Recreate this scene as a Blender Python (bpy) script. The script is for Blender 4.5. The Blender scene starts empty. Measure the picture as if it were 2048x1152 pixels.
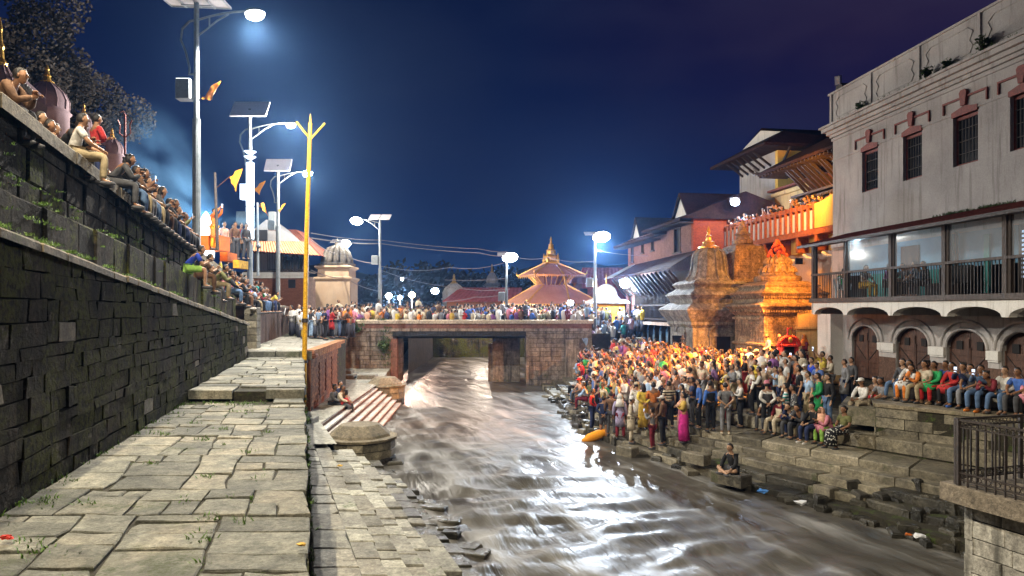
import bpy, math, random
from mathutils import Vector, Matrix, noise
random.seed(7)
R = random.Random(11)
SC = bpy.context.scene
COL = SC.collection
F = 1400.0; HV = 618.0                      # focal length and horizon row, in photograph pixels
# ---------------------------------------------------------------- camera
cam_d = bpy.data.cameras.new('camera'); cam = bpy.data.objects.new('camera', cam_d); COL.objects.link(cam)
cam.location = (0, 0, 0); cam.rotation_euler = (math.radians(90), 0, 0)
cam_d.sensor_width = 36; cam_d.lens = 36*F/2048; cam_d.shift_y = (HV-576)/2048
cam_d.clip_start = .05; cam_d.clip_end = 4000
SC.camera = cam
# ---------------------------------------------------------------- sky, exposure
SC.view_settings.view_transform = 'Standard'; SC.view_settings.look = 'None'
SC.view_settings.gamma = 1; SC.view_settings.use_curve_mapping = False
SC.view_settings.exposure = 0.0
SC.cycles.use_denoising = True
SC.cycles.max_bounces = 4; SC.cycles.diffuse_bounces = 2; SC.cycles.glossy_bounces = 2
SC.cycles.transmission_bounces = 3; SC.cycles.transparent_max_bounces = 6; SC.cycles.volume_bounces = 0
SC.cycles.caustics_reflective = False; SC.cycles.caustics_refractive = False
SC.cycles.sample_clamp_indirect = 4
wd = bpy.data.worlds.new('World'); SC.world = wd; wd.use_nodes = True
def make_world():
    nt = wd.node_tree; nt.nodes.clear(); N = nt.nodes.new; L = nt.links.new
    out = N('ShaderNodeOutputWorld'); bg = N('ShaderNodeBackground'); L(bg.outputs[0], out.inputs[0])
    sky = N('ShaderNodeTexSky'); sky.sky_type = 'NISHITA'; sky.sun_disc = False
    sky.sun_elevation = math.radians(-3.0); sky.sun_rotation = math.radians(200)
    tc = N('ShaderNodeTexCoord'); sep = N('ShaderNodeSeparateXYZ'); L(tc.outputs['Generated'], sep.inputs[0])
    rp = N('ShaderNodeValToRGB'); e = rp.color_ramp.elements
    e[0].position = 0.0; e[0].color = (.005, .026, .088, 1)
    e[1].position = .62; e[1].color = (.0004, .0020, .018, 1)
    for p, c in ((.06, (.0018, .018, .080, 1)), (.16, (.0005, .009, .062, 1)), (.30, (.0004, .0052, .044, 1))):
        k = e.new(p); k.color = c
    L(sep.outputs[2], rp.inputs[0])
    # town glow on thin cloud, upper right
    mp = N('ShaderNodeMapping'); mp.inputs['Scale'].default_value = (1.6, 1.6, 4.2); L(tc.outputs['Generated'], mp.inputs[0])
    nz = N('ShaderNodeTexNoise'); nz.inputs['Scale'].default_value = 2.1; nz.inputs['Detail'].default_value = 7; nz.inputs['Roughness'].default_value = .55
    L(mp.outputs[0], nz.inputs['Vector'])
    r2 = N('ShaderNodeMapRange'); r2.inputs[1].default_value = .40; r2.inputs[2].default_value = .78; L(nz.outputs[0], r2.inputs[0])
    rx = N('ShaderNodeMapRange'); rx.inputs[1].default_value = .0; rx.inputs[2].default_value = .42; L(sep.outputs[0], rx.inputs[0])
    rz = N('ShaderNodeMapRange'); rz.inputs[1].default_value = .08; rz.inputs[2].default_value = .34; L(sep.outputs[2], rz.inputs[0])
    m0 = N('ShaderNodeMath'); m0.operation = 'MULTIPLY'; L(rx.outputs[0], m0.inputs[0]); L(rz.outputs[0], m0.inputs[1])
    ad = N('ShaderNodeMath'); ad.operation = 'MULTIPLY_ADD'; L(r2.outputs[0], ad.inputs[0]); ad.inputs[1].default_value = .75; ad.inputs[2].default_value = .35
    m1 = N('ShaderNodeMath'); m1.operation = 'MULTIPLY'; L(m0.outputs[0], m1.inputs[0]); L(ad.outputs[0], m1.inputs[1]); m1.use_clamp = True
    mx = N('ShaderNodeMix'); mx.data_type = 'RGBA'; L(m1.outputs[0], mx.inputs[0]); L(rp.outputs[0], mx.inputs[6]); mx.inputs[7].default_value = (.030, .013, .042, 1)
    m2 = N('ShaderNodeMath'); m2.operation = 'MULTIPLY'; L(r2.outputs[0], m2.inputs[0]); m2.inputs[1].default_value = .6
    mx2 = N('ShaderNodeMix'); mx2.data_type = 'RGBA'; L(m2.outputs[0], mx2.inputs[0]); L(mx.outputs[2], mx2.inputs[6]); mx2.inputs[7].default_value = (.012, .020, .060, 1)
    # the after-sunset sky on top, very weak
    mu = N('ShaderNodeMix'); mu.data_type = 'RGBA'; mu.blend_type = 'ADD'; mu.inputs[0].default_value = .02
    L(mx2.outputs[2], mu.inputs[6]); L(sky.outputs[0], mu.inputs[7])
    L(mu.outputs[2], bg.inputs[0]); bg.inputs[1].default_value = 1.0
make_world()
# ---------------------------------------------------------------- helpers
def P(u, v, Y): return Vector(((u-1024)/F*Y, Y, (HV-v)/F*Y))
def G(u, v, h):
    """the point where the line of sight meets the level h below the eye"""
    return P(u, v, h*F/(v-HV))
def lerp(a, b, t): return a+(b-a)*t
def interp(x, pts):
    if x <= pts[0][0]: return pts[0][1]
    for (a, b), (c, d) in zip(pts, pts[1:]):
        if x <= c: return b+(d-b)*(x-a)/(c-a)
    return pts[-1][1]
def tag(o, label=None, cat=None, group=None, kind=None):
    if label: o['label'] = label
    if cat: o['category'] = cat
    if group: o['group'] = group
    if kind: o['kind'] = kind
    return o
ORG = {}
def thing(name, label, cat, loc=(0, 0, 0), group=None, rz=0):
    o = bpy.data.objects.new(name, None); COL.objects.link(o)
    o.location = loc; o.rotation_euler = (0, 0, rz); o.empty_display_size = .1
    ORG[o] = Vector(loc); tag(o, label, cat, group); return o
def copy_tree(o, loc=None, rz=None, label=None, group=None):
    def cp(a, par):
        c = a.copy(); COL.objects.link(c); c.parent = par
        for ch in a.children: cp(ch, c)
        return c
    c = cp(o, None)
    if loc is not None: c.location = loc
    if rz is not None: c.rotation_euler[2] = rz
    if label: c['label'] = label
    if group: c['group'] = group
    return c
class MB:
    def __init__(s, M=None): s.v = []; s.f = []; s.m = []; s.M = M
    def add(s, vs, fs, m=0):
        b = len(s.v)
        if s.M is not None: vs = [s.M @ Vector(p) for p in vs]
        s.v.extend(tuple(p) for p in vs)
        for q in fs: s.f.append(tuple(b+i for i in q)); s.m.append(m)
        return s
    def box(s, x0, x1, y0, y1, z0, z1, m=0):
        return s.add([(x0,y0,z0),(x1,y0,z0),(x1,y1,z0),(x0,y1,z0),(x0,y0,z1),(x1,y0,z1),(x1,y1,z1),(x0,y1,z1)],
              [(3,2,1,0),(4,5,6,7),(0,1,5,4),(1,2,6,5),(2,3,7,6),(3,0,4,7)], m)
    def bbox(s, x0, x1, y0, y1, z0, z1, b=.01, m=0):
        """box with chamfered vertical and top edges"""
        r = [(x0+b,y0),(x1-b,y0),(x1,y0+b),(x1,y1-b),(x1-b,y1),(x0+b,y1),(x0,y1-b),(x0,y0+b)]
        i = [(x0+b,y0+b),(x1-b,y0+b),(x1-b,y0+b),(x1-b,y1-b),(x1-b,y1-b),(x0+b,y1-b),(x0+b,y1-b),(x0+b,y0+b)]
        vs = [(x,y,z0) for x,y in r]+[(x,y,z1-b) for x,y in r]+[(x,y,z1) for x,y in i]
        fs = [tuple(range(7,-1,-1))]
        for k in range(8):
            n = (k+1)%8; fs.append((k,n,8+n,8+k)); fs.append((8+k,8+n,16+n,16+k))
        fs.append(tuple(range(16,24)))
        return s.add(vs, fs, m)
    def obox(s, c, size, rot=(0,0,0), m=0):
        from mathutils import Euler
        E = Euler(rot).to_matrix(); c = Vector(c); hx, hy, hz = (q/2 for q in size)
        vs = [c+E@Vector((a*hx,b*hy,d*hz)) for a,b,d in ((-1,-1,-1),(1,-1,-1),(1,1,-1),(-1,1,-1),(-1,-1,1),(1,-1,1),(1,1,1),(-1,1,1))]
        return s.add(vs, [(3,2,1,0),(4,5,6,7),(0,1,5,4),(1,2,6,5),(2,3,7,6),(3,0,4,7)], m)
    def tube(s, pts, r, n=8, m=0, cap=True):
        pts = [Vector(p) for p in pts]; rs = r if isinstance(r, (list, tuple)) else [r]*len(pts)
        vs = []; fs = []; K = len(pts); x = None
        for i, p in enumerate(pts):
            d = (pts[min(i+1,K-1)]-pts[max(i-1,0)]).normalized()
            if x is None: x = d.orthogonal().normalized()
            x = (x-d*x.dot(d)).normalized() if (x-d*x.dot(d)).length > 1e-5 else d.orthogonal().normalized()
            y = d.cross(x)
            for k in range(n):
                a = 2*math.pi*k/n; vs.append(p+(x*math.cos(a)+y*math.sin(a))*rs[i])
        for i in range(K-1):
            for k in range(n):
                q = (k+1)%n; fs.append((i*n+k,i*n+q,(i+1)*n+q,(i+1)*n+k))
        if cap: fs.append(tuple(range(n-1,-1,-1))); fs.append(tuple((K-1)*n+k for k in range(n)))
        return s.add(vs, fs, m)
    def bar(s, a, b, w, h=None, m=0):
        """square bar from a to b"""
        a = Vector(a); b = Vector(b); h = h or w; d = (b-a).normalized()
        up = Vector((0,0,1)) if abs(d.z) < .95 else Vector((0,1,0))
        x = d.cross(up).normalized(); y = x.cross(d).normalized()
        vs = [p+x*sx*w/2+y*sy*h/2 for p in (a, b) for sx, sy in ((-1,-1),(1,-1),(1,1),(-1,1))]
        return s.add(vs, [(3,2,1,0),(4,5,6,7),(0,1,5,4),(1,2,6,5),(2,3,7,6),(3,0,4,7)], m)
    def lathe(s, prof, c=(0,0,0), n=16, m=0, rot=0, sq=0.0, cap=True):
        """sq 0 = round, 1 = square plan"""
        vs = []; fs = []; K = len(prof)
        for r, z in prof:
            for k in range(n):
                a = 2*math.pi*(k+.5)/n; ca, sa = math.cos(a), math.sin(a)
                q = 1/max(abs(ca), abs(sa)); rr = r*lerp(1, q, sq)
                x, y = rr*ca, rr*sa
                vs.append((c[0]+x*math.cos(rot)-y*math.sin(rot), c[1]+x*math.sin(rot)+y*math.cos(rot), c[2]+z))
        for i in range(K-1):
            for k in range(n):
                q = (k+1)%n; fs.append((i*n+k,i*n+q,(i+1)*n+q,(i+1)*n+k))
        if cap: fs.append(tuple(range(n-1,-1,-1))); fs.append(tuple((K-1)*n+k for k in range(n)))
        return s.add(vs, fs, m)
    def prism(s, poly, z0, z1, m=0, ch=0):
        n = len(poly); cx = sum(p[0] for p in poly)/n; cy = sum(p[1] for p in poly)/n
        vs = [(x,y,z0) for x,y in poly]
        if ch:
            vs += [(x,y,z1-ch) for x,y in poly]
            for x, y in poly:
                d = max(.01, math.hypot(x-cx,y-cy)); k = 1-ch/d; vs.append((cx+(x-cx)*k, cy+(y-cy)*k, z1))
            L_ = 3
        else: vs += [(x,y,z1) for x,y in poly]; L_ = 2
        fs = [tuple(range(n-1,-1,-1)), tuple((L_-1)*n+k for k in range(n))]
        for l in range(L_-1):
            for k in range(n):
                q = (k+1)%n; fs.append((l*n+k,l*n+q,(l+1)*n+q,(l+1)*n+k))
        return s.add(vs, fs, m)
    def ball(s, c, r, nu=10, nv=7, m=0):
        if not isinstance(r, (tuple, list)): r = (r,r,r)
        vs = [(c[0],c[1],c[2]-r[2])]; fs = []
        for j in range(1, nv):
            t = math.pi*j/nv-math.pi/2
            for k in range(nu):
                a = 2*math.pi*k/nu; vs.append((c[0]+r[0]*math.cos(t)*math.cos(a), c[1]+r[1]*math.cos(t)*math.sin(a), c[2]+r[2]*math.sin(t)))
        vs.append((c[0],c[1],c[2]+r[2])); T = len(vs)-1
        for k in range(nu):
            q = (k+1)%nu; fs.append((0,1+q,1+k)); fs.append((T,1+(nv-2)*nu+k,1+(nv-2)*nu+q))
            for j in range(nv-2): fs.append((1+j*nu+k,1+j*nu+q,1+(j+1)*nu+q,1+(j+1)*nu+k))
        return s.add(vs, fs, m)
    def mesh(s, name, mats, off=Vector((0,0,0)), smooth=False):
        me = bpy.data.meshes.new(name)
        me.from_pydata([(a-off[0], b-off[1], c-off[2]) for a,b,c in s.v], [], s.f)
        mats = mats if isinstance(mats, (list, tuple)) else [mats]
        for m in mats: me.materials.append(m)
        if len(mats) > 1: me.polygons.foreach_set('material_index', s.m)
        if smooth: me.polygons.foreach_set('use_smooth', [True]*len(me.polygons))
        me.update(); return me
    def build(s, name, mats, parent=None, smooth=False, label=None, cat=None, group=None, kind=None, local=False, origin=None):
        """vertices are in world coordinates unless local (then in the parent's)"""
        if parent is not None: org = Vector((0,0,0)) if local else ORG[parent]
        elif origin is not None: org = Vector(origin)
        elif local: org = Vector((0,0,0))
        else:
            xs = [p[0] for p in s.v]; ys = [p[1] for p in s.v]; zs = [p[2] for p in s.v]
            org = Vector(((min(xs)+max(xs))/2, (min(ys)+max(ys))/2, min(zs)))
        o = bpy.data.objects.new(name, s.mesh(name, mats, org, smooth)); COL.objects.link(o)
        if parent is not None: o.parent = parent; ORG[o] = ORG.get(parent, Vector((0,0,0)))
        else: o.location = org; ORG[o] = org.copy()
        tag(o, label, cat, group, kind); return o
def slab_geo(q, nrm, depth, ch=.015, rr=R, tilt=.006):
    """a worn block: four outer corners, chamfered towards them, depth behind"""
    nrm = nrm.normalized(); c = sum(q, Vector())/len(q); n = len(q); vs = []
    top = [p+(c-p).normalized()*ch*1.4+nrm*rr.uniform(-tilt, tilt) for p in q]
    mid = [p-nrm*ch for p in q]; bot = [p-nrm*depth for p in q]
    vs = top+mid+bot; fs = [tuple(range(n))]
    for k in range(n):
        e = (k+1)%n; fs.append((n+k,n+e,e,k)); fs.append((2*n+k,2*n+e,n+e,n+k))
    return vs, fs
class Pieces:
    """collects blocks of one surface: the largest seen become parts, the rest one joined part"""
    def __init__(s, parent, name, mat, limit=290): s.p = parent; s.n = name; s.mat = mat; s.l = limit; s.items = []
    def add(s, q, nrm, depth, ch=.015, tilt=.006, mat=None):
        q = [Vector(p) for p in q]; c = sum(q, Vector())/len(q); A = sum(((q[i]-c).cross(q[(i+1)%len(q)]-c)).length for i in range(len(q)))/2
        seen = abs(c.x/max(c.y,.1)) < .80 and c.y > 2
        s.items.append((A/max(c.length,1)**2*(1 if seen else .01), slab_geo(q, Vector(nrm), depth, ch, R, tilt), mat or s.mat))
    def done(s):
        s.items.sort(key=lambda t: -t[0])
        for k, (a, (vs, fs), mt) in enumerate(s.items[:s.l]):
            c = sum((Vector(v) for v in vs), Vector())/len(vs); me = bpy.data.meshes.new(s.n)
            me.from_pydata([tuple(v-c) for v in vs], [], fs); me.materials.append(mt)
            o = bpy.data.objects.new(s.n, me); COL.objects.link(o); o.parent = s.p; o.location = c-ORG[s.p]
        rest = s.items[s.l:]
        if rest:
            mb = MB(); mats = []
            for a, (vs, fs), mt in rest:
                if mt not in mats: mats.append(mt)
                mb.add(vs, fs, mats.index(mt))
            mb.build(s.n+'s_beyond', mats, s.p, kind='stuff')
# ---------------------------------------------------------------- materials
def mat(name, cols, scale=3.0, rough=.85, bump=.25, detail=6, rand=0, moss=None, streak=None, grime=.35, metal=0,
        objcol=False, stretch=(1,1,1), fine=22, spec=.35, bscale=None, patch=None, wet=0, mid=.38):
    m = bpy.data.materials.new(name); m.use_nodes = True; nt = m.node_tree; N = nt.nodes.new; L = nt.links.new
    b = nt.nodes['Principled BSDF']; b.inputs['Roughness'].default_value = rough; b.inputs['Metallic'].default_value = metal
    b.inputs['Specular IOR Level'].default_value = spec
    geo = N('ShaderNodeNewGeometry'); mp = N('ShaderNodeMapping'); mp.inputs['Scale'].default_value = stretch; L(geo.outputs['Position'], mp.inputs[0])
    oi = N('ShaderNodeObjectInfo')
    def nz(sc, det=detail, ro=.6, vec=None):
        n = N('ShaderNodeTexNoise'); n.inputs['Scale'].default_value = sc; n.inputs['Detail'].default_value = det; n.inputs['Roughness'].default_value = ro
        L(vec or mp.outputs[0], n.inputs['Vector']); return n.outputs[0]
    def mr(x, a, bb, c=0., d=1.):
        r = N('ShaderNodeMapRange'); r.inputs[1].default_value = a; r.inputs[2].default_value = bb; r.inputs[3].default_value = c; r.inputs[4].default_value = d; L(x, r.inputs[0]); return r.outputs[0]
    def mix(fac, A, B, mode='MIX'):
        x = N('ShaderNodeMix'); x.data_type = 'RGBA'; x.blend_type = mode
        if isinstance(fac, (int, float)): x.inputs[0].default_value = fac
        else: L(fac, x.inputs[0])
        for i, s_ in ((6, A), (7, B)):
            if isinstance(s_, tuple): x.inputs[i].default_value = (*s_[:3], 1)
            else: L(s_, x.inputs[i])
        return x.outputs[2]
    base = nz(scale)
    if objcol:
        col = oi.outputs['Color']
    else:
        rp = N('ShaderNodeValToRGB'); e = rp.color_ramp.elements; K = len(cols)
        e[0].position = .3; e[0].color = (*cols[0], 1); e[1].position = .7; e[1].color = (*cols[-1], 1)
        for k in range(1, K-1): q = e.new(.3+.4*k/(K-1)); q.color = (*cols[k], 1)
        src = base
        if rand:
            a = N('ShaderNodeMath'); a.operation = 'MULTIPLY_ADD'; L(oi.outputs['Random'], a.inputs[0]); a.inputs[1].default_value = rand*.6
            c = N('ShaderNodeMath'); c.operation = 'SUBTRACT'; L(base, c.inputs[0]); c.inputs[1].default_value = rand*.3; L(c.outputs[0], a.inputs[2]); src = a.outputs[0]
        L(src, rp.inputs[0]); col = rp.outputs[0]
        if rand:   # overall value of each piece
            wn = N('ShaderNodeTexWhiteNoise'); wn.noise_dimensions = '1D'; L(oi.outputs['Random'], wn.inputs['W'])
            g = N('ShaderNodeCombineColor'); v = mr(wn.outputs[0], 0, 1, 1-rand*.5, 1+rand*.5)
            for i in range(3): L(v, g.inputs[i])
            col = mix(1.0, col, g.outputs[0], 'MULTIPLY')
    fn = nz(fine, 5, .7)
    if mid and grime > .25:
        md_ = nz(scale*4.3, 7, .72); g = N('ShaderNodeCombineColor'); v = mr(md_, .34, .66, 1-mid*1.15, 1+mid)
        for i in range(3): L(v, g.inputs[i])
        col = mix(1.0, col, g.outputs[0], 'MULTIPLY')
    if grime:
        g = N('ShaderNodeCombineColor'); v = mr(fn, .3, .7, 1-grime, 1+grime*.5)
        for i in range(3): L(v, g.inputs[i])
        col = mix(1.0, col, g.outputs[0], 'MULTIPLY')
    if streak:     # dark run-off streaks down a wall: (colour, amount)
        m3 = N('ShaderNodeMapping'); m3.inputs['Scale'].default_value = (3.2, 3.2, .28); L(geo.outputs['Position'], m3.inputs[0])
        s_ = nz(1.3, 6, .65, m3.outputs[0]); col = mix(mr(s_, .62-streak[1]*.25, .78-streak[1]*.15), col, streak[0])
    if patch:      # light scuffs or lime: (colour, amount)
        s_ = nz(scale*1.7, 8, .75); col = mix(mr(s_, .72-patch[1]*.2, .8-patch[1]*.15), col, patch[0])
    if moss:       # (colour, amount)
        s_ = nz(scale*.55, 8, .7); mm = mr(s_, .66-moss[1]*.25, .72-moss[1]*.2)
        mu = N('ShaderNodeMath'); mu.operation = 'MULTIPLY'; L(mm, mu.inputs[0]); L(mr(fn, .4, .55), mu.inputs[1])
        col = mix(mu.outputs[0], col, moss[0])
    L(col, b.inputs['Base Color'])
    if wet: L(mr(nz(scale*.8), .4, .65, rough, max(.15, rough-wet)), b.inputs['Roughness'])
    if bump:
        bp = N('ShaderNodeBump'); bp.inputs['Strength'].default_value = min(1, bump); bp.inputs['Distance'].default_value = .035
        a = N('ShaderNodeMath'); a.operation = 'ADD'; L(nz(bscale or scale*3.2, 9, .7), a.inputs[0]); L(fn, a.inputs[1])
        L(a.outputs[0], bp.inputs['Height']); L(bp.outputs[0], b.inputs['Normal'])
    return m
def emit(name, col, s):
    m = bpy.data.materials.new(name); m.use_nodes = True; b = m.node_tree.nodes['Principled BSDF']
    b.inputs['Base Color'].default_value = (*col, 1); b.inputs['Emission Color'].default_value = (*col, 1); b.inputs['Emission Strength'].default_value = s
    return m
MOSS = (.055, .085, .016)
m_pave = mat('paving stone', [(.105,.105,.085),(.185,.182,.145),(.29,.265,.20)], 1.4, .8, 1, rand=.5, moss=((.06,.07,.03),.35), patch=((.40,.36,.28),.25), fine=26, grime=.42)
m_pave2 = mat('quay stone', [(.17,.155,.12),(.23,.22,.18),(.31,.30,.24)], 1.9, .78, .5, rand=.6, patch=((.36,.36,.30),.35), moss=(MOSS,.15), grime=.4)
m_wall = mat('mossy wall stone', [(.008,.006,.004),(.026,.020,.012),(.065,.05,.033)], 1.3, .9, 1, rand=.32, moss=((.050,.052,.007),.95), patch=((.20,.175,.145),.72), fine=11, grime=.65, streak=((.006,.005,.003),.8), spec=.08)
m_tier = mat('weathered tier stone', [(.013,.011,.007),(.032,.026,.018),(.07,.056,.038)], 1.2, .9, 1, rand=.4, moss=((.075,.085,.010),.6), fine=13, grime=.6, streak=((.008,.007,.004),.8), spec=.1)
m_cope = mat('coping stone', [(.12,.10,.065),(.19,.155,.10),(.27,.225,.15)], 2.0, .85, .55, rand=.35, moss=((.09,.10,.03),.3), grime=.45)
m_joint = mat('dark joint soil', [(.02,.018,.011),(.045,.038,.022)], 5, .95, .6, moss=((.05,.075,.014),.5))
m_step = mat('ghat step stone', [(.12,.105,.075),(.20,.175,.12),(.28,.245,.175)], 1.6, .75, .6, rand=.6, moss=((.05,.06,.02),.3), patch=((.26,.24,.19),.25), grime=.45, wet=.3)
m_wet_shade = mat('wet algae and shaded stone', [(.018,.017,.012),(.042,.038,.027),(.085,.077,.055)], 2.2, .45, .8, rand=.5, moss=((.035,.042,.014),.15), wet=.25, grime=.5)
m_abut = mat('bridge stone', [(.20,.155,.115),(.31,.25,.19),(.42,.34,.26)], 1.2, .85, .6, rand=.45, streak=((.05,.042,.034),.6), moss=((.05,.07,.02),.2), grime=.4)
m_soil = mat('river soil', [(.04,.032,.02),(.08,.06,.04)], .8, .95, .5)
m_brick = mat('red brick', [(.13,.045,.014),(.20,.075,.025),(.27,.11,.04)], 2.4, .85, .5, rand=.6, grime=.4, streak=((.07,.03,.02),.4))
m_brickplain = mat('plain red brickwork', [(.17,.06,.028),(.25,.095,.045)], 2, .85, .4, grime=.45, fine=30, stretch=(1,1,3))
m_white = mat('limewash plaster', [(.30,.28,.265),(.40,.375,.355),(.47,.445,.42)], .5, .85, .25, streak=((.19,.175,.155),.42), grime=.2, patch=((.28,.27,.25),.2))
m_white2 = mat('clean plaster', [(.55,.53,.49),(.68,.66,.61)], .7, .85, .2, grime=.15, streak=((.3,.28,.24),.3))
m_trim = mat('dull red paint', [(.16,.03,.022),(.24,.05,.035)], 3, .6, .2, grime=.3)
m_wood = mat('dark carved wood', [(.022,.014,.009),(.045,.028,.018)], 6, .65, .5, stretch=(1,1,.3), grime=.4)
m_wood2 = mat('brown door wood', [(.06,.028,.018),(.11,.052,.032)], 5, .6, .5, stretch=(1,1,.25), grime=.45, rand=.4)
m_graywood = mat('weathered balcony timber', [(.05,.04,.036),(.10,.08,.07)], 6, .75, .5, stretch=(1,1,.3), grime=.4)
m_tin = mat('rusty corrugated sheet', [(.08,.014,.012),(.13,.026,.02),(.17,.045,.035)], 1.6, .8, .3, spec=.15, streak=((.04,.02,.015),.5), grime=.3)
m_tile = mat('red clay roof', [(.16,.05,.035),(.24,.08,.055)], 2, .8, .5, grime=.45)
m_tiledark = mat('dark clay roof', [(.024,.012,.010),(.052,.026,.020)], 2, .9, .7, spec=.08, grime=.5, moss=((.05,.06,.02),.2))
m_steel = mat('galvanised steel', [(.33,.35,.37),(.46,.48,.50)], 4, .38, .1, metal=.55, grime=.15, streak=((.2,.2,.2),.3))
m_steel2 = mat('painted pole', [(.13,.15,.16),(.21,.23,.24)], 5, .45, .1, grime=.2)
m_panelback = mat('solar panel back', [(.50,.47,.50),(.60,.57,.60)], 2, .5, 0, grime=.1)
m_yellow = mat('yellow pole paint', [(.50,.25,.004),(.62,.33,.008)], 4, .45, .15, grime=.3, patch=((.30,.13,.03),.25))
m_iron = mat('rusty black iron', [(.018,.015,.013),(.05,.035,.028)], 12, .6, .3, grime=.4)
m_gold = mat('gilt metal', [(.65,.36,.07),(.85,.52,.12)], 5, .35, .2, metal=.7, grime=.3)
m_saff = mat('saffron paint', [(.72,.30,.03),(.82,.40,.05)], 1, .8, .2, grime=.2)
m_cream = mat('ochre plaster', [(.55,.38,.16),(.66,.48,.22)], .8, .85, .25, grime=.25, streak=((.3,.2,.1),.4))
m_pink = mat('pinkish plaster', [(.48,.36,.30),(.60,.47,.40)], .6, .85, .25, grime=.25, streak=((.28,.2,.16),.5))
m_greystone = mat('grey shrine stone', [(.15,.14,.125),(.26,.245,.22),(.38,.36,.32)], 1.4, .8, .6, grime=.45, streak=((.07,.065,.055),.7), moss=((.07,.08,.04),.2), mid=.55)
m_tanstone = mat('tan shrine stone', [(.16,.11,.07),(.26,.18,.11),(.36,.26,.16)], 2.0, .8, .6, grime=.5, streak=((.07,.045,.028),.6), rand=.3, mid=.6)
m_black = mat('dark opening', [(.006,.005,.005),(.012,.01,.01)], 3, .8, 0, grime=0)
m_glass = mat('window glass', [(.01,.012,.013),(.02,.022,.024)], 2, .12, 0, grime=0, spec=.6)
m_teal = mat('teal dado paint', [(.03,.20,.18),(.05,.26,.24)], 1, .7, .1, grime=.15)
m_bluewall = mat('plaster with cool glow tint', [(.10,.22,.32),(.16,.32,.44)], 1, .8, .15, grime=.2)  # cool balcony lamplight put into the room wall's colour
m_bluedoor = mat('blue painted door', [(.10,.22,.42),(.16,.32,.55)], 4, .5, .2, grime=.3)
m_flag = mat('saffron cloth', [(.80,.27,.01),(.9,.38,.02)], 3, .8, .15, grime=.15)
m_redcloth = mat('red cloth', [(.5,.03,.02),(.62,.05,.03)], 3, .8, .2, grime=.2)
m_orange = mat('orange cloth', [(.45,.10,.012),(.55,.15,.02)], 3, .8, .2, grime=.2)
m_plastic = mat('white plastic', [(.62,.64,.66),(.7,.72,.74)], 3, .4, 0, grime=.05)
m_wire = mat('cable', [(.16,.14,.14),(.22,.19,.19)], 3, .6, 0, grime=0)
m_leaf = mat('leaf green', [(.035,.075,.012),(.07,.12,.025)], 9, .6, 0, grime=.3)
m_leafb = mat('bright weed green', [(.07,.15,.02),(.12,.22,.035)], 9, .6, 0, grime=.3)
m_leafd = mat('dark tree leaves', [(.02,.014,.010),(.042,.03,.02)], 3, .7, 0, grime=.3)
m_bark = mat('bark', [(.05,.038,.027),(.09,.07,.05)], 6, .9, .5)
e_white = emit('lamp lens white', (1,.97,.92), 60); e_blue = emit('lamp lens blue white', (.62,.80,1), 50)
e_warm = emit('lamp lens warm', (1,.72,.38), 40); e_fire = emit('flame', (1,.42,.08), 25); e_glow = emit('glowing white cloth', (.85,.95,1), 8)  # canopy cloth glows by itself in place of lamplight
def light(loc, power, col, radius=.15, kind='POINT', name='lamp_light', target=None, size=60, blend=.5, parent=None):
    d = bpy.data.lights.new(name, kind); d.energy = power; d.color = col; d.shadow_soft_size = radius
    if kind == 'SPOT': d.spot_size = math.radians(size); d.spot_blend = blend
    o = bpy.data.objects.new(name, d); COL.objects.link(o); o.location = loc
    if target is not None: o.rotation_euler = (Vector(target)-Vector(loc)).to_track_quat('-Z', 'Y').to_euler()
    if parent is not None: o.parent = parent; o.location = Vector(loc)-ORG[parent]
    return o
# ================================================================ LEFT BANK
def wx(Y): return -3.354-.25*Y                      # face of the lowest retaining wall, in plan
WN = Vector((1,.25,0)).normalized()                 # it faces the river
def zt1(Y): return interp(Y, [(0,1.30),(6.96,.83),(26.2,-.48),(30,-.7)])
def zt2(Y): return interp(Y, [(0,1.75),(7.8,1.37),(11.1,1.25),(14.8,1.08),(21.7,.71),(28,.4)])
def zt3(Y): return interp(Y, [(0,3.3),(9.1,2.79),(11.3,2.64),(14.1,2.43),(17.8,2.15),(27.4,1.48),(34,1.1)])
S2, S3 = .42, 1.05
YE = 26.2
def ex(Y): return .064-.3*Y                         # river side edge of the upper path
# ground under everything
gb = MB(); gb.add([(-1500,-60,-6.2),(1500,-60,-6.2),(1500,2500,-6.2),(-1500,2500,-6.2)], [(0,1,2,3)]); gb.build('ground', m_soil, kind='structure', origin=(0,0,-6.2))
# upper path: body under the stones
pb = MB()
def strip(mb, rows, z0, m=0):
    """rows: (xl, xr, Y, z) -> closed body with a top and two sides"""
    for (a, b, y, z), (c, d, y2, z2) in zip(rows, rows[1:]):
        mb.add([(a,y,z),(b,y,z),(d,y2,z2),(c,y2,z2),(a,y,z0),(b,y,z0),(d,y2,z0),(c,y2,z0)], [(0,1,2,3),(5,6,2,1),(4,0,3,7),(4,5,1,0),(7,3,2,6)], m)
YS = 15.6                                           # where the path steps up
def hp(Y): return -2.05 if Y < YS else (-1.80 if Y < 26.2 else -1.6)
strip(pb, [(wx(-6)-.4, ex(-6)-.04, -6, -2.068), (wx(YS)-.4, ex(YS)-.04, YS, -2.068)], -6.1)
strip(pb, [(wx(YS)-.4, ex(YS)-.06, YS+.18, -1.86), (wx(26.2)-.4, ex(26.2)-.06, 26.2, -1.86)], -6.1)
path = pb.build('path', m_joint, kind='structure', origin=(-3,4,-6.1))
pv = Pieces(path, 'paving_stone', m_pave, 295)
def warp(p, k=.05):
    n = noise.noise_vector(Vector((p[0]*1.3, p[1]*1.3, 3.1))); return Vector((p[0]+n.x*k*2, p[1]+n.y*k*2, p[2]))
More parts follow.
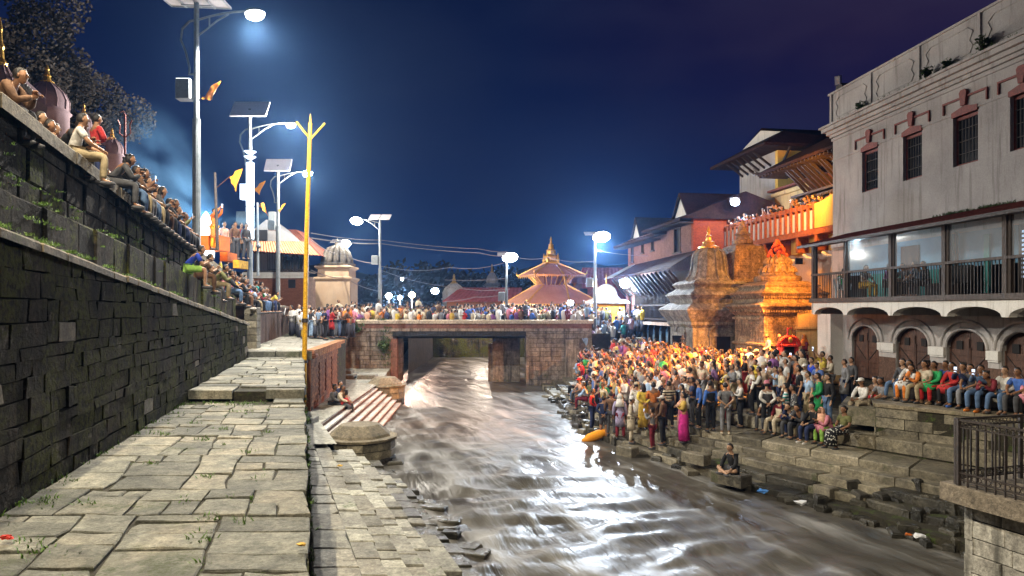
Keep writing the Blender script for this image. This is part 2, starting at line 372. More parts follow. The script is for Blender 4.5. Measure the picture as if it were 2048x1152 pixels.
def pave(pc, xl, xr, y0, y1, zf, rowlen=(.34,.78), wid=(.42,.95), gap=.012, thick=.07, wk=.05, jz=.012, ch=.014, mt=None, skip=None):
    y = y0
    while y < y1-.12:
        ln = R.uniform(*rowlen); yn = min(y1, y+ln)
        if y1-yn < .2: yn = y1
        xs = [0.0]; w = max(.5, xr((y+yn)/2)-xl((y+yn)/2))
        while xs[-1] < 1:
            xs.append(xs[-1]+R.uniform(*wid)/w)
        if len(xs) > 2 and 1-xs[-2] < .3/w*1.0: xs.pop(-2)
        xs[-1] = 1.0
        for a, b in zip(xs, xs[1:]):
            q = []
            split = R.random() < .22 and yn-y > .5
            for yy0, yy1 in ([(y, (y+yn)/2), ((y+yn)/2, yn)] if split else [(y, yn)]):
                dz = R.uniform(-jz, jz)
                q = [(lerp(xl(yy0),xr(yy0),a), yy0), (lerp(xl(yy0),xr(yy0),b), yy0), (lerp(xl(yy1),xr(yy1),b), yy1), (lerp(xl(yy1),xr(yy1),a), yy1)]
                q = [warp((X, Yy, zf(Yy)+dz), wk if 0 < i < 9 else 0) for i, (X, Yy) in enumerate(q, 1)]
                c = sum(q, Vector())/4; g = gap*R.uniform(.7, 1.6)
                q = [p+(c-p).normalized()*g*1.4 for p in q]
                if skip and skip(c): continue
                if R.random() < .3:      # a broken corner makes a five-sided stone
                    k = R.randrange(4); p0 = q[k]; pa = q[k-1]; pb_ = q[(k+1)%4]; t = R.uniform(.12, .28)
                    q = q[:k]+[p0.lerp(pa, t), p0.lerp(pb_, t)]+q[k+1:]
                qq = []
                for i, p0 in enumerate(q):
                    p1_ = q[(i+1)%len(q)]; qq.append(p0); e_ = (p1_-p0).length
                    if e_ > .25 and c.y < 16: m1 = p0.lerp(p1_, R.uniform(.3,.7)); qq.append(m1+(c-m1).normalized()*R.uniform(-.006,.03))
                pc.add(qq, Vector((R.uniform(-.01,.01), R.uniform(-.01,.01), 1)), thick, ch, .008, mt)
        y = yn
def pave_cols(pc, xl, xr, y0, y1, z, bounds, lens=(.34,.9), gap=.008, thick=.07, mt=None, jz=.014):
    """slabs laid in wavering columns along the path, every column with joints of its own"""
    nb = len(bounds)
    def bx(i, y):
        if i in (0, nb-1): return lerp(xl(y), xr(y), bounds[i])+(.02*math.sin(y*3) if i else 0)
        return lerp(xl(y), xr(y), bounds[i])+.10*noise.noise(Vector((y*.55, i*7.3, 0)))+.05*noise.noise(Vector((y*2.1, i*3.3, 5)))
    for i in range(nb-1):
        y = y0
        while y < y1-.05:
            ln = R.uniform(*lens); w_ = bx(i+1,y)-bx(i,y)
            yn = min(y1, y+ln*(1.15 if w_ < .5 else .9))
            if y1-yn < .18: yn = y1
            sk = R.uniform(-.045,.045); dz = R.uniform(-jz, jz); cuts = [0,1]
            if w_ > .62 and R.random() < .30: cuts = [0, R.uniform(.35,.65), 1]
            for ca, cb in zip(cuts, cuts[1:]):
                f_ = lambda y_, c_: Vector((lerp(bx(i,y_), bx(i+1,y_), c_), y_+sk*(c_-.5)*(1 if 0 < i < nb-2 else .3), z+dz))
                q = [f_(y,ca), f_(y,cb), f_(lerp(y,yn,.5),cb), f_(yn,cb), f_(yn,ca), f_(lerp(y,yn,.5),ca)]
                q.insert(1, f_(y,(ca+cb)/2)+Vector((0,R.uniform(-.02,.02),0))); q.insert(5, f_(yn,(ca+cb)/2)+Vector((0,R.uniform(-.02,.02),0)))
                c = sum(q, Vector())/len(q); g = gap*R.uniform(.6,1.9); q = [p+(c-p).normalized()*(g*1.1+R.uniform(0,.008)) for p in q]
                if R.random() < .35: k = R.choice((0,2,4,6)); q[k] = q[k].lerp(c, R.uniform(.05,.18))
                pc.add(q, Vector((R.uniform(-.012,.012), R.uniform(-.012,.012), 1)), thick, .009, .008, mt)
            y = yn
y_ = 3.2; BS = [[0,.2,.39,.56,.74,1.0],[0,.27,.45,.72,1.0],[0,.16,.40,.62,.80,1.0],[0,.22,.5,.68,1.0],[0,.3,.52,.70,.84,1.0]]; bi = 0
while y_ < YS-.7:
    yb = min(YS-.7, y_+R.uniform(.9,2.3)); yb = YS-.7 if YS-.7-yb < .6 else yb
    pave_cols(pv, lambda Y: wx(Y)+.02, lambda Y: ex(Y)+.01, y_, yb, -2.045, BS[bi%5]); y_ = yb+.01; bi += 1
# worn pit of soil before the step, a few loose slabs round it
pave(pv, lambda Y: ex(Y)-.75, lambda Y: ex(Y)+.02, YS-.7, YS, lambda Y: -1.99, (.35,.4), (.7,.8), jz=.01, thick=.16)
pave(pv, lambda Y: wx(Y)+.5, lambda Y: ex(Y)-1.1, YS-.68, YS-.3, lambda Y: -2.05, (.3,.4), (.5,.8))
pave(pv, lambda Y: wx(Y)+.05, lambda Y: ex(Y)+.02, YS+.02, 26.1, lambda Y: -1.80, (.34,.8), (.45,1.0), thick=.2, wk=.04, skip=lambda c: c.y < YS+.62 and wx(c.y)+1.25 < c.x < ex(c.y)-.55)
pave(pv, lambda Y: wx(Y)-.2, lambda Y: ex(Y)+.3, 26.2, 26.55, lambda Y: -1.6, (.35,.36), (.9,1.5), thick=.3)
pv.done()
# facing stones of the path's drop to the lower quay
fcs = MB(); fcs.add([(ex(y)-.05,y,z) for y in (-6,26.2) for z in (-6.1,-2.1)], [(0,2,3,1)])
fc = thing('retaining_wall', 'dark mossy stone face that drops from the upper path to the lower quay', 'wall', (ex(12), 12, -3.8))
fcs.build('backing', m_joint, fc)
pf = Pieces(fc, 'stone_block', m_wall, 120)
nrm = Vector((1,.3,0)).normalized(); z = -3.75
for row in range(5):
    zn = z+[.42,.36,.34,.32,.22][row]; y = 4.2+R.random()*.5
    while y < 26:
        ye = y+R.uniform(.45,1.0); o_ = R.uniform(-.01,.03)
        pf.add([(ex(a)+o_*.5-.01, a, c) for a, c in ((y+.01,z+.01),(y+.01,zn-.01),(ye-.01,zn-.01),(ye-.01,z+.01))][::-1], nrm, .12, .015)
        y = ye
    z = zn
pf.done()
# ---- stepped retaining wall with three tiers
def frame_quad(off, ya, yb, za, zb, zc=None, zd=None):
    """on the wall face moved back by off; corners counter-clockwise seen from the river"""
    return [Vector((wx(yb)-off, yb, za)), Vector((wx(ya)-off, ya, za)), Vector((wx(ya)-off, ya, zb if zc is None else zb)), Vector((wx(yb)-off, yb, zb if zc is None else zc))][::-1]
tw = thing('terraced_stone_wall', 'tall black mossy stone retaining wall with sitting tiers along the upper path', 'wall', (wx(15), 15, -2.1))
bk = MB()
for y0, y1 in zip(range(-6, 26, 2), list(range(-4, 26, 2))+[26.2]):
    for a, off, zf in ((0, .10, zt1), (1, S2+.10, zt2), (2, S3+.12, zt3)):
        bk.add([(wx(y0)-off,y0,-2.4),(wx(y1)-off,y1,-2.4),(wx(y1)-off,y1,zf(y1)-.06),(wx(y0)-off,y0,zf(y0)-.06)], [(0,1,2,3)])
        bk.add([(wx(y0)-off,y0,zf(y0)-.06),(wx(y1)-off,y1,zf(y1)-.06),(wx(y1)-off-1.2,y1,zf(y1)-.06),(wx(y0)-off-1.2,y0,zf(y0)-.06)], [(0,1,2,3)])
bk.add([(wx(26.2)-.1,26.2,-2.4),(wx(26.2)-5,26.2,-2.4),(wx(26.2)-5,26.2,1.2),(wx(26.2)-1.2,26.2,1.2),(wx(26.2)-1.2,26.2,.4),(wx(26.2)-.5,26.2,.4),(wx(26.2)-.5,26.2,-.5),(wx(26.2)-.1,26.2,-.5)], [tuple(range(8))])
bk.build('wall_core', m_joint, tw)
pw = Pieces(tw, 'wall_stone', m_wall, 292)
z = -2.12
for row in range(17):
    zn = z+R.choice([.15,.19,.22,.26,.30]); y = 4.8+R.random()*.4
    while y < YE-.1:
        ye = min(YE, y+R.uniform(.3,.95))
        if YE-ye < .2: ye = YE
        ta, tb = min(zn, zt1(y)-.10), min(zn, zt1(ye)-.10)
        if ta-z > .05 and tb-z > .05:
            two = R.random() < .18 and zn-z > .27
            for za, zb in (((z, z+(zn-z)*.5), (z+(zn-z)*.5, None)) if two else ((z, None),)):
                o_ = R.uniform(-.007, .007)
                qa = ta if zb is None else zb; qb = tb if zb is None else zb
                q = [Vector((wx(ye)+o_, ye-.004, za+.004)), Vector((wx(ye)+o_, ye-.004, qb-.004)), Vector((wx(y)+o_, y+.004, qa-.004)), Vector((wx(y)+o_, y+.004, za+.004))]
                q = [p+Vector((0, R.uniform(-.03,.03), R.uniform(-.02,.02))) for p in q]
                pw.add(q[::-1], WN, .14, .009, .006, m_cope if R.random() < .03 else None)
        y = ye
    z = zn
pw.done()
def tierrow(name, off, za, zb, lens, mtl, lim=99, depth=.2, jut=.03, y0=5.0, ch=.025):
    pc = Pieces(tw, name, mtl, lim); y = y0
    while y < YE-.2:
        ye = min(YE, y+R.uniform(*lens)); o_ = R.uniform(-jut, jut)
        q = [Vector((wx(ye)-off+o_, ye-.012, za(ye))), Vector((wx(ye)-off+o_, ye-.012, zb(ye))), Vector((wx(y)-off+o_, y+.012, zb(y))), Vector((wx(y)-off+o_, y+.012, za(y)))]
        pc.add(q[::-1], WN, depth, ch, .012); y = ye
    pc.done()
def coperow(name, off, w, zf, th, lens, mtl, over=.09, lim=60, slope=.05):
    """slabs lying on a tier, their front lip standing proud"""
    pc = Pieces(tw, name, mtl, lim); y = 4.6
    while y < YE-.2:
        ye = min(YE+.03, y+R.uniform(*lens)); j = R.uniform(-.015,.015); dz = R.uniform(-.008,.012)
        q = [Vector((wx(y)-off+over+j, y+.01, zf(y)+dz-slope)), Vector((wx(ye)-off+over+j, ye-.01, zf(ye)+dz-slope)), Vector((wx(ye)-off-w, ye-.01, zf(ye)+dz)), Vector((wx(y)-off-w, y+.01, zf(y)+dz))]
        pc.add(q, (0,0,1), th, .02, .006); y = ye
    pc.done()
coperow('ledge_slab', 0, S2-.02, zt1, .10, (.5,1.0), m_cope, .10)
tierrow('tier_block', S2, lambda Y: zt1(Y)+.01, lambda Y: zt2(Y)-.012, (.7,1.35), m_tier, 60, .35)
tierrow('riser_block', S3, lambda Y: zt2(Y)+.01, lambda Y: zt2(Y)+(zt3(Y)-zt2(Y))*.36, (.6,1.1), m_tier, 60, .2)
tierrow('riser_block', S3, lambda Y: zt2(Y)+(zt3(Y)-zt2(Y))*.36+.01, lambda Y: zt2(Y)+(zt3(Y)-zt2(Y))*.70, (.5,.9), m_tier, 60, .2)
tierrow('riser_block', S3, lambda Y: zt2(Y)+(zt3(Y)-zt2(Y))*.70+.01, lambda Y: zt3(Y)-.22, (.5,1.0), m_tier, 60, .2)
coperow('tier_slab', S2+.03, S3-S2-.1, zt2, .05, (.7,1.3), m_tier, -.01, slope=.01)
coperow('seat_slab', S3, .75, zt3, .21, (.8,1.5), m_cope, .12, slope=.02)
# the terrace ground behind the seats, rising away from the river
tg = MB()
ys = [-6,4,8,12,16,20,24,28,34,42,60]
for a, b in zip(ys, ys[1:]):
    r0 = [(wx(a)-S3-.5, a, zt3(a)-.03), (wx(a)-S3-3.2, a, zt3(a)+.45 if a < 26 else zt3(a)), (-60, a, 4.5 if a < 26 else 1.5)]
    r1 = [(wx(b)-S3-.5, b, zt3(b)-.03), (wx(b)-S3-3.2, b, zt3(b)+.45 if b < 26 else zt3(b)), (-60, b, 4.5 if b < 26 else 1.5)]
    for k in range(2): tg.add([r0[k], r1[k], r1[k+1], r0[k+1]], [(0,1,2,3)])
tg.build('terrace_ground', m_step, kind='structure', origin=(-20,20,0))
# ---- platform beyond the step, second wall, brick river wall
pl = MB()
strip(pl, [(-11.2,ex(26.55)+.3,26.55,-1.6), (-11.9,G(650,691,1.6).x,30.5,-1.6),(-14.0,-8.55,36,-1.6),(-22,-11.2,45.9,-1.6),(-60,-11.2,47.5,-1.6)], -6.1)
plat = pl.build('platform', m_joint, kind='structure', origin=(-10,34,-6.1))
pp = Pieces(plat, 'platform_flagstone', m_pave2, 160)
pave(pp, lambda Y: interp(Y,[(26.5,-11.2),(30.5,-11.9),(36,-14),(46,-22)]), lambda Y: interp(Y,[(26.5,ex(26.55)+.25),(30.5,-8.22),(36,-8.6),(37,-11)]), 26.6, 40, lambda Y: -1.585, (.7,1.2), (.8,1.6), thick=.03, wk=.03, jz=.004)
pp.done()
w2 = thing('tiered_red_stone_wall', 'weathered reddish stone wall beyond the path end, topped by seated onlookers', 'wall', (-11.5, 31, -1.6))
W2 = [(-10.7,28.4),(-11.25,31.0),(-12.9,38.5),(-15.2,48)]
mb = MB()
for (xa, ya), (xb, yb) in zip(W2, W2[1:]):
    mb.add([(xa,ya,-1.62),(xb,yb,-1.62),(xb,yb,.02),(xa,ya,.10)], [(3,2,1,0)])
    for off, z0, z1 in ((0,.02,.18),(-1.0,.18,.62),(-1.9,.62,1.05)):
        mb.add([(xa+off+.12,ya,z0),(xb+off+.12,yb,z0),(xb+off+.12,yb,z1),(xa+off+.12,ya,z1)], [(3,2,1,0)])
        mb.add([(xa+off+.12,ya,z1),(xb+off+.12,yb,z1),(xb+off-1.1,yb,z1),(xa+off-1.1,ya,z1)], [(0,1,2,3)])
mb.add([(-10.7,28.4,-1.62),(-10.7,28.4,.1),(-16,28.4,.1),(-16,28.4,-1.62)], [(0,1,2,3)])
mb.box(-13.3,-10.78,28.38,28.5,-1.6,.18)
mb.build('wall_face', mat('reddish wall', [(.12,.07,.05),(.2,.12,.085),(.27,.17,.12)], 1.3,.85,.6,streak=((.05,.03,.025),.9),moss=(MOSS,.2)), w2)
pc = Pieces(w2, 'pillar_block', m_step, 40)
for k in range(6):
    z0 = -1.6+k*.28; pc.add([(-10.25,28.05,z0),(-10.25,28.05,z0+.27),(-10.75,28.05,z0+.27),(-10.75,28.05,z0)][::-1], (0,-1,0), .4, .02)
    pc.add([(-10.23,28.5,z0),(-10.23,28.5,z0+.27),(-10.23,28.06,z0+.27),(-10.23,28.06,z0)], (1,0,0), .3, .02)
for k in range(14):
    y0 = 28.1+k*1.0; xa = interp(y0,[(b,a) for a,b in W2]); xb = interp(y0+.97,[(b,a) for a,b in W2])
    pc.add([(xa+.2,y0,.2),(xb+.2,y0+.97,.2),(xb-.75,y0+.97,.22),(xa-.75,y0,.22)], (0,0,1), .1, .015)
pc.done()
# brick river wall below the platform
a0 = Vector((ex(26.5)+.28, 26.45, 0)); a1 = Vector((-8.62, 35.6, 0)); dv = (a1-a0).normalized(); nv = Vector((dv.y,-dv.x,0)); LB = (a1-a0).length
bw = thing('brick_river_wall', 'orange-brown brick wall with dark upright niches below the flagged platform', 'wall', (a0.x, a0.y, -3.75))
mb = MB(); Mx = Matrix(((dv.x, nv.x, 0, a0.x),(dv.y, nv.y, 0, a0.y),(0,0,1,0),(0,0,0,1)))
nich = [1.9,3.6,5.4,7.2]
mb.M = Mx
segs = [0]+sum([[c-.17,c+.17] for c in nich],[])+[LB]
for k in range(0, len(segs), 2): mb.box(segs[k], segs[k+1], -.35, 0, -4.2, -1.9)
for c in nich:
    mb.box(c-.17,c+.17,-.35,0,-4.2,-3.5); mb.box(c-.17,c+.17,-.35,0,-2.15,-1.9)
mb.box(-.06,0,-.5,0,-4.2,-1.9)
mb.build('brickwork', m_brickplain, bw)
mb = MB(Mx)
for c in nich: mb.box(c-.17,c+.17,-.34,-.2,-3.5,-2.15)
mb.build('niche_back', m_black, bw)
mb = MB(Mx); x = 0
pc = Pieces(bw, 'carved_coping', mat('carved brick coping', [(.30,.11,.03),(.42,.18,.05)],5,.8,.8,grime=.5,rand=.3), 60)
while x < LB-.1:
    x2 = min(LB, x+.55)
    for z0, z1, o_ in ((-1.9,-1.72,.05),(-1.715,-1.56,.12)):
        pc.add([Mx@Vector((x+.01,o_,z0)),Mx@Vector((x2-.01,o_,z0)),Mx@Vector((x2-.01,o_,z1)),Mx@Vector((x+.01,o_,z1))], nv, .4, .02)
    x = x2
pc.done()
mb = MB(Mx)        # scroll end of the coping
for k in range(9):
    a = k/8*math.pi*1.6; mb.ball((-.12-.05*math.sin(a), .12-.0*k, -1.72+.11*math.cos(a)), (.06,.07,.05), 7, 5)
mb.tube([(-.1,.1,-1.75),(.5,.1,-1.78)], .09, 8)
mb.build('scroll_end', m_brickplain, bw, smooth=True)
pc = Pieces(bw, 'brick', m_brick, 290)
for r_ in range(16):
    z0 = -3.72+r_*.112; x = -(r_%2)*.14
    while x < LB:
        xa, xb = max(0, x+.006), min(LB, x+.272)
        if xb-xa > .05 and not any(c-.19 < (xa+xb)/2 < c+.19 and z0 > -3.55 and z0 < -2.2 for c in nich):
            pc.add([Mx@Vector((xa,.014,z0)),Mx@Vector((xb,.014,z0)),Mx@Vector((xb,.014,z0+.103)),Mx@Vector((xa,.014,z0+.103))], nv, .015, .004, .002)
        x += .28
pc.done()
# ---- lower quay: wide slabs then steps down to the water
WZ = -5.0
def q0(Y): return .12-.300*Y+.0
def q1(Y): return 1.386-.353*Y
def qw(Y): return 3.95-.353*Y
lq = MB(); NST = 6
zz = [-3.72-.2*k for k in range(NST+1)]
def qk(k): return lambda Y: q1(Y)+(qw(Y)-q1(Y))*k/NST
for (y0, y1) in ((6.0,14),(14,20.6)):
    lq.add([(q0(y0)-.15,y0,-3.80),(q1(y0),y0,-3.80),(q1(y1),y1,-3.80),(q0(y1)-.15,y1,-3.80)], [(0,1,2,3)])
    for k in range(NST):
        A, B = qk(k), qk(k+1); z0 = zz[k]-.26
        lq.add([(A(y0),y0,z0),(B(y0),y0,z0),(B(y1),y1,z0),(A(y1),y1,z0)], [(0,1,2,3)])
        lq.add([(B(y0),y0,z0),(B(y1),y1,z0),(B(y1),y1,z0-.6),(B(y0),y0,z0-.6)], [(0,3,2,1)])
lq.add([(q0(6)-.2,6,-3.8),(qw(6),6,-3.8),(qw(6),6,-6),(q0(6)-.2,6,-6)], [(0,1,2,3)])
quay = lq.build('lower_quay', m_joint, kind='structure', origin=(-3,12,-6))
pq = Pieces(quay, 'quay_slab', m_pave2, 120)
pave(pq, lambda Y: q0(Y)+.03, lambda Y: q1(Y)-.02, 6.2, 19.6, lambda Y: -3.72, (.5,1.1), (.9,1.8), thick=.09, wk=.015, jz=.008)
pq.done()
pq = Pieces(quay, 'step_block', m_pave2, 290)
for k in range(NST):
    A, B = qk(k), qk(k+1); z0 = zz[k]-.16
    y = 6.2+R.random()*.3
    while y < (21.0 if k > 1 else 20.0):
        ye = y+R.uniform(.35,.8)
        if not (k >= 4 and R.random() < .16):
            dz = R.uniform(-.025,.02) if k < 3 else R.uniform(-.07,.04); e = R.uniform(-.02,.03)
            q = [(A(y)+.012,y+.01,z0+dz),(B(y)-.008+e,y+.01,z0+dz),(B(ye)-.008+e,ye-.01,z0+dz),(A(ye)+.012,ye-.01,z0+dz)]
            pq.add(q, (R.uniform(-.02,.03),R.uniform(-.02,.02),1), .34, .016, .012, m_pave2 if k < 4 or R.random() < .4 else m_wet_shade)
        y = ye
pq.done()
rk = Pieces(quay, 'fallen_block', m_wet_shade, 60)
for k in range(34):
    y = R.uniform(8,24); x = qw(y)+R.uniform(-.1,.32); s_ = R.uniform(.18,.42); a = R.uniform(-.5,.5); z0 = WZ+R.uniform(.0,.16)
    pts = [(-1,-.6),(1,-.6),(1,.6),(-1,.6)]
    rk.add([(x+s_*(p*math.cos(a)-w*math.sin(a)), y+s_*(p*math.sin(a)+w*math.cos(a)), z0) for p, w in pts], (R.uniform(-.15,.15),R.uniform(-.15,.15),1), .5, .03, .03)
rk.done()
# ---- landing, river stairs between two bastions
ld = MB()
ld.add([(-8.6,19.6,-3.78),(-4.9,19.6,-3.78),(-6.55,24,-3.9),(-7.05,37,-3.95),(-8.0,46,-3.9),(-12,46,-3.9),(-12,36,-3.8),(-8.6,26,-3.75)], [tuple(range(8))])
ld.add([(-8,46,-3.9),(-7.05,37,-3.95),(-7.05,37,-6),(-8,46,-6)], [(0,1,2,3)])
landing = ld.build('stair_landing', m_pave2, kind='structure', origin=(-7,28,-6))
st = thing('river_stairs', 'flight of pale stone steps descending to the river between two round bastions', 'stairs', (-6.2, 30, -5.1))
def sx(k, Y): return -6.86+.235*k-.05*(Y-25)
m_stair = mat('pale stair tread', [(.42,.38,.33),(.55,.51,.45)], 2, .8, .35, rand=.3, grime=.35)
m_riser = mat('red-brown stair riser', [(.13,.055,.02),(.20,.085,.035)], 2, .85, .3, grime=.4)
for k in range(7):
    z1 = -3.92-.155*k; mb = MB(); mb.prism([(sx(k,22.6),22.6),(sx(k+1,22.6)+.0,22.6),(sx(k+1,36.3),36.3),(sx(k,36.3),36.3)], -6, z1-.05)
    mb.build('stair_riser', m_riser, st)
pc = Pieces(st, 'stair_tread', m_stair, 80)
for k in range(7):
    z1 = -3.92-.155*k; y = 22.6
    while y < 36.2:
        ye = min(36.3, y+R.uniform(1.2,2.2)); pc.add([(sx(k,y)+.02,y+.01,z1),(sx(k+1,y)+.03,y+.01,z1),(sx(k+1,ye)+.03,ye-.01,z1),(sx(k,ye)+.02,ye-.01,z1)], (0,0,1), .055, .012, .003); y = ye
pc.done()
def bastion(cx, cy, r, ztop, label):
    b = thing('round_bastion', label, 'bastion', (cx, cy, -5.2), 'stone bastions at the river stairs')
    mb = MB(); mb.lathe([(r*.97,-6),(r*.97,ztop-.2)], (cx,cy,0), 28); mb.build('drum_core', m_joint, b)
    pc = Pieces(b, 'curved_block', m_wet_shade, 90)
    z0 = -5.6
    for row in range(5):
        zn = z0+(ztop-.12+5.6)/5; a0_ = R.random()
        for k in range(14):
            a, a2 = (k+a0_)*2*math.pi/14, (k+1+a0_)*2*math.pi/14-.02
            pc.add([(cx+r*math.cos(a),cy+r*math.sin(a),z0+.01),(cx+r*math.cos(a2),cy+r*math.sin(a2),z0+.01),(cx+r*math.cos(a2),cy+r*math.sin(a2),zn-.01),(cx+r*math.cos(a),cy+r*math.sin(a),zn-.01)], (math.cos((a+a2)/2),math.sin((a+a2)/2),0), .15, .015, .006, m_wet_shade if row < 3 else m_step)
        z0 = zn
    pc.done()
    mb = MB(); mb.lathe([(r+.02,ztop-.12),(r+.09,ztop-.09),(r+.10,ztop-.02),(r+.04,ztop)], (cx,cy,0), 12, rot=.13); mb.build('cap_slab', m_cope, b)
    mb = MB(); mb.lathe([(r*.92,ztop),(r*.88,ztop+.08),(r*.56,ztop+.36),(r*.52,ztop+.37)], (cx,cy,0), 8, rot=.2); mb.build('crown_stone', m_cope, b)
bastion(-5.0, 23.0, 1.15, -4.14, 'nearer round stone bastion at the foot of the river stairs, with a low octagonal crown')
bastion(-6.75, 37.2, 1.05, -3.98, 'farther round stone bastion where the river stairs meet the bridge abutment')
# small blocks at the landing edge by the yellow pole
pc = Pieces(landing, 'loose_slab', m_pave2, 12)
for u, v, s_ in ((612,845,.3),(690,745,.45),(694,755,.45),(735,755,.5)):
    p = G(u, v, 3.85); pc.add([(p.x-s_,p.y-.4,p.z+.16),(p.x+s_,p.y-.4,p.z+.16),(p.x+s_,p.y+.5,p.z+.16),(p.x-s_,p.y+.5,p.z+.16)], (0,0,1), .3, .02)
pc.done()
# ================================================================ RIVER
def make_water():
    m = bpy.data.materials.new('muddy river water'); m.use_nodes = True; nt = m.node_tree; N = nt.nodes.new; L = nt.links.new
    b = nt.nodes['Principled BSDF']; b.inputs['Roughness'].default_value = .30; b.inputs['Specular IOR Level'].default_value = .5; b.inputs['IOR'].default_value = 1.33
    geo = N('ShaderNodeNewGeometry')
    def nz(sc, rot, s_, det=5, ro=.55):
        mp = N('ShaderNodeMapping'); mp.vector_type = 'TEXTURE'; mp.inputs['Rotation'].default_value = (0,0,rot); mp.inputs['Scale'].default_value = s_
        L(geo.outputs['Position'], mp.inputs[0]); n = N('ShaderNodeTexNoise'); n.inputs['Scale'].default_value = sc; n.inputs['Detail'].default_value = det
        n.inputs['Roughness'].default_value = ro; n.inputs['Distortion'].default_value = .6; L(mp.outputs[0], n.inputs['Vector']); return n.outputs[0]
    a = nz(1.0, math.radians(-70), (3.0,.75,1), 5); c = nz(1.0, math.radians(-70), (.9,.12,1), 4)
    rp = N('ShaderNodeValToRGB'); e = rp.color_ramp.elements; e[0].position = .34; e[0].color = (.036,.031,.024,1); e[1].position = .72; e[1].color = (.24,.235,.22,1)  # pale silt streaks; trough shade also put into the base colour
    q = e.new(.52); q.color = (.085,.078,.064,1); L(a, rp.inputs[0]); L(rp.outputs[0], b.inputs['Base Color'])
    bp = N('ShaderNodeBump'); bp.inputs['Strength'].default_value = .55; bp.inputs['Distance'].default_value = .16
    ad = N('ShaderNodeMath'); ad.operation = 'MULTIPLY_ADD'; L(c, ad.inputs[0]); ad.inputs[1].default_value = .12; L(a, ad.inputs[2]); L(ad.outputs[0], bp.inputs['Height']); L(bp.outputs[0], b.inputs['Normal'])
    mr = N('ShaderNodeMapRange'); mr.inputs[1].default_value = .35; mr.inputs[2].default_value = .65; mr.inputs[3].default_value = .30; mr.inputs[4].default_value = .50; L(a, mr.inputs[0]); L(mr.outputs[0], b.inputs['Roughness'])
    return m
m_water = make_water()
def make_river():
    NX, NY = 190, 330; vs = []; fs = []
    fl = Vector((.38,-.92)); fl.normalize(); cr = Vector((-fl.y, fl.x))
    for j in range(NY+1):
        y = 9.5*(150/9.5)**(j/NY)
        for i in range(NX+1):
            x = lerp(interp(y,[(9,-1.5),(20,-5),(38,-9),(60,-10),(150,-20)]), interp(y,[(9,15),(20,10),(30,7.5),(45,3.5),(60,3),(150,5)]), i/NX)
            s_ = x*fl.x+y*fl.y; c = x*cr.x+y*cr.y
            wd_ = noise.noise_vector(Vector((s_*.22, c*.22, 5.0)))
            n1 = noise.noise(Vector((s_*.62+wd_.x*.9, c*.34+wd_.y*.6, 0))); n2 = noise.noise(Vector((s_*1.7+wd_.y, c*.75+wd_.x, 7))); n3 = noise.noise(Vector((s_*3.7, c*1.9+wd_.x*2, 3)))
            calm = interp(x-(9.9-.55*(y-13)), [(-5.5,1),(-1.5,.28)]) * interp(y, [(9,1),(30,.85),(40,.7),(60,.8),(150,1.2)])
            h = ((1-abs(n1)*2.0)*.19+n2*.10+n3*.04)*calm
            vs.append((x, y, WZ-.06+h*.9))
    W_ = NX+1
    for j in range(NY):
        for i in range(NX): fs.append((j*W_+i, j*W_+i+1, (j+1)*W_+i+1, (j+1)*W_+i))
    mb = MB(); mb.v = vs; mb.f = fs; mb.m = [0]*len(fs)
    mb.build('river_water', m_water, smooth=True, kind='structure', origin=(0,30,WZ))
make_river()
# ================================================================ RIGHT BANK GHATS
WL = [(11.5,10.5),(9.3,14.2),(8.2,17.0),(6.57,19.3),(4.81,23.6),(3.1,27.8),(2.5,36.5),(1.9,45.6)]
EL = [(14.6,11.8),(12.4,14.6),(10.1,17.8),(8.6,20.2),(6.35,23.4),(5.2,28),(4.9,36.5),(4.6,45.6)]
UL = [(16.5,14.0),(14.2,17.2),(12.2,20.2),(10.5,22.3),(8.7,26),(7.5,31),(7.0,38),(6.6,45.6)]
HL = [-4.82,-4.63,-4.44,-4.25,-4.05,-3.66,-3.42]          # tread levels
def edge(k):
    """outer edge of tread k as a polyline"""
    if k <= 4: t = k/4; return [(lerp(a[0],b[0],t), lerp(a[1],b[1],t)) for a, b in zip(WL, EL)]
    t = (k-4)/2; return [(lerp(a[0],b[0],t), lerp(a[1],b[1],t)) for a, b in zip(EL, UL)]
def xof(poly, Y): return interp(Y, [(b,a) for a,b in poly])
def ground_right(x, Y):
    z = WZ
    for k, h in enumerate(HL):
        if x >= xof(edge(k), Y)+.02: z = h
    return z
gh = MB()
for k in range(7):
    A = edge(k); B = edge(k+1) if k < 6 else [(x+30, y) for x, y in A]; h = HL[k]-.03
    for i in range(len(A)-1):
        a, b, c, d = A[i], A[i+1], B[i+1], B[i]
        gh.add([(a[0]+.05,a[1],h),(b[0]+.05,b[1],h),(c[0]+.1,c[1],h),(d[0]+.1,d[1],h)], [(3,2,1,0)])
        gh.add([(a[0]+.05,a[1],h),(b[0]+.05,b[1],h),(b[0]+.05,b[1],-6),(a[0]+.05,a[1],-6)], [(0,1,2,3)])
ghat = gh.build('stepped_ghat', m_joint, kind='structure', origin=(8,22,-6))
gp = Pieces(ghat, 'step_stone', m_step, 295)
